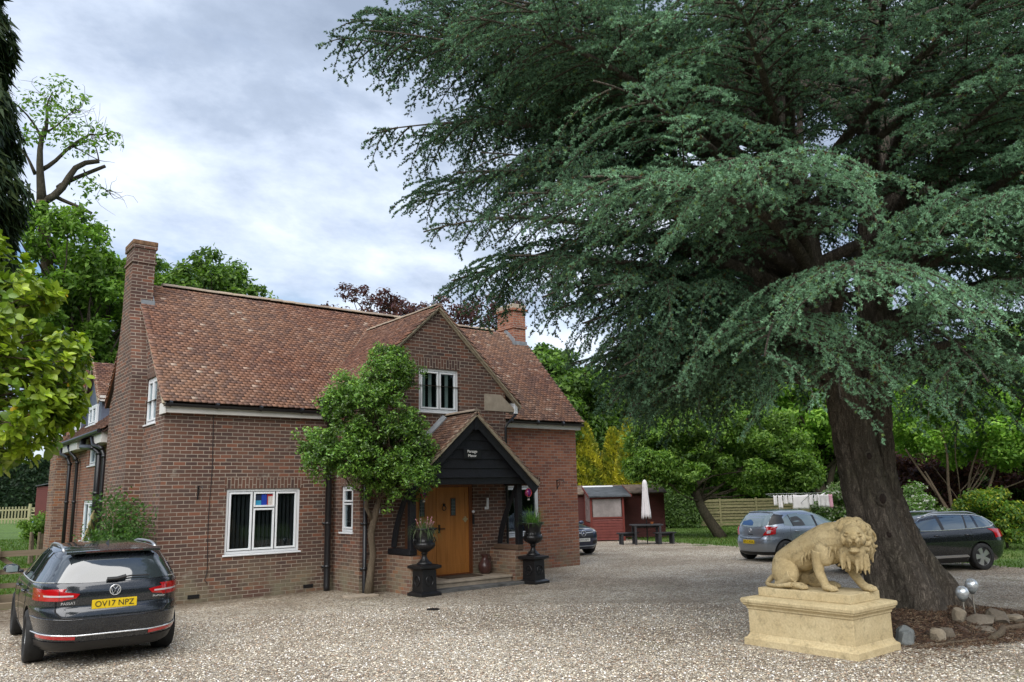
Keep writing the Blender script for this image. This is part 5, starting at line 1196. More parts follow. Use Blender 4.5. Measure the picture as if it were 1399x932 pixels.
    A(c1, 4.1, 202, 5.4, 28, -34, .11, hang=.85, light=.4); A(c1, 5.0, 148, 7.2, 28, -18, .13, hang=.75); A(c1, 3.9, 152, 6.2, 22, -27, .11, hang=.8); A(c1, 6.0, 155, 7.4, 32, -8, .13); A(c1, 3.9, 186, 5.0, 22, -42, .10, hang=.9)
    A(c1, 3.7, 165, 5.4, 20, -34, .10, hang=.85); A(c1, 5.6, 197, 7.0, 30, -22, .13, hang=.8, light=.2); A(c1, 4.9, 205, 6.2, 28, -26, .12, hang=.8, light=.35); A(c1, 7.0, 165, 7.4, 34, -2, .13); A(c1, 7.0, 197, 7.0, 30, -10, .13, hang=.7, light=.3)
    for z, az, L in ((3.5, 178, 4.8), (3.4, 166, 4.6), (3.6, 192, 4.6), (3.8, 184, 5.0), (3.5, 155, 4.8), (3.3, 172, 4.2), (4.2, 196, 5.2), (4.6, 184, 5.6), (3.9, 170, 5.4)): A(c1, z, az, L, 24, -44, .09, hang=.9, dens=1.2, light=.15)
    # towards the camera: near sprays, their lit look painted as brighter tuft colour
    A(c1, 4.6, 228, 5.6, 28, -18, .12, light=.9, hang=.6); A(c1, 4.0, 248, 4.4, 28, -30, .10, light=1., hang=.7); A(c1, 5.4, 220, 6.2, 28, -16, .12, light=.7, hang=.7); A(c1, 6.0, 240, 5.4, 28, -12, .11, light=.7, hang=.65)
    A(c2, 4.5, 268, 4.7, 26, -20, .11, light=1.0, hang=.6); A(c2, 3.9, 282, 4.1, 24, -28, .10, light=1.0, hang=.7); A(c2, 5.0, 298, 5.0, 30, -12, .11, light=.9, hang=.6); A(c2, 4.0, 262, 3.3, 10, -46, .08, light=.9, hang=.8)
    A(c1, 3.7, 228, 4.2, 20, -42, .09, light=.9, hang=.8); A(c1, 7.2, 215, 5.8, 24, -10, .12, light=.5, hang=.65); A(c2, 3.6, 305, 3.6, 16, -38, .08, light=.9, hang=.75); A(c2, 5.6, 318, 5.8, 28, -12, .12, light=.6, hang=.65)
    A(c1, 3.5, 205, 4.0, 16, -44, .08, light=.6, hang=.85); A(c1, 3.6, 245, 3.0, 12, -48, .07, light=.9, hang=.8); A(c2, 3.5, 275, 2.4, 8, -50, .07, light=.9, hang=.8); A(c1, 5.0, 236, 5.0, 24, -22, .11, light=.9, hang=.7)
    A(c2, 4.8, 284, 3.6, 30, -24, .09, light=.9, hang=.7); A(c2, 5.6, 275, 4.4, 34, -10, .10, light=.8, hang=.6)
    # right side
    A(c2, 4.4, 340, 5.8, 24, -30, .12, hang=.75, light=.4); A(c2, 5.4, 352, 6.6, 26, -20, .12, hang=.7); A(c2, 4.2, 15, 6.2, 20, -30, .12, hang=.85); A(c2, 6.2, 8, 6.8, 28, -16, .12, hang=.7); A(c2, 7.5, 345, 5.8, 24, -10, .10)
    A(c2, 5.2, 35, 6.8, 20, -24, .12, hang=.8); A(c2, 4.2, 55, 6.4, 18, -26, .12, hang=.8); A(c2, 8.5, 10, 5.8, 18, -6, .1); A(c2, 3.7, 350, 4.6, 18, -38, .09, hang=.85, light=.4); A(c2, 3.6, 30, 5.0, 14, -34, .1, hang=.85); A(c2, 4.8, 325, 4.6, 24, -28, .1, hang=.75, light=.7)
    A(c2, 5.4, 305, 5.0, 40, -4, .11, light=1.0, hang=.5); A(c2, 6.2, 325, 5.6, 34, -4, .12, light=.8, hang=.55); A(c2, 6.6, 300, 4.8, 34, 0, .11, light=.8, hang=.55); A(c2, 7.4, 20, 6.4, 26, -6, .12, hang=.6); A(c2, 6.9, 335, 6.2, 26, -10, .12, hang=.65); A(c2, 8.2, 325, 5.2, 22, -8, .11, hang=.6); A(c2, 9.2, 350, 5.8, 16, -8, .11)
    A(c2, 6.0, 50, 6.6, 26, -10, .12, hang=.7); A(c2, 7.0, 70, 6.2, 24, -10, .12, hang=.7); A(c2, 8.6, 45, 6.0, 18, -10, .11, hang=.7)
    for k in range(34):
        z = 5.0+5.6*((k*.618) % 1); az = (k*137.5) % 360
        if 140 < az < 215 and z < 6.5: continue
        A(c1 if k % 2 else c2, z, az, 4.6+2.0*rg.random(), 30, -8, .10, hang=.65, light=.35*(200 < az < 340))
    # away from the camera, dark backing
    for z in (4.0, 4.6, 5.3, 6.2, 7.2, 8.2, 9.3): A(c1, z, 95+rg.random()*50, 6.6-.3*(z-4), 26, -20, .11, hang=.8, dens=.85)
    for z in (3.9, 4.6, 5.5, 6.6, 7.8, 9.0): A(c2, z, 50+rg.random()*60, 6.4-.3*(z-4), 26, -20, .11, hang=.8, dens=.85)
    # upper crown, mostly above the picture: it shades what is below
    for k in range(16):
        z = 8.6+5.6*rg.random(); A(c1 if k % 2 else c2, z, rg.random()*360, (13.5-z*.55)*.75, 18, -6, .08, dens=.55, hang=.3)
    # steep inner limbs seen as dark stems inside the crown
    for st, az, L, e0, e1, r0 in ((along(c1, 4.3), 150, 5.5, 62, 50, .22), (along(c1, 4.0), 176, 6.0, 50, 34, .20), (along(c1, 5.0), 60, 5.5, 66, 60, .18), (along(c2, 5.4), 20, 5.5, 55, 40, .16), (along(c1, 5.4), 200, 5.0, 58, 40, .15)):
        make_limb(st, az, L, e0, e1, r0, frac0=.55, dens=.6, hang=.4)
    build(limb, 'limbs', 'cedar_bark', root, smooth=True, uv=False)
    # --- sprays: a twig with side twigs in a drooping plane, needle tufts along them
    tw = MB(); tV = []; tF = []; tuft_p = []; tuft_n = []; tuft_l = []; to = 0
    for q, d, L, hang, light in SP:
        wob = .22*rg.normal(); low = q+d*L*.8; low[2] -= hang*L*.30
        if q[2] < env(q, wob): continue
        if low[2] < env(low, wob): L = L*.5; hang *= .5; low = q+d*L*.8; low[2] -= hang*L*.3
        if low[2] < env(low, wob) or out_of_crown(low, wob*1.6): continue
        n = 9; p = q.copy(); pts = [p.copy()]; dd = d.copy()
        for i in range(n):
            dd = unit(dd+np.array([0, 0, -hang*.27*(.25+i/n)])); p = p+dd*L/n; pts.append(p.copy())
        pts = np.array(pts); tw.tube(pts, [.013*(1-i/n)+.003 for i in range(n+1)], 4, cap=False)
        k = max(3, int(L/.095)); u = (np.arange(k)+rg.random(k)*.6)/k; i = np.clip((u*n).astype(int), 0, n-1); f_ = (u*n-i)[:, None]
        st = pts[i]+(pts[i+1]-pts[i])*f_; ax = unit(pts[i+1]-pts[i]); side = np.where(np.arange(k) % 2 == 0, 1., -1.)[:, None]
        sd = unit(np.cross(ax, [0, 0, 1.]))*side; ang = np.radians(40+8*rg.normal(size=k))[:, None]; dr = unit(ax*np.cos(ang)+sd*np.sin(ang)+rg.normal(size=(k, 3))*.08)
        tl = (.42*(1.12-u)**.6*(.5+.7*rg.random(k))*min(1.2, .5+L*.45))
        m = 15
        s_ = np.linspace(.06, 1, m)
        pos = st[:, None]+dr[:, None]*(tl[:, None]*s_)[..., None]; pos[..., 2] -= hang*.34*(tl[:, None]*s_)**2/.36
        # twig ribbons (thin three sided)
        e = pos[:, -1]; w_ = np.array([0, 0, .003]); w2 = np.cross(dr, [0, 0, 1.])*.003
        V = np.concatenate([st+w_, st-w_+w2, st-w_-w2, e], 0); kk = len(st); a = np.arange(kk)
        F = np.concatenate([np.stack([a, a+kk, a+3*kk], 1), np.stack([a+kk, a+2*kk, a+3*kk], 1), np.stack([a+2*kk, a, a+3*kk], 1)]); tV.append(V); tF.append(F+to); to += len(V)
        need = np.clip((tl/.026).astype(int), 4, m); msk = (np.arange(m)[None] >= 1) & (rg.random((k, m)) < (need/m)[:, None]*1.15)
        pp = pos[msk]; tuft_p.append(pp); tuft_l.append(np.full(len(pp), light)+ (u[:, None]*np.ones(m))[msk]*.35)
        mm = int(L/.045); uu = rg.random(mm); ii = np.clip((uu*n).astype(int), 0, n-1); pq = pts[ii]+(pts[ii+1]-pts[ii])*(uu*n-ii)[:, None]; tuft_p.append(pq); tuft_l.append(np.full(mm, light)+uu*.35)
    build(tw, 'twigs', 'bark', root, uv=False, fix=False)
    np_mesh('twigs', np.concatenate(tV), np.concatenate(tF), 'bark', None, root)
    P = np.concatenate(tuft_p)+rg.normal(size=(sum(map(len, tuft_p)), 3))*.008; Lg = np.concatenate(tuft_l); n = len(P)
    # cull what no one can see: far above or on the far side needs fewer tufts
    rel = P-np.array([0, 0, EYE]); dep = rel@np.array(fw); hgt = (rel@np.array(up))/np.maximum(dep, .1)
    keep = (hgt < .50) | (rg.random(n) < .30); P = P[keep]; Lg = Lg[keep]; dep = dep[keep]; n = len(P)
    print('cedar tufts', n)
    def tufts(P, Lg, nb, size, wid):
        n = len(P); base = unit(rg.normal(size=(64, nb, 3))+np.array([0, 0, .5])); D = base[rg.integers(0, 64, n)]
        s = (size*(.8+.45*rg.random(n)))[:, None, None]; W = unit(np.cross(D, rg.normal(size=(n, nb, 3))))*s*wid; tip = P[:, None]+D*s
        V = np.stack([P[:, None]-W+0*tip, P[:, None]+W, tip], 2).reshape(-1, 3).astype(np.float32); return V, nb
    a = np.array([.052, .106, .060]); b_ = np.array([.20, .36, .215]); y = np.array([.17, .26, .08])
    x = np.clip(Lg*.75+.25*rg.normal(size=n), 0, 1.15)[:, None]; c = a*(1-x)+b_*x; yy_ = (rg.random(n) < .06)[:, None]; c = np.where(yy_, y*.9, c)*(.8+.4*rg.random((n, 1)))  # x: light on each limb painted into the colour, plus paler twig tips
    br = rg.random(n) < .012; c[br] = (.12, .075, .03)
    near = dep < 12.5; Vs = []; Cs = []
    for msk, nb, size, wid in ((near, 10, .028, .20), (~near, 6, .036, .30)):
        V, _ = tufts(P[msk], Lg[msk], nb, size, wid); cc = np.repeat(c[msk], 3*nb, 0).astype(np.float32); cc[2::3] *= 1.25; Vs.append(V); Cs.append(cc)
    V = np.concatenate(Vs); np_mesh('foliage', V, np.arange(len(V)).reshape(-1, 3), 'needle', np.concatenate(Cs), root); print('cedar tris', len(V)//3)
cedar()
# ================================================================ cars
def paint(name, col, metal=.5, rough=.32, coat=1.):
    m, t, b = new_mat(name)
    o = t.n('ShaderNodeTexCoord').outputs['Object']; f = t.noise(o, 3, 5, .6); g_ = t.noise(o, 40, 3, .6)
    t.l(t.mix(t.math('MULTIPLY', f, .035), col, (.28, .25, .20)), b.inputs['Base Color'])
    t.l(t.ramp(g_, [(.3, rough*.85), (.7, rough*1.25)]), b.inputs['Roughness'])
    b.inputs['Metallic'].default_value = metal; b.inputs['Coat Weight'].default_value = coat; b.inputs['Coat Roughness'].default_value = .05
    return m
M['paint_grey'] = paint('dark grey metallic paint', (.014, .018, .025), .35, .25); M['paint_silver'] = paint('silver blue metallic paint', (.30, .34, .39), .75, .30)
M['paint_black'] = paint('black metallic paint', (.006, .008, .012), .3, .25); M['paint_navy'] = paint('navy metallic paint', (.018, .030, .075))
M['car_glass'] = plain('tinted car glass', (.03, .038, .042), .03, spec=1., coat=1.)
M['car_glass_light'] = plain('pale car glass', (.16, .21, .22), .04, spec=.9, coat=.8)
M['trim'] = plain('black car trim', (.012, .012, .013), .45); M['rubber'] = plain('tyre rubber', (.016, .016, .016), .85, var=.3, bumps=.2)
M['alloy'] = plain('silver alloy', (.52, .53, .54), .3, metal=.8); M['chrome'] = plain('chrome', (.80, .81, .82), .22, metal=.6)
M['red_lamp'] = plain('red lamp lens', (.42, .006, .010), .12, spec=.8, coat=1.); M['red_dark'] = plain('dark red lamp lens', (.10, .004, .006), .12, spec=.8, coat=1.)
M['clear_lamp'] = plain('clear lamp lens', (.55, .50, .52), .15, spec=.8, coat=1.)
M['plate_y'] = plain('yellow number plate', (.72, .50, .008), .4); M['plate_w'] = plain('white number plate', (.72, .72, .68), .4); M['plate_k'] = plain('black plate lettering', (.01, .01, .01), .5)
M['well'] = plain('black wheel arch', (.006, .006, .006), .9); M['seat'] = plain('grey car seat', (.05, .055, .06), .8); M['blue_cloth'] = plain('blue cloth', (.03, .09, .22), .8)

class CarShape:
    P = 5.0
    def __init__(s, rows):
        r_ = np.array(rows, float); z = np.concatenate([np.linspace(a, b_, 5)[:-1] for a, b_ in zip(r_[:-1, 0], r_[1:, 0])]+[[r_[-1, 0]]])
        s.z = z; s.t = [np.interp(z, r_[:, 0], r_[:, k]) for k in (1, 2, 3)]
        for k in range(3):
            a = s.t[k].copy()
            for _ in range(2): a[1:-1] = (a[:-2]+2*a[1:-1]+a[2:])/4
            s.t[k] = a
    def g(s, z): return [np.interp(z, s.z, q) for q in s.t]
    def side(s, x, z):
        xr, xf, w = s.g(z); xc = (xr+xf)/2; a = (xf-xr)/2; q = np.clip(np.abs((np.asarray(x)-xc)/a), 0, 1); return w*(1-q**s.P)**(1/s.P)*(1-.03*q**2)
    def end(s, y, z, rear=True):
        xr, xf, w = s.g(z); xc = (xr+xf)/2; a = (xf-xr)/2; q = np.clip(np.abs(np.asarray(y)/w), 0, 1); r_ = a*(1-q**s.P)**(1/s.P)
        return xc-r_ if rear else xc+r_
    def body(s, wheels, mat, parent, wr=.36, n=112):
        th = np.linspace(0, 2*np.pi, n, endpoint=False); c, s_ = np.cos(th), np.sin(th); V = []
        for z in s.z:
            xr, xf, w = s.g(z); xc = (xr+xf)/2; a = (xf-xr)/2
            ux = np.sign(c)*np.abs(c)**(2/s.P); uy = np.sign(s_)*np.abs(s_)**(2/s.P)
            V.append(np.stack([xc+a*ux, w*uy*(1-.03*ux**2), np.full(n, z)], 1))
        mb = MB(); k = len(s.z); vs = np.concatenate(V)
        mb.add(vs, [(i*n+j, i*n+(j+1) % n, (i+1)*n+(j+1) % n, (i+1)*n+j) for i in range(k-1) for j in range(n)]+[tuple(range(n))[::-1], tuple((k-1)*n+j for j in range(n))])
        o = build(mb, 'body', [mat, 'well'], parent, smooth=True, uv=False, world=False)
        cut = MB()
        for x in wheels:
            for sg in (-1, 1):
                m2 = MB(); 
                pts = [(x, sg*.55, wr*.92), (x, sg*1.3, wr*.92)]; cut.tube(pts, wr, 40, mi=1)
        co = build(cut, 'cut_tmp', [mat, 'well'], None, uv=False)
        bm_ = o.modifiers.new('arches', 'BOOLEAN'); bm_.operation = 'DIFFERENCE'; bm_.object = co; bm_.solver = 'EXACT'
        COL.objects.unlink(co); COL.objects.link(co)
        # evaluate with both objects at the origin
        pm = o.parent; o.parent = None; dg = bpy.context.evaluated_depsgraph_get(); me = bpy.data.meshes.new_from_object(o.evaluated_get(dg)); o.modifiers.clear()
        old = o.data; o.data = me; me.name = 'body'; bpy.data.meshes.remove(old); o.parent = pm; cm = co.data; bpy.data.objects.remove(co); bpy.data.meshes.remove(cm)
        at = me.attributes.get('sharp_face')
        me.polygons.foreach_set('use_smooth', [True]*len(me.polygons))
        es = o.modifiers.new('split', 'EDGE_SPLIT'); es.split_angle = R(38)
        return o
def patch(pts, mat, name, parent, back=.02, d=(0, 1, 0), smooth=True):
    """pts: grid (r, c, 3); closed thin solid whose back lies `back` behind along -d"""
    pts = np.array(pts, float); r_, c = pts.shape[:2]; V = np.concatenate([pts.reshape(-1, 3), pts.reshape(-1, 3)-np.array(d)*back]); n = r_*c; fs = []
    for i in range(r_-1):
        for j in range(c-1): a = i*c+j; fs += [(a, a+1, a+c+1, a+c), (a+n, a+c+n, a+c+1+n, a+1+n)]
    for j in range(c-1): fs += [(j, j+n, j+1+n, j+1), ((r_-1)*c+j, (r_-1)*c+j+1, (r_-1)*c+j+1+n, (r_-1)*c+j+n)]
    for i in range(r_-1): fs += [(i*c, (i+1)*c, (i+1)*c+n, i*c+n), (i*c+c-1, i*c+c-1+n, (i+1)*c+c-1+n, (i+1)*c+c-1)]
    mb = MB(); mb.add(V, fs); o = build(mb, name, mat, parent, smooth=smooth, uv=False, world=False)
    es = o.modifiers.new('split', 'EDGE_SPLIT'); es.split_angle = R(40); return o
def cols(top, bot, n=14):
    """polylines (u,z) -> columns u, ztop, zbot"""
    top = np.array(top, float); bot = np.array(bot, float); return top, bot, n
def side_patch(S, top, bot, sg, mat, name, parent, off=.004, n=16, rows=5):
    top = np.array(top, float); bot = np.array(bot, float); u = np.linspace(0, 1, n)
    def samp(p): l = np.r_[0, np.cumsum(np.hypot(*np.diff(p, axis=0).T))]; l /= l[-1]; return np.stack([np.interp(u, l, p[:, 0]), np.interp(u, l, p[:, 1])], 1)
    T, B = samp(top), samp(bot); G = []
    for k in range(rows):
        f = k/(rows-1); q = B+(T-B)*f; y = S.side(q[:, 0], q[:, 1])+off; G.append(np.stack([q[:, 0], sg*y, q[:, 1]], 1))
    return patch(G, mat, name, parent, .03, (0, sg, 0))
def end_patch(S, top, bot, mat, name, parent, off=.004, n=14, rows=5, rear=True):
    """(y,z) polylines"""
    top = np.array(top, float); bot = np.array(bot, float); u = np.linspace(0, 1, n); e = -1 if rear else 1
    def samp(p): l = np.r_[0, np.cumsum(np.hypot(*np.diff(p, axis=0).T))]; l /= l[-1]; return np.stack([np.interp(u, l, p[:, 0]), np.interp(u, l, p[:, 1])], 1)
    T, B = samp(top), samp(bot); G = []
    for k in range(rows):
        f = k/(rows-1); q = B+(T-B)*f; x = S.end(q[:, 0], q[:, 1], rear)+e*off; G.append(np.stack([x, q[:, 0], q[:, 1]], 1))
    return patch(G, mat, name, parent, .03, (e, 0, 0))
def wheel(parent, x, sg, y, r_, spokes=5, rimr=.70, style=0):
    mb = MB(); w = .115; prof = [(r_*.62, -w), (r_*.93, -w), (r_*.985, -w*.85), (r_, -w*.5), (r_, w*.5), (r_*.985, w*.85), (r_*.93, w), (r_*.72, w*1.0), (r_*rimr, w*.92), (r_*.62, w*.6)]
    mb.lathe(prof, n=44); rot_ = Matrix.Rotation(R(-90)*sg, 4, 'X'); mt = Matrix.Translation((x, sg*y, r_)) @ rot_
    mb.xform(mt); t_ = build(mb, 'wheel', 'rubber', parent, smooth=True, uv=False, world=False); t_.modifiers.new('s', 'EDGE_SPLIT').split_angle = R(50)
    rm = MB(); rr = r_*rimr; rm.lathe([(rr*.90, .02), (rr, .03), (rr*1.0, w*.74), (rr*.93, w*.76), (rr*.91, w*.55), (rr*.90, .02)], n=40); rm.lathe([(.001, .055), (.07, .06), (.055, .085), (.02, .09), (.001, .09)], n=20)
    for k in range(spokes):
        a = 2*math.pi*k/spokes; s0 = len(rm.v)
        hw0, hw1 = (.045, .085) if style else (.022, .028)
        rm.add([(.03, -hw0, .05), (.03, hw0, .05), (rr*.94, hw1, .06), (rr*.94, -hw1, .06), (.03, -hw0*.8, .085), (.03, hw0*.8, .085), (rr*.94, hw1*.8, .082), (rr*.94, -hw1*.8, .082)],
               [(0, 3, 2, 1), (4, 5, 6, 7), (0, 1, 5, 4), (1, 2, 6, 5), (2, 3, 7, 6), (3, 0, 4, 7)]); rm.xform(Matrix.Rotation(a, 4, 'Z'), s0)
    rm.xform(mt); build(rm, 'rim', 'alloy', t_, uv=False, world=True)
    bk = MB(); bk.lathe([(.001, .0), (rr*.93, .0), (rr*.93, .02), (.001, .02)], n=24); bk.xform(mt); build(bk, 'brake', 'well', t_, uv=False, world=True)
def seam(S, pts, parent, kind='side', sg=1, r_=.0035, name='panel_seam', mat='trim', off=.0):
    mb = MB(); P_ = []
    for (a, z), (b_, z2) in zip(pts[:-1], pts[1:]):
        for q in np.linspace(0, 1, 8):
            u = a+(b_-a)*q; zz = z+(z2-z)*q
            P_.append((u, sg*(float(S.side(u, zz))+off), zz) if kind == 'side' else (float(S.end(u, zz, kind == 'rear'))+(-off if kind == 'rear' else off), u, zz))
    mb.tube(P_, r_, 5); return build(mb, name, mat, parent, uv=False, world=False)
def mirror(parent, x, sg, y, z, mat):
    mb = MB(); mb.sphere((x, sg*(y+.10), z), .1, 12, sc3=(.75, 1.15, .72)); mb.tube([(x, sg*(y-.06), z-.05), (x, sg*(y+.04), z-.04)], .025, 8); o = build(mb, 'door_mirror', mat, parent, smooth=True, uv=False, world=False)
    m2 = MB(); m2.box(x-.082, x-.076, sg*(y+.10)-.075, sg*(y+.10)+.075, z-.045, z+.045); build(m2, 'mirror_glass', 'car_glass_light', o, uv=False, world=True)
def plate(S, parent, text, y, z, mat, rear=True, w=.52, h=.111, x=None, tilt=0):
    e = -1 if rear else 1; xx = x if x is not None else float(S.end(0, z, rear)); m = Matrix.Translation((xx+e*.02, y, z)) @ Matrix.Rotation(R(tilt), 4, 'Y')
    mb = MB(); mb.box(-.006, .006, -w/2, w/2, -h/2, h/2); mb.xform(m); o = build(mb, 'number_plate', mat, parent, uv=False, world=False, bevel=.003)
    rotm = Matrix.Rotation(R(-90) if rear else R(90), 4, 'Z') @ Matrix.Rotation(R(90), 4, 'X')
    text_mesh('lettering', text, .098, 'plate_k', m @ Matrix.Translation((e*.0085, 0, -.002)) @ rotm, o, ext=.0015, world=True, sx=1.0)
def rails(S, parent, x0, x1, y, mat, h=.035):
    for sg in (-1, 1):
        mb = MB(); P_ = []
        for q in np.linspace(0, 1, 14):
            x = x0+(x1-x0)*q; lo = 1.2; z = None
            for zz in np.linspace(S.z[-1], 1.2, 60):
                if float(S.side(x, zz)) >= y and S.g(zz)[0] < x < S.g(zz)[1]: z = zz; break
            z = z or 1.4; P_.append((x, sg*y, z+h*min(1, 6*min(q, 1-q))))
        mb.tube(P_, .018, 8); build(mb, 'roof_rail', mat, parent, smooth=True, uv=False, world=False)
def car_root(name, x, y, th, s, label):
    o = empty(name, (x, y, 0), label, 'car'); o.rotation_euler = (0, 0, R(th)); o.scale = (s, s, s); return o

# ---- dark grey estate near the camera
c = car_root('estate_car', 2.57, 13.22, 86.2, .958, 'dark grey estate car parked by the left corner of the house, seen from behind')
S1 = CarShape([(.20, -2.18, 2.15, .80), (.27, -2.28, 2.28, .86), (.36, -2.335, 2.34, .885), (.50, -2.375, 2.375, .905), (.62, -2.385, 2.385, .915), (.70, -2.365, 2.37, .915), (.74, -2.325, 2.34, .912), (.84, -2.33, 2.22, .908), (.93, -2.325, 1.9, .895), (1.0, -2.30, 1.30, .872), (1.03, -2.285, 1.05, .852),
               (1.12, -2.235, .88, .80), (1.22, -2.165, .68, .745), (1.32, -2.07, .42, .69), (1.39, -1.98, .15, .64), (1.43, -1.90, -.1, .585), (1.455, -1.72, -.25, .50), (1.47, -1.45, -.4, .36), (1.478, -1.2, -.55, .15)])
S1.body((-1.325, 1.465), 'paint_grey', c, .372)
gl = end_patch(S1, [(.66, 1.36), (.3, 1.375), (-.3, 1.375), (-.66, 1.36)], [(.77, 1.045), (.3, 1.03), (-.3, 1.03), (-.77, 1.045)], 'car_glass', 'rear_window', c)
mb = MB(); P_ = [(-2.13, y, 1.405-.02*abs(y)) for y in np.linspace(-.60, .60, 9)]
G = [[(-1.93+.0*abs(y), y, 1.437-.03*abs(y)**2), (-2.03, y, 1.428-.03*abs(y)**2), (-2.10+.05*abs(y)**2, y, 1.412-.03*abs(y)**2)] for y in np.linspace(-.56, .56, 11)]
patch(G, 'paint_grey', 'spoiler', c, .028, (0, 0, 1))
G = [[(-2.105+.05*abs(y)**2, y, 1.408-.03*abs(y)**2), (-2.098+.05*abs(y)**2, y, 1.388-.03*abs(y)**2)] for y in np.linspace(-.34, .34, 7)]
patch(G, 'red_dark', 'brake_light', c, .02, (-1, 0, 0))
for sg in (-1, 1):
    side_patch(S1, [(-1.98, 1.30), (-1.4, 1.385), (-.2, 1.405), (.35, 1.32), (.80, 1.10)], [(-2.12, 1.06), (-1.4, 1.03), (-.2, 1.02), (.5, 1.02), (.85, 1.03)], sg, 'car_glass', 'side_window', c, n=24)
    seam(S1, [(-2.14, 1.045), (-1.4, 1.018), (.5, 1.008), (.88, 1.02)], c, sg=sg, r_=.008, name='window_strip', mat='chrome', off=.002)
    for xs in (-.92, .10): side_patch(S1, [(xs-.035+.02, 1.40), (xs+.02, 1.40)], [(xs-.04, 1.02), (xs+.04, 1.02)], sg, 'trim', 'door_pillar', c, off=.008, n=3)
    seam(S1, [(-1.0, 1.01), (-1.05, .75), (-.92, .45), (-.85, .30)], c, sg=sg); seam(S1, [(.08, 1.01), (.08, .32)], c, sg=sg); seam(S1, [(1.0, .98), (.98, .5), (.9, .32)], c, sg=sg)
    seam(S1, [(-.85, .31), (.9, .30)], c, sg=sg); seam(S1, [(-2.2, .87), (-1.2, .875), (0, .85), (1.5, .83)], c, sg=sg, r_=.004, mat='paint_grey', name='shoulder_crease')
    seam(S1, [(-2.1, .40), (-1.72, .36)], c, sg=sg)
    for xh in (-.85, .22):
        mb = MB(); y = float(S1.side(xh, .86)); mb.tube([(xh-.1, sg*(y+.01), .87), (xh-.08, sg*(y+.035), .872), (xh+.08, sg*(y+.035), .872), (xh+.1, sg*(y+.01), .87)], .014, 8); build(mb, 'door_handle', 'paint_grey', c, smooth=True, uv=False, world=False)
    mirror(c, .72, sg, .90, 1.07, 'paint_grey')
    # rear lamps: inner on the hatch, outer wrapping the corner
    a = np.linspace(0, 1, 8)
    end_patch(S1, [(sg*.40, .905), (sg*.62, .945), (sg*.80, .965), (sg*.865, .97)], [(sg*.44, .855), (sg*.60, .83), (sg*.80, .825), (sg*.87, .82)], 'red_lamp', 'tail_light', c, off=.012, n=16)
    side_patch(S1, [(-2.27, .97), (-2.15, .968), (-1.98, .955)], [(-2.27, .82), (-2.2, .82), (-2.08, .84)], sg, 'red_lamp', 'tail_light', c, off=.010, n=12)
    end_patch(S1, [(sg*.47, .892), (sg*.82, .897)], [(sg*.47, .872), (sg*.82, .876)], 'clear_lamp', 'lamp_strip', c, off=.017, n=8, rows=2)
    seam(S1, [(sg*.62, .83), (sg*.625, .95)], c, 'rear', r_=.004, off=.012)
    end_patch(S1, [(sg*.42, .395), (sg*.82, .425)], [(sg*.42, .355), (sg*.82, .385)], 'red_lamp', 'reflector', c, off=.012, n=8, rows=3)
    seam(S1, [(sg*.79, 1.03), (sg*.80, .98)], c, 'rear'); seam(S1, [(sg*.66, .82), (sg*.655, .70), (sg*.58, .625), (sg*.3, .61), (0, .607)], c, 'rear', r_=.006)
    wheel(c, -1.325, sg, .785, .335, 5, style=1); wheel(c, 1.465, sg, .785, .335, 5, style=1)
end_patch(S1, [(.83, .345), (.4, .325), (-.4, .325), (-.83, .345)], [(.80, .22), (.4, .205), (-.4, .205), (-.80, .22)], 'trim', 'rear_diffuser', c, off=.006, n=20)
seam(S1, [(.86, .435), (.42, .405), (-.42, .405), (-.86, .435)], c, 'rear', r_=.008, name='chrome_strip', mat='chrome', off=.004)
seam(S1, [(.88, .625), (.5, .60), (-.5, .60), (-.88, .625)], c, 'rear', r_=.005, name='bumper_edge', mat='paint_grey', off=.004)
plate(S1, c, 'OV17 NPZ', 0, .765, 'plate_y', tilt=4)
mb = MB(); xr = float(S1.end(0, .92)); mb.tube([(xr-.012, .062*math.cos(a), .925+.062*math.sin(a)) for a in np.linspace(0, 6.2832, 25)], .006, 6)
for l in ([(-.030, .045), (0, .008), (.030, .045)], [(-.048, .02), (-.022, -.045), (0, -.004), (.022, -.045), (.048, .02)]): mb.tube([(xr-.014, -p[0], .925+p[1]) for p in l], .005, 6)
build(mb, 'badge', 'chrome', c, uv=False, world=False)
rr = Matrix.Rotation(R(-90), 4, 'Z') @ Matrix.Rotation(R(90), 4, 'X')
text_mesh('badge_lettering', 'PASSAT', .045, 'chrome', Matrix.Translation((float(S1.end(.5, .80))-.006, .52, .795)) @ rr, c, world=False, sx=1.1)
text_mesh('badge_lettering', 'TDI BlueMotion', .032, 'chrome', Matrix.Translation((float(S1.end(.5, .80))-.006, -.50, .81)) @ rr, c, world=False)
mb = MB(); xw = float(S1.end(0, 1.05)); mb.tube([(xw-.03, .0, 1.065), (xw-.025, -.18, 1.085), (xw-.02, -.40, 1.08)], .010, 6); mb.tube([(xw-.03, .10, 1.06), (xw-.035, -.02, 1.062), (xw-.03, -.12, 1.085)], .024, 8); build(mb, 'wiper', 'trim', c, uv=False, world=False)
mb = MB(); mb.add([(-1.55, .0, 1.465), (-1.38, .022, 1.472), (-1.38, -.022, 1.472), (-1.53, 0, 1.535)], [(0, 1, 3), (0, 3, 2), (1, 2, 3), (0, 2, 1)]); build(mb, 'aerial', 'trim', c, uv=False, world=False)
rails(S1, c, -1.75, .1, .56, 'alloy')

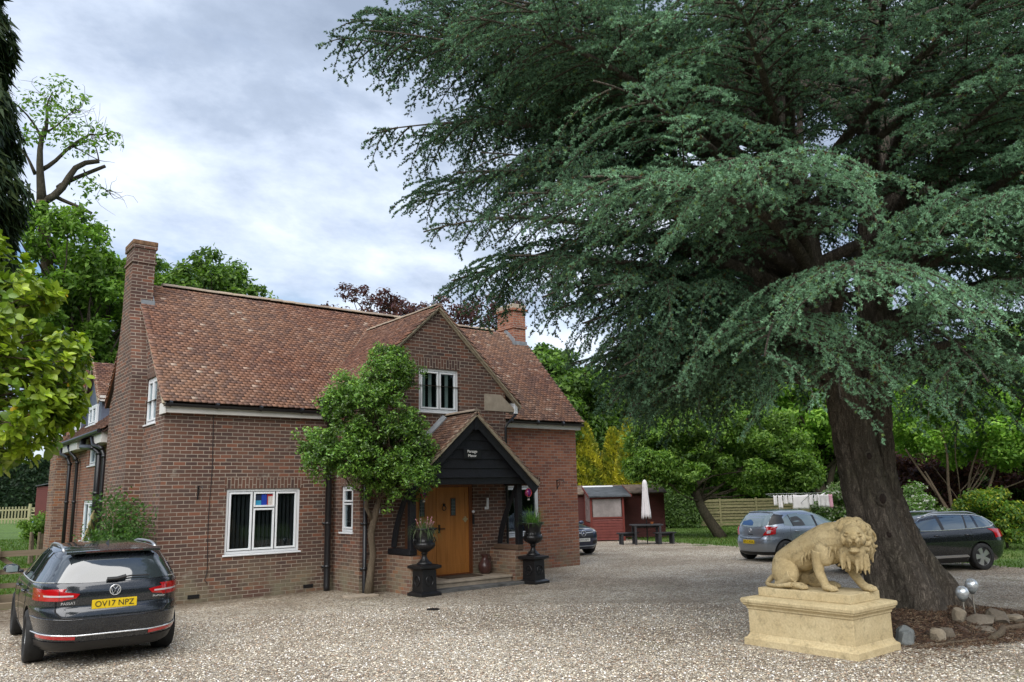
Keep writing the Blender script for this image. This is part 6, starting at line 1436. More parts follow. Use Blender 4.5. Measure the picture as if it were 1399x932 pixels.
# ---- silver hatchback
c = car_root('hatchback_car', 20.55, 13.05, -12.0, .91, 'silver hatchback parked facing away beyond the stone lion')
S2 = CarShape([(.19, -1.82, 1.85, .75), (.28, -1.93, 1.95, .82), (.42, -1.985, 1.99, .845), (.55, -2.0, 2.0, .86), (.66, -1.97, 1.98, .865), (.74, -1.93, 1.92, .868), (.86, -1.92, 1.68, .862), (.95, -1.90, 1.35, .845), (1.0, -1.88, 1.12, .822), (1.05, -1.86, 1.0, .80),
               (1.15, -1.80, .80, .75), (1.28, -1.69, .50, .69), (1.38, -1.57, .18, .63), (1.44, -1.46, -.05, .56), (1.47, -1.2, -.22, .44), (1.485, -.95, -.4, .28), (1.49, -.8, -.5, .1)])
S2.body((-1.34, 1.17), 'paint_silver', c, .345)
end_patch(S2, [(.52, 1.39), (0, 1.41), (-.52, 1.39)], [(.60, 1.07), (.45, 1.02), (0, 1.0), (-.45, 1.02), (-.60, 1.07)], 'car_glass_light', 'rear_window', c, n=16)
end_patch(S2, [(.40, 1.16), (.1, 1.22), (-.05, 1.13)], [(.42, 1.06), (.0, 1.04), (-.06, 1.05)], 'blue_cloth', 'blue_bag', c, off=.0055, n=8)
for sg in (-1, 1):
    end_patch(S2, [(sg*.535, 1.385), (sg*.645, 1.34)], [(sg*.61, 1.06), (sg*.76, 1.10)], 'trim', 'rear_pillar', c, off=.006, n=6)
    side_patch(S2, [(-1.36, 1.20), (-1.05, 1.35), (-.5, 1.40), (-.1, 1.385)], [(-1.30, 1.045), (-1.0, 1.01), (-.5, 1.0), (-.08, .995)], sg, 'car_glass_light', 'side_window', c, n=18)
    side_patch(S2, [(-.02, 1.385), (.3, 1.28), (.72, 1.09)], [(-.02, .995), (.4, .99), (.80, 1.0)], sg, 'car_glass_light', 'side_window', c, n=14)
    side_patch(S2, [(-.11, 1.39), (-.01, 1.385)], [(-.09, .99), (-.01, .99)], sg, 'trim', 'door_pillar', c, off=.006, n=3)
    side_patch(S2, [(-1.05, 1.345), (-1.02, 1.35)], [(-1.0, 1.01), (-.95, 1.01)], sg, 'trim', 'door_pillar', c, off=.006, n=3)
    side_patch(S2, [(-.98, 1.26), (-.7, 1.30), (-.55, 1.18)], [(-.98, 1.02), (-.7, 1.01), (-.5, 1.02)], sg, 'seat', 'headrest', c, off=.0052, n=8)
    seam(S2, [(-1.12, 1.0), (-1.15, .72), (-.98, .45), (-.95, .28)], c, sg=sg); seam(S2, [(-.05, .99), (-.05, .28)], c, sg=sg); seam(S2, [(.85, .98), (.85, .3)], c, sg=sg)
    end_patch(S2, [(sg*.56, .86), (sg*.66, .98), (sg*.76, 1.02)], [(sg*.50, .77), (sg*.62, .77), (sg*.76, .80)], 'red_lamp', 'tail_light', c, off=.012, n=14)
    side_patch(S2, [(-1.83, 1.03), (-1.76, 1.02), (-1.70, .99)], [(-1.86, .80), (-1.81, .84), (-1.73, .95)], sg, 'red_lamp', 'tail_light', c, off=.008, n=10)
    end_patch(S2, [(sg*.62, .90), (sg*.70, .93)], [(sg*.62, .82), (sg*.69, .83)], 'clear_lamp', 'reversing_lamp', c, off=.018, n=5)
    seam(S2, [(sg*.50, .76), (sg*.42, .68), (0, .665)], c, 'rear', r_=.006); seam(S2, [(sg*.80, .66), (sg*.5, .63), (sg*.3, .58)], c, 'rear', r_=.006, mat='paint_silver', name='bumper_edge', off=.004)
    mirror(c, .62, sg, .84, 1.03, 'paint_silver'); wheel(c, -1.34, sg, .74, .305, 7); wheel(c, 1.17, sg, .74, .305, 7)
    for xh in (-.9, .18):
        mb = MB(); y = float(S2.side(xh, .86)); mb.tube([(xh-.08, sg*(y+.005), .87), (xh-.06, sg*(y+.03), .872), (xh+.06, sg*(y+.03), .872), (xh+.08, sg*(y+.005), .87)], .014, 8); build(mb, 'door_handle', 'paint_silver', c, smooth=True, uv=False, world=False)
plate(S2, c, 'BT12 KDL', 0, .575, 'plate_y', w=.46)
mb = MB(); xr = float(S2.end(0, .9)); mb.tube([(xr-.01, .05*math.cos(a), .90+.05*math.sin(a)) for a in np.linspace(0, 6.2832, 21)], .006, 6); mb.tube([(xr-.012, .04, .895), (xr-.012, 0, .91), (xr-.012, -.04, .90)], .006, 6); build(mb, 'badge', 'chrome', c, uv=False, world=False)
end_patch(S2, [(.10, .80), (-.10, .80)], [(.10, .775), (-.10, .775)], 'trim', 'hatch_handle', c, off=.006, n=4, rows=2)
seam(S2, [(.50, 1.415), (0, 1.435), (-.50, 1.415)], c, 'rear', r_=.02, name='spoiler', mat='paint_silver', off=.02)
end_patch(S2, [(.72, .30), (0, .28), (-.72, .30)], [(.70, .21), (0, .20), (-.70, .21)], 'trim', 'lower_bumper', c, off=.006, n=14)

# ---- black estate behind the cedar
c = car_root('estate_car', 19.25, 9.25, 155.5, .885, 'black estate car parked side on behind the cedar trunk')
S3 = CarShape([(.20, -2.2, 2.2, .80), (.28, -2.33, 2.33, .86), (.42, -2.40, 2.40, .90), (.60, -2.43, 2.43, .925), (.72, -2.41, 2.40, .93), (.84, -2.375, 2.25, .922), (.93, -2.35, 1.9, .905), (1.0, -2.31, 1.4, .875), (1.04, -2.28, 1.1, .855),
               (1.14, -2.19, .9, .80), (1.24, -2.06, .65, .745), (1.33, -1.92, .38, .69), (1.40, -1.77, .10, .63), (1.435, -1.60, -.1, .56), (1.455, -1.35, -.3, .44), (1.465, -1.1, -.5, .2)])
S3.body((-1.36, 1.48), 'paint_black', c, .375)
M['car_glass_mid'] = plain('reflecting car glass', (.07, .10, .12), .04, spec=.9, coat=1.)
for sg in (-1, 1):
    side_patch(S3, [(-1.93, 1.21), (-1.75, 1.31), (-1.40, 1.36)], [(-2.02, 1.14), (-1.8, 1.09), (-1.40, 1.065)], sg, 'car_glass_mid', 'side_window', c, n=14)
    side_patch(S3, [(-1.32, 1.365), (-.9, 1.385), (-.32, 1.39)], [(-1.32, 1.06), (-.9, 1.05), (-.32, 1.04)], sg, 'car_glass_mid', 'side_window', c, n=14)
    side_patch(S3, [(-.22, 1.39), (.2, 1.33), (.70, 1.10)], [(-.22, 1.04), (.3, 1.03), (.78, 1.04)], sg, 'car_glass_mid', 'side_window', c, n=14)
    side_patch(S3, [(-1.12, 1.375), (-1.07, 1.378)], [(-1.02, 1.05), (-.97, 1.05)], sg, 'trim', 'door_pillar', c, off=.006, n=3); side_patch(S3, [(-.32, 1.395), (-.22, 1.395)], [(-.32, 1.03), (-.22, 1.03)], sg, 'trim', 'door_pillar', c, off=.006, n=3)
    seam(S3, [(-2.04, 1.13), (-1.8, 1.075), (-1.2, 1.045), (0, 1.022), (.8, 1.03)], c, sg=sg, r_=.010, name='window_strip', mat='chrome', off=.002)
    seam(S3, [(-2.04, 1.14), (-1.95, 1.22), (-1.77, 1.325), (-1.4, 1.385), (-.8, 1.41), (-.2, 1.41), (.2, 1.35)], c, sg=sg, r_=.009, name='window_strip', mat='chrome', off=.002)
    seam(S3, [(-1.1, 1.03), (-1.12, .78), (-.98, .5), (-.95, .3)], c, sg=sg); seam(S3, [(-.27, 1.02), (-.27, .3)], c, sg=sg)
    side_patch(S3, [(-.90, .40), (0, .40), (.95, .40)], [(-.98, .34), (0, .335), (1.0, .335)], sg, 'alloy', 'sill_trim', c, off=.010, n=10, rows=3)
    side_patch(S3, [(-.9, .31), (0, .30), (1.0, .30)], [(-.9, .215), (0, .21), (1.0, .215)], sg, 'trim', 'sill', c, off=.004, n=10, rows=3)
    side_patch(S3, [(-2.24, 1.03), (-2.12, 1.02), (-2.04, .98)], [(-2.27, .80), (-2.22, .82), (-2.10, .92)], sg, 'red_dark', 'tail_light', c, off=.010, n=10)
    end_patch(S3, [(sg*.6, .98), (sg*.84, 1.03)], [(sg*.6, .84), (sg*.86, .80)], 'red_lamp', 'tail_light', c, off=.010, n=8)
    for xh in (-.98, -.05):
        mb = MB(); y = float(S3.side(xh, .90)); mb.tube([(xh-.1, sg*(y+.005), .90), (xh-.08, sg*(y+.035), .902), (xh+.08, sg*(y+.035), .902), (xh+.1, sg*(y+.005), .90)], .014, 8); build(mb, 'door_handle', 'paint_black', c, smooth=True, uv=False, world=False)
    mirror(c, .68, sg, .90, 1.06, 'paint_black'); wheel(c, -1.36, sg, .815, .335, 5, style=1); wheel(c, 1.48, sg, .815, .335, 5, style=1)
    seam(S3, [(-2.2, .62), (-1.78, .60)], c, sg=sg)
rails(S3, c, -1.6, .1, .57, 'alloy', .04)
end_patch(S3, [(.60, 1.36), (-.60, 1.36)], [(.72, 1.09), (-.72, 1.09)], 'car_glass', 'rear_window', c)

# ---- navy car nosing out from behind the house
c = car_root('compact_suv', 17.72, 20.5, 262.5, .885, 'dark blue car with silver star badge half hidden behind the house corner')
S4 = CarShape([(.22, -2.05, 2.05, .80), (.32, -2.15, 2.13, .86), (.48, -2.2, 2.18, .89), (.62, -2.2, 2.2, .90), (.78, -2.18, 2.17, .905), (.88, -2.15, 2.02, .90), (.95, -2.12, 1.75, .885), (1.02, -2.1, 1.35, .86), (1.07, -2.08, 1.1, .84), (1.2, -1.98, .88, .77), (1.35, -1.82, .55, .70), (1.46, -1.6, .1, .62), (1.52, -1.3, -.2, .45), (1.54, -1.0, -.4, .2)])
S4.body((-1.35, 1.35), 'paint_navy', c, .38)
end_patch(S4, [(.48, .90), (0, .91), (-.48, .90)], [(.40, .60), (0, .58), (-.40, .60)], 'trim', 'grille', c, off=.012, n=12, rear=False)
mb = MB(); xf = float(S4.end(0, .77, False)); mb.tube([(xf+.03, .10*math.cos(a), .77+.10*math.sin(a)) for a in np.linspace(0, 6.2832, 25)], .010, 6)
for k in range(3): a = math.pi/2+k*2.0944; mb.tube([(xf+.032, 0, .77), (xf+.032, .095*math.cos(a), .77+.095*math.sin(a))], [.014, .004], 6)
build(mb, 'star_badge', 'chrome', c, uv=False, world=False)
for sg in (-1, 1):
    seam(S4, [(sg*.11, .775), (sg*.45, .80)], c, 'front', r_=.016, name='grille_bar', mat='chrome', off=.02)
    end_patch(S4, [(sg*.56, .92), (sg*.80, .94)], [(sg*.54, .82), (sg*.82, .78)], 'clear_lamp', 'headlight', c, off=.010, n=10, rear=False); side_patch(S4, [(1.95, .93), (1.75, .95)], [(1.98, .79), (1.72, .88)], sg, 'clear_lamp', 'headlight', c, off=.008, n=6)
    end_patch(S4, [(sg*.42, .50), (sg*.78, .54)], [(sg*.42, .40), (sg*.80, .40)], 'trim', 'air_intake', c, off=.008, n=8, rear=False)
    side_patch(S4, [(-1.7, 1.36), (-.2, 1.42), (.75, 1.12)], [(-1.85, 1.12), (-.2, 1.07), (.85, 1.08)], sg, 'car_glass', 'side_window', c, n=14); wheel(c, -1.35, sg, .79, .34, 5); wheel(c, 1.35, sg, .79, .34, 5); mirror(c, .7, sg, .88, 1.08, 'paint_navy')
    seam(S4, [(sg*.70, 1.0), (sg*.6, .955), (sg*.3, .945), (0, .943)], c, 'front', r_=.004)
end_patch(S4, [(.60, 1.38), (-.60, 1.38)], [(.74, 1.10), (-.74, 1.10)], 'car_glass', 'windscreen', c, n=12, rear=False)
seam(S4, [(.82, .38), (.4, .33), (-.4, .33), (-.82, .38)], c, 'front', r_=.016, name='skid_trim', mat='alloy', off=.01)
plate(S4, c, 'KY73 XFT', .0, .545, 'plate_w', rear=False)
# ================================================================ lion on its pedestal
M['sandstone'] = None
def sandstone(name, c1, c2, moss=.4):
    m, t, b = new_mat(name); o = t.n('ShaderNodeTexCoord').outputs['Object']
    f = t.noise(o, 3.2, 6, .62); g_ = t.noise(o, 38, 5, .7); k = t.noise(o, 7.5, 6, .68, .4)
    c = t.mix(t.ramp(f, [(.32, 0.), (.68, 1.)]), c1, c2); c = t.mix(.35, c, t.ramp(g_, [(.3, .25), (.7, .8)]), 'OVERLAY')
    c = t.mix(t.math('MULTIPLY', t.ramp(k, [(.54, 0.), (.72, 1.)]), moss), c, (.085, .072, .042))
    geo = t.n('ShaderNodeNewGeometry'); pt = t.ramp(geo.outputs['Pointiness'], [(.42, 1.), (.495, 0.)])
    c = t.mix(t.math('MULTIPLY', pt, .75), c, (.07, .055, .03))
    t.l(c, b.inputs['Base Color']); b.inputs['Roughness'].default_value = .92; b.inputs['Specular IOR Level'].default_value = .2
    bump(t, b, t.math('ADD', g_, t.math('MULTIPLY', k, .6)), .55, .006); return m
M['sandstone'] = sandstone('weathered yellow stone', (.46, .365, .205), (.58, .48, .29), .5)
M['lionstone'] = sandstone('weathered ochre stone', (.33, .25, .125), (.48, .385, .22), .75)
PXa, PXb, PYa, PYb = 8.90, 9.78, 5.05, 6.46
ped = empty('statue_pedestal', ((PXa+PXb)/2, (PYa+PYb)/2, 0), 'long moulded yellow stone pedestal standing on the gravel by the cedar', 'pedestal')
def ring_profile(prof):
    """prof: (outset, z) list -> rectangular moulded solid"""
    mb = MB(); vs = []
    for o_, z in prof: vs += [(PXa-o_, PYa-o_, z), (PXb+o_, PYa-o_, z), (PXb+o_, PYb+o_, z), (PXa-o_, PYb+o_, z)]
    k = len(prof); fs = [(4*i+j, 4*i+(j+1) % 4, 4*i+4+(j+1) % 4, 4*i+4+j) for i in range(k-1) for j in range(4)]+[(3, 2, 1, 0), (4*k-4, 4*k-3, 4*k-2, 4*k-1)]
    mb.add(vs, fs); return mb
build(ring_profile([(.055, -.05), (.055, .075), (.045, .085), (.025, .095), (.012, .115), (.004, .135), (.0, .14)]), 'plinth', 'sandstone', ped, bevel=.004)
build(ring_profile([(.0, .135), (.0, .43)]), 'shaft', 'sandstone', ped, bevel=.006)
build(ring_profile([(.0, .43), (.012, .435), (.014, .455), (.03, .475), (.045, .485), (.048, .50), (.062, .515), (.066, .545), (.058, .565), (-.03, .585)]), 'cornice', 'sandstone', ped, bevel=.003)

def lion():
    rg = np.random.default_rng(9)
    cx_, cy_2 = 9.33, 5.72; z0 = .69
    root = empty('lion_statue', (cx_, cy_2, .585), 'roaring stone lion crouching on the pedestal, head turned to the drive', 'statue')
    b = MB(); b.box(PXa+.10, PXb-.10, PYa+.06, PYb-.10, .585, z0); build(b, 'statue_base', 'sandstone', root, bevel=.008)
    # local frame: +f towards the head (-Y world), +l = lion's left ... towards the camera side (-X)
    mb = MB()
    def W(f, s, z): return (cx_ - s, cy_2 - f, z0+z)          # s>0 is the viewer's near side (-X)
    def ell(f, s, z, a, b_, c, tilt=0, n=18):
        m2 = MB(); m2.sphere((0, 0, 0), 1, n); mt = Matrix.Translation(W(f, s, z)) @ Matrix.Rotation(tilt, 4, 'X') @ Matrix.Diagonal((b_, a, c, 1)); m2.xform(mt); mb.add(m2.v, m2.f)
    def limb(pts, rad, n=14):
        # resample smooth
        P_ = np.array([W(*p) for p in pts]); t_ = np.arange(len(P_)); tt = np.linspace(0, len(P_)-1, len(P_)*5)
        Q = np.stack([np.interp(tt, t_, P_[:, k]) for k in range(3)], 1); r_ = np.interp(tt, t_, rad)
        for _ in range(3): Q[1:-1] = (Q[:-2]+2*Q[1:-1]+Q[2:])/4
        mb.tube(Q, list(r_), n)
    # trunk: haunches low at the back, rising to the shoulders
    limb([(-.50, .0, .20), (-.42, .0, .27), (-.22, .0, .40), (.0, .0, .53), (.20, .0, .60), (.38, .02, .63)], [.13, .185, .18, .18, .205, .19])
    ell(-.40, .0, .24, .19, .20, .22); ell(.10, .0, .48, .20, .175, .19); ell(.22, 0, .50, .17, .17, .20)
    ell(-.12, .0, .36, .2, .15, .14, tilt=-.5)
    # hind legs: near thigh folded, foot forward
    ell(-.34, .15, .19, .19, .10, .185); ell(-.30, -.15, .18, .18, .10, .18)
    limb([(-.22, .18, .16), (-.36, .18, .07), (-.44, .17, .05)], [.085, .06, .05]); limb([(-.46, .17, .05), (-.30, .19, .035), (-.15, .20, .035)], [.05, .048, .05])
    limb([(-.15, -.16, .16), (-.10, -.17, .08), (-.2, -.17, .04), (.06, -.19, .035)], [.08, .065, .05, .045])
    # near (viewer side) front leg straight under the shoulder, far one reaching forward
    ell(.22, .13, .46, .13, .09, .17); ell(.34, -.13, .46, .14, .09, .16); ell(.38, .0, .50, .14, .14, .17)
    limb([(.16, .14, .46), (.13, .15, .34), (.14, .16, .22), (.20, .16, .10), (.22, .16, .05)], [.095, .075, .06, .052, .055])
    limb([(.32, -.13, .44), (.35, -.15, .32), (.42, -.16, .18), (.50, -.16, .08), (.54, -.16, .05)], [.09, .07, .056, .05, .052])
    for f, s in ((.25, .16), (.575, -.16), (-.12, .20), (.09, -.19)):
        ell(f, s, .042, .085, .068, .045)
        for k in (-1.5, -.5, .5, 1.5):
            ell(f+.055+.012*(1.5-abs(k)), s+k*.031, .032, .036, .018, .031, n=10)
            ell(f+.088+.012*(1.5-abs(k)), s+k*.031, .020, .012, .007, .010, n=8)
    # ribs and belly line
    for k in range(5): limb([(-.05+k*.05, .155, .42+k*.03), (-.08+k*.05, .165, .36+k*.03), (-.08+k*.05, .15, .29+k*.035)], [.010, .014, .010], 8)
    # neck, head turned to the viewer (towards s+ and forward)
    limb([(.22, .0, .60), (.40, .03, .63), (.54, .08, .63)], [.21, .20, .15])
    hf, hs, hz = .60, .13, .63       # head centre
    hd = unit(np.array([.52, .86, -.05])); hr = unit(np.cross(hd, [0, 0, 1.])); hu = np.cross(hr, hd)   # in (f,s,z)
    KH = 1.18
    def H(a, b_, c): p = np.array([hf, hs, hz])+(hd*a+hr*b_+hu*c)*KH; return tuple(p)
    def hel(a, b_, c, ra, rb, rc, n=14):
        m2 = MB(); m2.sphere((0, 0, 0), 1, n); X_ = np.array(hd)*ra*KH; Y_ = np.array(hr)*rb*KH; Z_ = np.array(hu)*rc*KH; pos = np.array(H(a, b_, c))
        vs = []
        for v in m2.v: q = pos+X_*v[0]+Y_*v[1]+Z_*v[2]; vs.append(W(*q))
        mb.add(vs, m2.f)
    hel(0, 0, .02, .13, .115, .125, 18); hel(.06, 0, .055, .09, .085, .06)
    hel(.125, 0, .02, .075, .055, .042); hel(.19, 0, .032, .026, .034, .024)          # muzzle, nose
    for s in (-1, 1):
        hel(.155, s*.030, .005, .048, .034, .030); hel(.095, s*.062, .048, .03, .026, .02); hel(.10, s*.052, .075, .045, .028, .016); hel(.06, s*.09, .0, .05, .035, .06)
        hel(-.01, s*.105, .105, .022, .035, .042)
        limb([H(.175, s*.036, -.015), H(.172, s*.036, -.055)], [.010, .004], 8); limb([H(.135, s*.026, -.085), H(.138, s*.026, -.055)], [.008, .003], 8)
        for k in range(5): limb([H(.195-.018*k, s*(.02+.009*k), -.012), H(.195-.018*k, s*(.02+.009*k), -.032)], [.006, .003], 6)
    hel(.10, 0, -.105, .075, .05, .024); hel(.06, 0, -.11, .06, .06, .03); hel(.10, 0, -.082, .05, .024, .012)     # jaw, tongue
    # mane: rings of wavy locks round the face, falling over neck and chest
    def lock(p0, d0, L, r_, curl, drop=.6):
        p = np.array(p0, float); d = unit(np.array(d0, float)); P_ = [p.copy()]; n = 8; ax = unit(np.cross(d, rg.normal(size=3)))
        for i in range(n):
            d = unit(d+np.array([0, 0, -drop*.16])+ax*curl*math.sin(i*1.25)*.30); p = p+d*L/n; P_.append(p.copy())
        limb([tuple(q) for q in P_], [r_*.75, r_, r_*1.05, r_, r_*.95, r_*.85, r_*.7, r_*.5, r_*.2], 8)
    hel(-.13, 0, .0, .15, .165, .160, 18); hel(-.05, 0, -.13, .10, .12, .13, 16)
    def mane_lock(a, r0, r1, s0, s1, r_, wig, fall, n=9):
        P_ = []; ph = rg.random()*6
        for i in range(n):
            t_ = i/(n-1); aa = a+wig*.16*math.sin(t_*5.5+ph); rr = r0+(r1-r0)*t_**.8+.010*math.sin(t_*7+ph); p = np.array(H(-(s0+(s1-s0)*t_), rr*math.cos(aa), rr*math.sin(aa))); p[2] -= fall*t_**1.5; P_.append(tuple(p))
        limb(P_, [r_*(.55+.6*math.sin(math.pi*min(1, .12+q/(n-1)*.95))) for q in range(n)], 8)
    for r0, r1, s0, s1, n_, fall in ((.108, .165, .010, .09, 16, .02), (.13, .205, .04, .16, 19, .04), (.150, .225, .08, .24, 21, .06), (.165, .225, .15, .34, 20, .08), (.17, .21, .24, .42, 16, .09)):
        for k in range(n_):
            a = 2*math.pi*(k+rg.random()*.5)/n_; sb = math.sin(a); lowr = max(0, -sb)
            mane_lock(a, r0, r1, s0, s1-.05*lowr, .021+.008*rg.random(), rg.choice([-1, 1])*(.7+.6*rg.random()), fall+.12*lowr*(.7+.5*rg.random()))
    for k in range(46):                                      # neck, shoulders and chest
        u = rg.random(); s = rg.choice([-1, 1]); f = .14+.36*rg.random(); a = rg.random()*1.9-.1
        p = (f, s*(.08+.10*math.sin(a)), .52+.22*math.cos(a)*(.6+.6*f)); lock(p, (-.45, s*.10, -.75), .15+.07*rg.random(), .020, rg.choice([-1, 1])*1.0, .8)
    for k in range(16): lock(H(.02-.05*rg.random(), (rg.random()-.5)*.24, -.12-.04*rg.random()), (.1, .15, -1), .17+.08*rg.random(), .024, rg.choice([-1, 1])*.8, .5)
    # tail curling along the base to the near side
    limb([(-.54, -.02, .16), (-.62, .04, .10), (-.64, .12, .035), (-.56, .21, .028), (-.42, .27, .03), (-.28, .29, .045), (-.18, .28, .06)], [.036, .034, .030, .026, .024, .026, .034])
    o = build(mb, 'lion_body', 'lionstone', root, uv=False, world=False)
    o.parent = None; o.matrix_parent_inverse = Matrix.Identity(4)
    rm = o.modifiers.new('remesh', 'REMESH'); rm.mode = 'VOXEL'; rm.voxel_size = .006; rm.use_smooth_shade = True
    sm = o.modifiers.new('smooth', 'SMOOTH'); sm.factor = .5; sm.iterations = 2
    dg = bpy.context.evaluated_depsgraph_get(); me = bpy.data.meshes.new_from_object(o.evaluated_get(dg)); o.modifiers.clear(); old = o.data; o.data = me; bpy.data.meshes.remove(old)
    me.polygons.foreach_set('use_smooth', [True]*len(me.polygons)); o.parent = root; o.matrix_parent_inverse = Matrix.Translation(-root.location)
lion()
# ================================================================ small things
# ---- cast iron urns on pedestals either side of the porch
def urn_set(x, y, rz, lab_p, lab_u, first=None):
    if first is None:
        p = empty('urn_pedestal', (x, y, 0), lab_p, 'pedestal', 'black urn pedestals beside the porch'); mb = MB()
        for o_, z0, z1, o2 in ((.245, -.02, .05, .245), (.245, .05, .085, .19), (.175, .085, .50, .165), (.18, .50, .53, .245), (.245, .53, .58, .245), (.235, .58, .60, .16)): mb.frustum(0, 0, o_, o_, z0, o2, o2, z1)
        build(mb, 'block', 'iron', p, uv=False, world=False, bevel=.004); mb = MB()
        for k in range(4):
            s0 = len(mb.v); mb.tube([(.085*math.cos(a), -.178, .29+.10*math.sin(a)) for a in np.linspace(0, 6.2832, 25)], .009, 6); mb.tube([(-.03, -.178, .29), (.03, -.178, .29)], .012, 6); mb.xform(Matrix.Rotation(math.pi/2*k, 4, 'Z'), s0)
        build(mb, 'wreath_relief', 'iron', p, uv=False, world=False)
        u = empty('urn', (x, y, .60), lab_u, 'urn', 'black fluted urns beside the porch'); mb = MB()
        n = 48; prof = [(.155, 0), (.155, .02), (.11, .05), (.065, .10), (.045, .16), (.06, .20), (.075, .205), (.055, .225), (.10, .25), (.175, .30), (.215, .355), (.22, .40), (.195, .425), (.165, .44), (.165, .50), (.185, .58), (.215, .655), (.262, .68), (.262, .70), (.235, .70), (.20, .66)]
        vs = []
        for r_, z in prof:
            for j in range(n):
                a = 2*math.pi*j/n; f = 1+(.035*math.cos(16*a) if .25 < z < .36 or .02 < z < .19 else 0); vs.append((r_*f*math.cos(a), r_*f*math.sin(a), z))
        k = len(prof); mb.add(vs, [(i*n+j, i*n+(j+1) % n, (i+1)*n+(j+1) % n, (i+1)*n+j) for i in range(k-1) for j in range(n)]+[tuple(range(n))[::-1], tuple((k-1)*n+j for j in range(n))])
        build(mb, 'bowl', 'iron', u, smooth=True, uv=False, world=False)
        for sg in (-1, 1):
            mb = MB(); mb.tube([(sg*.19, 0, .40), (sg*.25, 0, .40), (sg*.275, 0, .45), (sg*.25, 0, .50), (sg*.18, 0, .50)], .014, 8); build(mb, 'handle', 'iron', u, smooth=True, uv=False, world=False)
        mb = MB()
        for j in range(12): a = j*math.pi/6; mb.sphere((.185*math.cos(a), .185*math.sin(a), .465), .016, 6, sc3=(.6, .6, 1.8))
        build(mb, 'relief', 'iron', u, uv=False, world=False)
    else:
        def cp(o, par=None):
            c_ = o.copy(); COL.objects.link(c_)
            if par: c_.parent = par
            for ch in list(o.children): cp(ch, c_)
            return c_
        p, u = cp(first[0]), cp(first[1]); p.location = (x, y, 0); u.location = (x, y, .60); p['label'] = lab_p; u['label'] = lab_u
    p.rotation_euler = (0, 0, R(rz)); u.rotation_euler = (0, 0, R(rz)); return p, u
us = urn_set(8.72, 13.93, 4, 'square black pedestal standing left of the porch step', 'black fluted urn with trailing plant, left of the front door')
urn_set(11.55, 13.93, 10, 'square black pedestal standing right of the porch step', 'black fluted urn with bushy plant, right of the front door', us)
def blades(name, label, x, y, z, n, L, droop, spread, pal, seed, w=.006, flowers=0, lean=(0, 0)):
    rg = np.random.default_rng(seed); V = []; F = []; C = []; o_ = 0; pal = np.array(pal)
    for i in range(n):
        a = rg.random()*6.28; r0 = rg.random()*.14; p = np.array([x+r0*math.cos(a), y+r0*math.sin(a), z]); el = R(90-spread*rg.random()); a2 = a+rg.normal()*.5; d = np.array([math.cos(a2)*math.cos(el)+lean[0], math.sin(a2)*math.cos(el)+lean[1], math.sin(el)]); l = L*(.5+.6*rg.random()); P_ = []; k = 5
        for j in range(k+1):
            q = np.cross(d, [0, 0, 1]); q = q/max(1e-6, np.linalg.norm(q)); ww = w*(1-j/k*.85); P_ += [p-q*ww, p+q*ww]; d = unit(d+np.array([0, 0, -droop*(j+1)/k])); p = p+d*l/k
        V += P_; F += [(o_+2*j, o_+2*j+1, o_+2*j+3, o_+2*j+2) for j in range(k)]; c = pal[rg.integers(0, len(pal))]*(.75+.5*rg.random()); C += [c]*(2*(k+1)); o_ += 2*(k+1)
    root = empty(name, (x, y, z), label, 'plant'); np_mesh('leaves', np.array(V), np.array(F), 'leaf', np.array(C), root)
    if flowers:
        mb = MB()
        for i in range(flowers): a = rg.random()*6.28; r0 = .06+.15*rg.random(); pz = z+.10+.17*rg.random(); mb.sphere((x+r0*math.cos(a), y+r0*math.sin(a), pz), .013, 6); mb.tube([(x+.5*r0*math.cos(a), y+.5*r0*math.sin(a), z), (x+r0*math.cos(a), y+r0*math.sin(a), pz)], .002, 3)
        M['pink'] = M.get('pink') or plain('pale pink petals', (.6, .28, .34), .7); build(mb, 'flowers', 'pink', root, uv=False)
    return root
blades('trailing_plant', 'pale trailing plant with small pink flowers in the left urn', 8.72, 13.93, 1.27, 190, .46, .95, 85, [(.20, .27, .14), (.13, .22, .08), (.28, .33, .20), (.09, .17, .05)], 3, .0055, 16, (.10, -.05))
blades('bushy_plant', 'spiky green plant growing in the right urn', 11.55, 13.93, 1.27, 320, .42, .35, 75, [(.10, .22, .045), (.14, .28, .06), (.07, .16, .035), (.18, .32, .09)], 4, .006)
# ---- jug and mat by the door
M['jug'] = plain('brown glazed earthenware', (.075, .030, .026), .35, var=.3, vscale=5, coat=.3)
j = empty('jug', (10.93, 14.90, .19), 'brown glazed jug standing on the porch step beside the door', 'jug'); mb = MB()
mb.lathe([(.075, 0), (.105, .02), (.145, .09), (.155, .17), (.13, .25), (.085, .30), (.07, .35), (.085, .40), (.105, .415), (.10, .425), (.08, .41), (.06, .35), (.05, .32)], n=32); build(mb, 'body', 'jug', j, smooth=True, uv=False, world=False)
mb = MB(); mb.tube([(.085, 0, .39), (.15, 0, .37), (.165, 0, .30), (.13, 0, .24)], .014, 8); build(mb, 'handle', 'jug', j, smooth=True, uv=False, world=False)
M['mat'] = plain('brown coir mat', (.075, .05, .03), .95, var=.4, vscale=30, bumps=.6)
mb = MB(); mb.box(9.72, 10.62, 14.55, 15.0, .192, .212); o = build(mb, 'doormat', 'mat', bevel=.006); set_props(o, 'brown doormat lying on the step before the oak door', 'doormat')
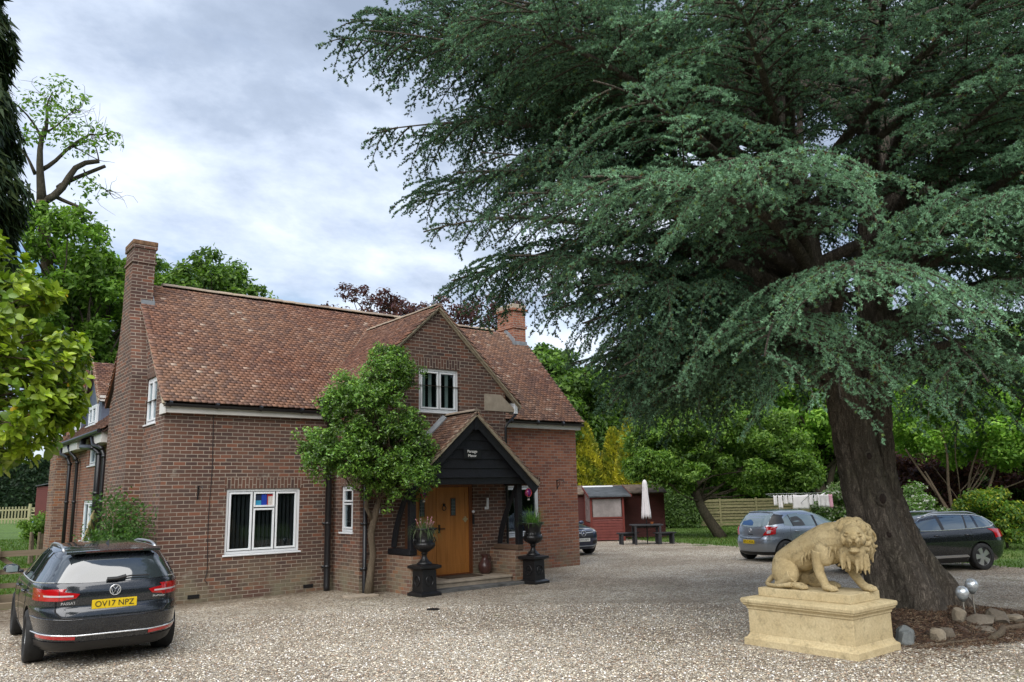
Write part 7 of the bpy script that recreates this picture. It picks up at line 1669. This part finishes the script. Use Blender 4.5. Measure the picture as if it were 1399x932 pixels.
# ---- little hot air balloon ornaments hanging under the porch eaves
M['orn_p'] = plain('purple glossy ornament', (.16, .015, .16), .25, coat=.5); M['orn_r'] = plain('red and orange ornament stripe', (.55, .06, .06), .3)
def ornament(x, y, z, lab):
    o = empty('balloon_ornament', (x, y, z), lab, 'ornament', 'hanging balloon ornaments'); mb = MB(); mb.sphere((0, 0, 0), .075, 16, sc3=(1, 1, 1.2)); build(mb, 'balloon', 'orn_p', o, smooth=True, uv=False, world=False); mb = MB()
    for k in range(4): a = k*math.pi/2+.4; mb.tube([(.078*math.cos(a)*math.sin(t_), .078*math.sin(a)*math.sin(t_), -.09*math.cos(t_)) for t_ in np.linspace(.15, 3, 9)], .011, 6)
    build(mb, 'stripes', 'orn_r', o, uv=False, world=False); mb = MB(); mb.box(-.018, .018, -.018, .018, -.17, -.14)
    for sx_ in (-1, 1): mb.tube([(sx_*.015, 0, -.14), (sx_*.03, 0, -.07)], .002, 3)
    build(mb, 'basket', 'stkw', o, uv=False, world=False); mb = MB(); mb.tube([(0, 0, .08), (0, 0, .24)], .0025, 4); build(mb, 'cord', 'black', o, uv=False, world=False)
ornament(8.86, 14.17, 1.98, 'purple and red balloon ornament hanging by the left porch post'); ornament(11.66, 14.18, 1.96, 'purple balloon ornament hanging by the right porch post')

# ---- sheds
def board_mat(name, c1, pitch=.12, rough=.7):
    m, t, b = new_mat(name); uv = t.n('ShaderNodeTexCoord').outputs['UV']; s = t.n('ShaderNodeSeparateXYZ'); t.l(uv, s.inputs[0]); f = t.math('FRACT', t.math('DIVIDE', s.outputs[1], pitch)); n_ = t.noise(uv, 3, 5, .6)
    b.inputs['Roughness'].default_value = rough; t.l(t.mix(t.ramp(n_, [(.3, 0.), (.7, .45)]), c1, tuple(x*.55 for x in c1)), b.inputs['Base Color']); bump(t, b, t.math('SUBTRACT', 1, f), .9, .02); return m
M['red_boards'] = board_mat('red brown shiplap', (.085, .014, .010)); M['red_paint'] = plain('red painted wood', (.125, .017, .010), .6, var=.15); M['felt'] = plain('grey roofing felt', (.055, .062, .07), .9, var=.35, vscale=3, bumps=.4)
M['sheet'] = plain('cloudy plastic sheet', (.26, .23, .22), .25, var=.3, vscale=2.5, spec=.6); M['felt_moss'] = plain('mossy felt', (.12, .085, .06), .95, var=.5, vscale=5, bumps=.5)
U = Vector((.80, -.60, 0)); Vv = Vector((.60, .80, 0)); SA = Vector((22.72, 23.68, 0)); Z_ = Vector((0, 0, 1))
def L3(x, y, z): return SA+U*x+Vv*y+Z_*z
def quadbox(mb, p, a, b_, c, mi=0): mb.prism([p, p+a, p+a+b_, p+b_], c, mi)
lt = empty('lean_to_shed', SA, 'bright red lean-to with plastic sheeted window and grey felt roof', 'shed')
def clap(x0, x1, y0, y1, z0, z1, name, parent, dirn):
    """real overlapping boards; runs along U (dirn 0) or V (dirn 1)"""
    mb = MB(); z = z0; a, b_ = (L3(x0, y0, 0), L3(x1, y1, 0)); n_ = (-Vv if dirn == 0 else (U if dirn == 2 else -U))
    while z < z1-.01:
        h = min(.115, z1-z); q = [a+n_*.03+Z_*z, b_+n_*.03+Z_*z, b_+n_*.008+Z_*(z+h+.008), a+n_*.008+Z_*(z+h+.008), a-n_*.02+Z_*z, b_-n_*.02+Z_*z, b_-n_*.02+Z_*(z+h+.008), a-n_*.02+Z_*(z+h+.008)]
        mb.add(q, [(0, 1, 2, 3), (7, 6, 5, 4), (0, 4, 5, 1), (1, 5, 6, 2), (2, 6, 7, 3), (3, 7, 4, 0)]); z += .11
    return build(mb, name, 'red_paint', parent)
clap(0.04, 1.27, 0, 0, .04, .86, 'boarding', lt, 0); clap(0, 0, 0.04, 2.0, .04, .70, 'boarding', lt, 1); clap(1.3, 1.3, 0.04, 2.0, .04, 1.75, 'boarding', lt, 2)
mb = MB()
for x, y in ((0, 0), (1.3, 0), (0, 2.0)): quadbox(mb, L3(x-.04, y-.04, 0), U*.08, Vv*.08, Z_*(1.72+.18*y))
build(mb, 'posts', 'red_paint', lt)
for zq in (.88, 1.66): mb = MB(); quadbox(mb, L3(.04, -.035, zq), U*1.22, Vv*.06, Z_*.065); build(mb, 'window_rail', 'red_paint', lt)
mb = MB(); quadbox(mb, L3(.07, -.01, .95), U*1.16, Vv*.012, Z_*.72); mb.prism([L3(-.01, .06, .74), L3(-.01, 1.95, .74), L3(-.01, 1.95, 2.0), L3(-.01, .06, 1.68)], U*.012); build(mb, 'plastic_sheet', 'sheet', lt)
mb = MB(); mb.prism([L3(-.10, -.18, 1.735), L3(1.62, -.18, 1.735), L3(1.62, 2.0, 2.14), L3(-.10, 2.0, 2.14)], Z_*.05); build(mb, 'roof', 'felt', lt)
mb = MB(); mb.prism([L3(-.125, -.18, 1.70), L3(-.125, 2.0, 2.105), L3(-.125, 2.0, 2.215), L3(-.125, -.18, 1.81)], U*.022); mb.prism([L3(1.622, -.18, 1.73), L3(1.622, 2.0, 2.14), L3(1.622, 2.0, 2.215), L3(1.622, -.18, 1.80)], U*.03); build(mb, 'rake_board', 'red_paint', lt)
mb = MB(); mb.prism([L3(-.10, 1.80, 2.155), L3(1.2, 1.80, 2.155), L3(1.2, 1.98, 2.195), L3(-.10, 1.98, 2.195)], Z_*.012); build(mb, 'white_strip', 'upvc', lt)
bs = empty('garden_shed', L3(1, 2.1, 0), 'large dark red shed with low felt roof behind the lean-to', 'shed')
mb = MB(); x1_ = 3.45; mb.prism([L3(-1.8, 2.15, 0), L3(x1_, 2.15, 0), L3(x1_, 4.4, 0), L3(-1.8, 4.4, 0)], Z_*1.86); mb.prism([L3(x1_-.01, 2.16, 1.86), L3(x1_-.01, 4.39, 1.86), L3(x1_-.01, 3.27, 2.17)], -U*.06); build(mb, 'walls', 'red_boards', bs)
mb = MB()
for a_, b_, c_, d_ in ((2.0, 1.84, 3.27, 2.20), (4.55, 1.84, 3.27, 2.20)): mb.prism([L3(-1.9, a_, b_), L3(x1_+.12, a_, b_), L3(x1_+.12, c_, d_), L3(-1.9, c_, d_)], Z_*.04)
build(mb, 'roof', 'felt_moss', bs)
# ---- picnic furniture and folded parasol
M['black_wood'] = wood_mat('dark stained planks', (.016, .017, .02), (.035, .036, .04), 14, axis=0, rough=.6)
def plank_table(name, x, y, rz, L, W_, H, nleg, lab, cat, grp=None):
    o = empty(name, (x, y, 0), lab, cat, grp); o.rotation_euler = (0, 0, R(rz)); mb = MB(); n = max(2, int(W_/.14)); w = W_/n
    for i in range(n): mb.box(-L/2, L/2, -W_/2+i*w+.006, -W_/2+(i+1)*w-.006, H-.045, H)
    build(mb, 'top' if cat == 'table' else 'seat', 'black_wood', o, uv=False, world=False, bevel=.004)
    for sx_ in (-1, 1):
        for sy_ in (-1, 1): mb = MB(); mb.box(sx_*(L/2-.12)-.035, sx_*(L/2-.12)+.035, sy_*(W_/2-.07)-.055, sy_*(W_/2-.07)+.055, 0, H-.046); build(mb, 'leg', 'black_wood', o, uv=False, world=False)
    mb = MB(); mb.box(-L/2+.1, L/2-.1, -.02, .02, H-.13, H-.05); build(mb, 'rail', 'black_wood', o, uv=False, world=False); return o
plank_table('picnic_table', 22.72, 20.75, -38, 1.15, .8, .72, 4, 'black wooden picnic table under the folded white parasol', 'table')
plank_table('bench', 22.24, 21.25, -20, .80, .30, .43, 4, 'black bench left of the picnic table', 'bench', 'black picnic benches'); plank_table('bench', 23.12, 20.22, -20, .82, .32, .43, 4, 'black bench right of the picnic table', 'bench', 'black picnic benches')
pz = empty('parasol', (22.68, 20.68, 0), 'folded white parasol standing through the picnic table', 'parasol'); mb = MB(); mb.tube([(0, 0, 0), (0, 0, 2.34)], .022, 8); build(mb, 'pole', 'black', pz, uv=False, world=False)
M['cloth'] = plain('white cloth', (.62, .59, .60), .9, var=.08); M['cloth_pink'] = plain('pink cloth', (.58, .30, .38), .9); mb = MB(); n = 40; vs = []; prof = [(.02, 2.36), (.055, 2.33), (.085, 2.24), (.09, 2.1), (.10, 1.8), (.125, 1.45), (.15, 1.12), (.155, 1.02), (.11, 1.0)]
for i, (r_, z) in enumerate(prof):
    for q in range(n): a = 2*math.pi*q/n; f = 1+.22*math.cos(8*a+z*1.3)*min(1, i/4); vs.append((r_*f*math.cos(a), r_*f*math.sin(a), z-(.10*max(0, math.cos(8*a+1)) if i > 6 else 0)))
mb.add(vs, [(i*n+q, i*n+(q+1) % n, (i+1)*n+(q+1) % n, (i+1)*n+q) for i in range(len(prof)-1) for q in range(n)]+[tuple(range(n))]); build(mb, 'canopy', 'cloth', pz, smooth=True, uv=False, world=False)
M['terracotta'] = plain('orange pot', (.45, .14, .04), .7)
mb = MB(); mb.lathe([(.04, 0), (.05, .02), (.065, .07), (.055, .075), (.04, .02)], 22.9, 20.62, .722, 14); o = build(mb, 'table_pot', 'terracotta', uv=False); set_props(o, 'small orange pot on the black picnic table', 'pot')
# ---- slatted fence
M['fence'] = wood_mat('weathered olive fence boards', (.13, .125, .055), (.24, .21, .11), 10, axis=0, rough=.85)
fe = empty('slatted_fence', (33.9, 28.2, 0), 'long fence of horizontal weathered boards at the back of the lawn', 'fence'); a = Vector((33.9, 28.2, 0)); b_ = Vector((44.5, 19.8, 0)); d = (b_-a); nP = int(d.length/1.83); d /= nP; du = d.normalized(); nv = Vector((-du.y, du.x, 0))
for i in range(nP):
    p = a+d*i; mb = MB()
    for k in range(9): z = .06+k*.155; off = nv*(.03 if k % 2 else -.03); mb.prism([p+du*.05+off+Z_*z, p+d-du*.05+off+Z_*z, p+d-du*.05+off+Z_*(z+.125), p+du*.05+off+Z_*(z+.125)], nv*.018)
    build(mb, 'panel', 'fence', fe, uv=False)
for i in range(nP+1): p = a+d*i; mb = MB(); quadbox(mb, p-du*.05-nv*.05, du*.1, nv*.1, Z_*1.48); build(mb, 'post', 'fence', fe, uv=False)
# ---- rotary washing line with laundry
wl = empty('washing_line', (28.6, 18.1, 0), 'rotary washing line behind the silver hatchback', 'washing line'); mb = MB(); mb.tube([(0, 0, 0), (0, 0, 1.75)], .025, 8); build(mb, 'pole', 'alloy', wl, uv=False, world=False)
for k in range(4):
    mb = MB(); an = k*math.pi/2-.55; mb.tube([(0, 0, 1.2), (1.25*math.cos(an), 1.25*math.sin(an), 1.72)], .012, 6); build(mb, 'arm', 'alloy', wl, uv=False, world=False)
mb = MB()
for k in range(4):
    a1, a2 = k*math.pi/2-.55, (k+1)*math.pi/2-.55
    for q in (1., .8, .6): mb.tube([(1.25*q*math.cos(a1), 1.25*q*math.sin(a1), 1.72-.4*(1-q)), (1.25*q*math.cos(a2), 1.25*q*math.sin(a2), 1.72-.4*(1-q))], .004, 4)
build(mb, 'line', 'upvc', wl, uv=False, world=False)
rgl = np.random.default_rng(17); e1 = Vector((.78, -.62, 0)); spots = [(-1.05, .14, .42, 0, 'sock like white cloth at the left end'), (-.86, .16, .55, 0, 'narrow white cloth second from the left'), (-.66, .15, .38, 0, 'short white cloth left of the towel'), (-.47, .15, .36, 0, 'small white cloth beside the towel'), (-.05, .60, .58, 0, 'wide white towel in the middle'), (.36, .16, .44, 0, 'white cloth just right of the towel'), (.55, .14, .3, 0, 'small white cloth right of centre'), (.74, .22, .50, 0, 'white shirt on the right half'), (.95, .18, .52, 0, 'white cloth next to the pink one'), (1.12, .14, .55, 1, 'pink cloth at the right end')]
for i, (s, w, h, pk, lb) in enumerate(spots):
    mb = MB(); c0 = Vector((28.45, 17.75, 0))+e1*s; nx, nz = 8, 6; vs = []
    for b2 in range(nz+1):
        for a2 in range(nx+1): u = (a2/nx-.5)*w*(1+.12*b2/nz); dz = b2/nz*h; q = c0+e1*u+Vector((.62, .78, 0))*(.03*math.sin(u*30+i)*b2/nz); vs.append((q.x, q.y, 1.68-dz-.04*math.sin(math.pi*a2/nx)*(b2 == 0)+.03*rgl.random()*(b2 == nz)))
    mb.add(vs, [(r1*(nx+1)+c1, r1*(nx+1)+c1+1, (r1+1)*(nx+1)+c1+1, (r1+1)*(nx+1)+c1) for r1 in range(nz) for c1 in range(nx)]); o = build(mb, 'laundry', 'cloth_pink' if pk else 'cloth', smooth=True, uv=False, fix=False)
    o.modifiers.new('t', 'SOLIDIFY').thickness = .004; set_props(o, lb+' on the washing line', 'laundry', 'clothes hung on the washing line')
# ---- mulch bed with rocks, logs and globe lights under the cedar
n = 60; vs = [(11.9, 5.6, .20)]; rg = np.random.default_rng(3)
rings = []
for k, (f, z) in enumerate(((.35, .17), (.6, .12), (.8, .07), (1., -.01))):
    for j_ in range(n):
        a = 2*math.pi*j_/n; r1 = 1.75*(1+.08*math.sin(3*a)+.05*math.sin(7*a)); r2 = 1.12*(1+.08*math.sin(2*a+1)+.04*math.sin(9*a)); e_ = (1+.03*rg.normal())*f; vs.append((11.85+r1*e_*math.cos(a-.35), 5.62+r2*e_*math.sin(a-.35)-.05, z+.02*rg.normal()*(k < 3)))
fs = [(0, 1+j_, 1+(j_+1) % n) for j_ in range(n)]+[(1+k*n+j_, 1+(k+1)*n+j_, 1+(k+1)*n+(j_+1) % n, 1+k*n+(j_+1) % n) for k in range(3) for j_ in range(n)]
mb = MB(); mb.add(vs, fs); o = build(mb, 'mulch_bed', 'mulch', smooth=True, uv=False, fix=False); o['kind'] = 'structure'
def litter():
    rg = np.random.default_rng(23); N = 16000; a = rg.random(N)*6.283; r_ = rg.random(N)**.55; x = 11.85+2.1*r_*np.cos(a)*1.0; y = 5.55+1.4*r_*np.sin(a); x2 = 9.0+5*rg.random(3000); y2 = 4.2+1.5*rg.random(3000); k2 = rg.random(3000) < .5; x = np.r_[x, x2[k2]]; y = np.r_[y, y2[k2]]; N = len(x)
    rr = np.hypot((x-11.85)/1.9, (y-5.57)/1.1); z = np.interp(rr, [0, .35, .6, .8, 1., 9], [.22, .19, .14, .09, .012, .008])+.01
    ok = ~((x > 8.8) & (x < 9.9) & (y > 4.95) & (y < 6.6)); x, y, z = x[ok], y[ok], z[ok]; N = len(x)
    P = np.stack([x, y, z], 1); d = unit(rg.normal(size=(N, 3))*[1, 1, .35]); L = (.014+.03*rg.random(N))[:, None]; w = unit(np.cross(d, rg.normal(size=(N, 3))))*.0035
    V = np.stack([P-d*L-w, P-d*L+w, P+d*L+w, P+d*L-w], 1).reshape(-1, 3); pal = np.array([(.095, .055, .036), (.14, .085, .05), (.06, .042, .03), (.19, .14, .09), (.085, .045, .028)])
    o = np_mesh('needle_litter', V, np.arange(4*N).reshape(-1, 4), 'stones', np.repeat(pal[rg.integers(0, 5, N)], 4, 0)); set_props(o, 'brown fallen needles and twigs strewn round the cedar', 'litter', kind='stuff')
litter()
def rock(x, y, z, r_, sc3, mat, seed, lab, rz=0):
    import bmesh
    rg = np.random.default_rng(seed); bm = bmesh.new(); bmesh.ops.create_icosphere(bm, subdivisions=3, radius=r_); pl = [(unit(rg.normal(size=3)), .55+.27*rg.random()) for _ in range(13)]
    for v in bm.verts:
        p = np.array(v.co)/r_
        for nrm, dd in pl:
            q = p@nrm
            if q > dd: p = p-nrm*(q-dd)
        p = p*(1+.02*rg.normal()); v.co = Vector(p*r_*np.array(sc3))
    me = bpy.data.meshes.new('rock'); bm.to_mesh(me); bm.free(); me.materials.append(M[mat]); o = bpy.data.objects.new('rock', me); COL.objects.link(o); o.location = (x, y, z); o.rotation_euler = (0, 0, rz); set_props(o, lab, 'rock', 'rocks edging the cedar bed')
    me.polygons.foreach_set('use_smooth', [True]*len(me.polygons)); o.modifiers.new('s', 'EDGE_SPLIT').split_angle = R(24)
M['rock_grey'] = sandstone('blue grey rock', (.13, .145, .145), (.24, .25, .24), .6); M['rock_tan'] = sandstone('tan rock', (.19, .155, .11), (.29, .25, .19), .7); M['rock_brown'] = sandstone('brown grey rock', (.11, .092, .07), (.20, .17, .135), .7)
for q in [(10.12, 5.10, .06, .17, (1.2, .8, .85), 'rock_grey', 1, 'blue grey rock touching the pedestal foot', .4), (10.32, 5.17, .08, .165, (1.25, .8, .9), 'rock_grey', 2, 'rounded grey rock second from the pedestal', -.2), (10.62, 4.93, .07, .13, (.9, .9, 1.0), 'rock_tan', 3, 'pale upright rock third from the pedestal', .3), (10.80, 4.86, .07, .13, (1.0, .8, 1.0), 'rock_brown', 4, 'rust stained rock beside the pale upright one', 1.),
          (11.42, 4.98, .20, .13, (.85, .8, 1.05), 'rock_tan', 5, 'tan rock standing just left of the lower globe light', .2), (11.72, 4.86, .12, .20, (1.5, .8, .7), 'rock_brown', 6, 'long flat brown rock under the globe lights', -.5), (12.15, 4.78, .12, .20, (1.3, .8, .8), 'rock_brown', 7, 'dark rock right of the globe lights', .6), (12.5, 4.72, .08, .13, (1.3, .9, .8), 'rock_tan', 8, 'small tan rock near the right tip of the bed', .1), (11.45, 4.70, .05, .12, (1.6, .9, .6), 'rock_brown', 9, 'low wedge shaped rock in front of the globe lights', -.6), (12.62, 4.55, .04, .10, (1.5, .8, .7), 'rock_grey', 10, 'small grey rock at the far right of the bed', .2)]: rock(q[0], q[1], q[2], q[3], q[4], q[5], q[6], q[7], q[8])
def logp(pts, r_, lab):
    mb = MB(); P_ = [Vector(p) for p in pts]; mb.tube(P_, r_, 10); o = build(mb, 'log', 'bark_pale', uv=False, smooth=False); set_props(o, lab, 'log', 'logs edging the cedar bed')
logp([(10.0, 4.88, .015), (10.6, 4.70, .02), (11.15, 4.55, .015)], [.018, .02, .015], 'thin pale stick lying along the front of the bed'); logp([(11.10, 4.48, .03), (11.5, 4.52, .045), (11.85, 4.62, .06)], [.04, .045, .04], 'pale log angled across the front corner of the bed'); logp([(11.8, 4.60, .05), (12.2, 4.52, .05), (12.5, 4.5, .04)], [.035, .04, .03], 'short pale log at the right end of the bed')
M['globe'] = plain('crackled silver glass', (.62, .66, .68), .12, metal=.55, var=.25, vscale=30, coat=.6, bumps=.4, bscale=45); M['steel'] = plain('steel', (.5, .5, .48), .25, metal=1.)
def globe(x, y, z, top, lab):
    o = empty('globe_light', (x, y, z), lab, 'garden light', 'globe garden lights'); h = top-z; mb = MB(); mb.tube([(0, 0, 0), (0.01, 0, h-.09)], .012, 8); build(mb, 'stake', 'steel', o, uv=False, world=False)
    mb = MB(); mb.sphere((.01, 0, h), .085, 24); build(mb, 'globe', 'globe', o, smooth=True, uv=False, world=False); mb = MB(); mb.lathe([(.02, h-.12), (.045, h-.085), (.075, h-.045), (.07, h-.045), (.02, h-.10)], .01, 0, 0, 16); build(mb, 'cup', 'rock_grey', o, smooth=True, uv=False, world=False)
globe(11.60, 4.98, .12, .50, 'lower crackled silver globe light on a steel stake'); globe(11.92, 4.98, .12, .57, 'higher crackled silver globe light, nearer the right edge')
# ---- drain cover and dark spots on the gravel
mb = MB(); mb.lathe([(.001, .0), (.11, .0), (.11, .012), (.001, .014)], 7.75, 12.1, .004, 20); o = build(mb, 'drain_cover', 'iron', uv=False); set_props(o, 'small dark round cover set in the gravel', 'drain cover')
mb = MB(); mb.box(7.45, 8.05, 14.55, 14.95, -.01, .035); o = build(mb, 'stone_slab', 'stone', uv=False, bevel=.01); set_props(o, 'flat stone slab at the foot of the wall beside the small tree', 'slab')
# ---- left garden: post and rail fence, stakes, gate, pickets, shed and planter
M['rail'] = wood_mat('grey brown rails', (.13, .10, .065), (.23, .18, .12), 12, axis=0, rough=.9); M['pale_wood'] = wood_mat('pale fence wood', (.26, .25, .13), (.36, .34, .2), 12, axis=2, rough=.85)
rf = empty('post_and_rail_fence', (0, 18.6, 0), 'weathered post and rail fence behind the parked dark grey estate', 'fence')
for i, x in enumerate((-3.2, -.6, 1.93, 3.9)): mb = MB(); mb.box(x-.06, x+.06, 18.54, 18.66, -.1, 1.12); build(mb, 'post', 'rail', rf, uv=False)
for z, h in ((1.0, .11), (.66, .09), (.40, .09), (.16, .15)): mb = MB(); mb.box(-5, 3.9, 18.66, 18.70, z-h/2, z+h/2); build(mb, 'rail', 'rail', rf, uv=False)
mb = MB(); mb.beam((2.0, 18.72, .95), (2.7, 18.72, .42), .03, .08); mb.beam((-.5, 18.72, .95), (1.8, 18.72, .2), .03, .08); build(mb, 'brace', 'rail', rf, uv=False)
mb = MB(); mb.box(-5, 3.9, 18.40, 18.54, -.05, .10); o = build(mb, 'timber_edging', 'rail', uv=False, bevel=.01); set_props(o, 'timber sleeper edging below the post and rail fence', 'edging')
rgs = np.random.default_rng(4); bs_ = empty('stake_fence', (4.1, 29.5, 0), 'short rustic stake fence beside the rear wing', 'fence')
for i in range(7): x = 3.95+.12*i*.9; y = 29.6+rgs.normal()*.15; mb = MB(); mb.tube([(x, y, 0), (x+rgs.normal()*.03, y, .95+.15*rgs.random())], .045, 7); build(mb, 'stake', 'rail', bs_, uv=False)
broadleaf('garden_shrub', 'low dark green shrub over the rustic stakes at the left', 'shrub', (4.35, 30.3, 0), (4.35, 30.3, .5), [((4.35, 30.3, 1.15), (.62, .5, .4))], 18, 5000, .055, G_MID, 81, .04, clump_r=(.16, .3))
zt_ = float(terrain(9.3, 63)); gt = empty('farm_gate', (9.35, 63, zt_), 'pale wooden five bar gate at the far end of the left lawn', 'gate'); a = Vector((8.42, 63.75, zt_)); b_ = Vector((10.3, 62.35, zt_)); d = b_-a
mb = MB()
for k in range(5): z = .12+k*.22; mb.beam(a+Z_*z, b_+Z_*z, .03, .08)
mb.beam(a+Z_*.12, a+d*.5+Z_*1.0, .03, .07); mb.beam(a+d*.5+Z_*1.0, b_+Z_*.12, .03, .07); mb.beam(a+Z_*1.0, a+d*.5+Z_*.12, .03, .07); mb.beam(a+d*.5+Z_*.12, b_+Z_*1., .03, .07); build(mb, 'bars', 'pale_wood', gt, uv=False)
for p in (a-d*.05, b_+d*.06): mb = MB(); mb.tube([p, p+Z_*1.3], .10, 8); build(mb, 'post', 'pale_wood', gt, uv=False)
pf = empty('picket_fence', (5, 66, zt_), 'pale picket fence left of the farm gate', 'fence'); a2 = Vector((1.5, 69.2, zt_)); d2 = (a-a2); n = 40
for k in range(n): p = a2+d2*(k/n); mb = MB() if k % 40 == 0 else mb; mb.beam(p, p+Z_*1.12, .09, .03, upv=(0, 1, 0))
build(mb, 'pickets', 'pale_wood', pf, uv=False); mb = MB()
for z in (.3, .9): mb.beam(a2+Z_*z+Vector((0, .05, 0)), a+Z_*z+Vector((0, .05, 0)), .04, .09)
build(mb, 'rails', 'pale_wood', pf, uv=False)
zs = float(terrain(8, 58)); rs = empty('red_shed', (8.6, 58.5, zs), 'small red wooden shed beyond the lawn, half behind the house', 'shed'); mb = MB(); q = [Vector((7.95, 58.9, zs)), Vector((8.75, 58.0, zs)), Vector((11.2, 60.2, zs)), Vector((10.4, 61.1, zs))]
mb.prism(q, Z_*2.35); build(mb, 'walls', 'red_boards', rs); mb = MB(); mb.prism([q[0]+Z_*2.36+Vector((-.1, -.1, 0)), q[1]+Z_*2.56+Vector((.0, -.15, 0)), q[2]+Z_*2.56, q[3]+Z_*2.36], Z_*.06); build(mb, 'roof', 'felt', rs, uv=False)
zp = float(terrain(6.5, 47)); pl = empty('garden_planter', (6.55, 47.2, zp), 'blue bowl planter on a stand at the edge of the left lawn', 'planter'); M['blue_bowl'] = plain('blue glazed bowl', (.02, .09, .22), .4, var=.3)
mb = MB(); mb.lathe([(.05, 0), (.16, .05), (.28, .2), (.30, .30), (.26, .30), (.2, .2)], 0, 0, .25, 20); build(mb, 'bowl', 'blue_bowl', pl, smooth=True, uv=False, world=False); mb = MB(); mb.tube([(0, 0, 0), (0, 0, .28)], .06, 8); build(mb, 'stand', 'rail', pl, uv=False, world=False); mb = MB(); mb.sphere((0, 0, .56), .24, 12, sc3=(1, 1, .5)); build(mb, 'soil', 'curtain', pl, uv=False, world=False)
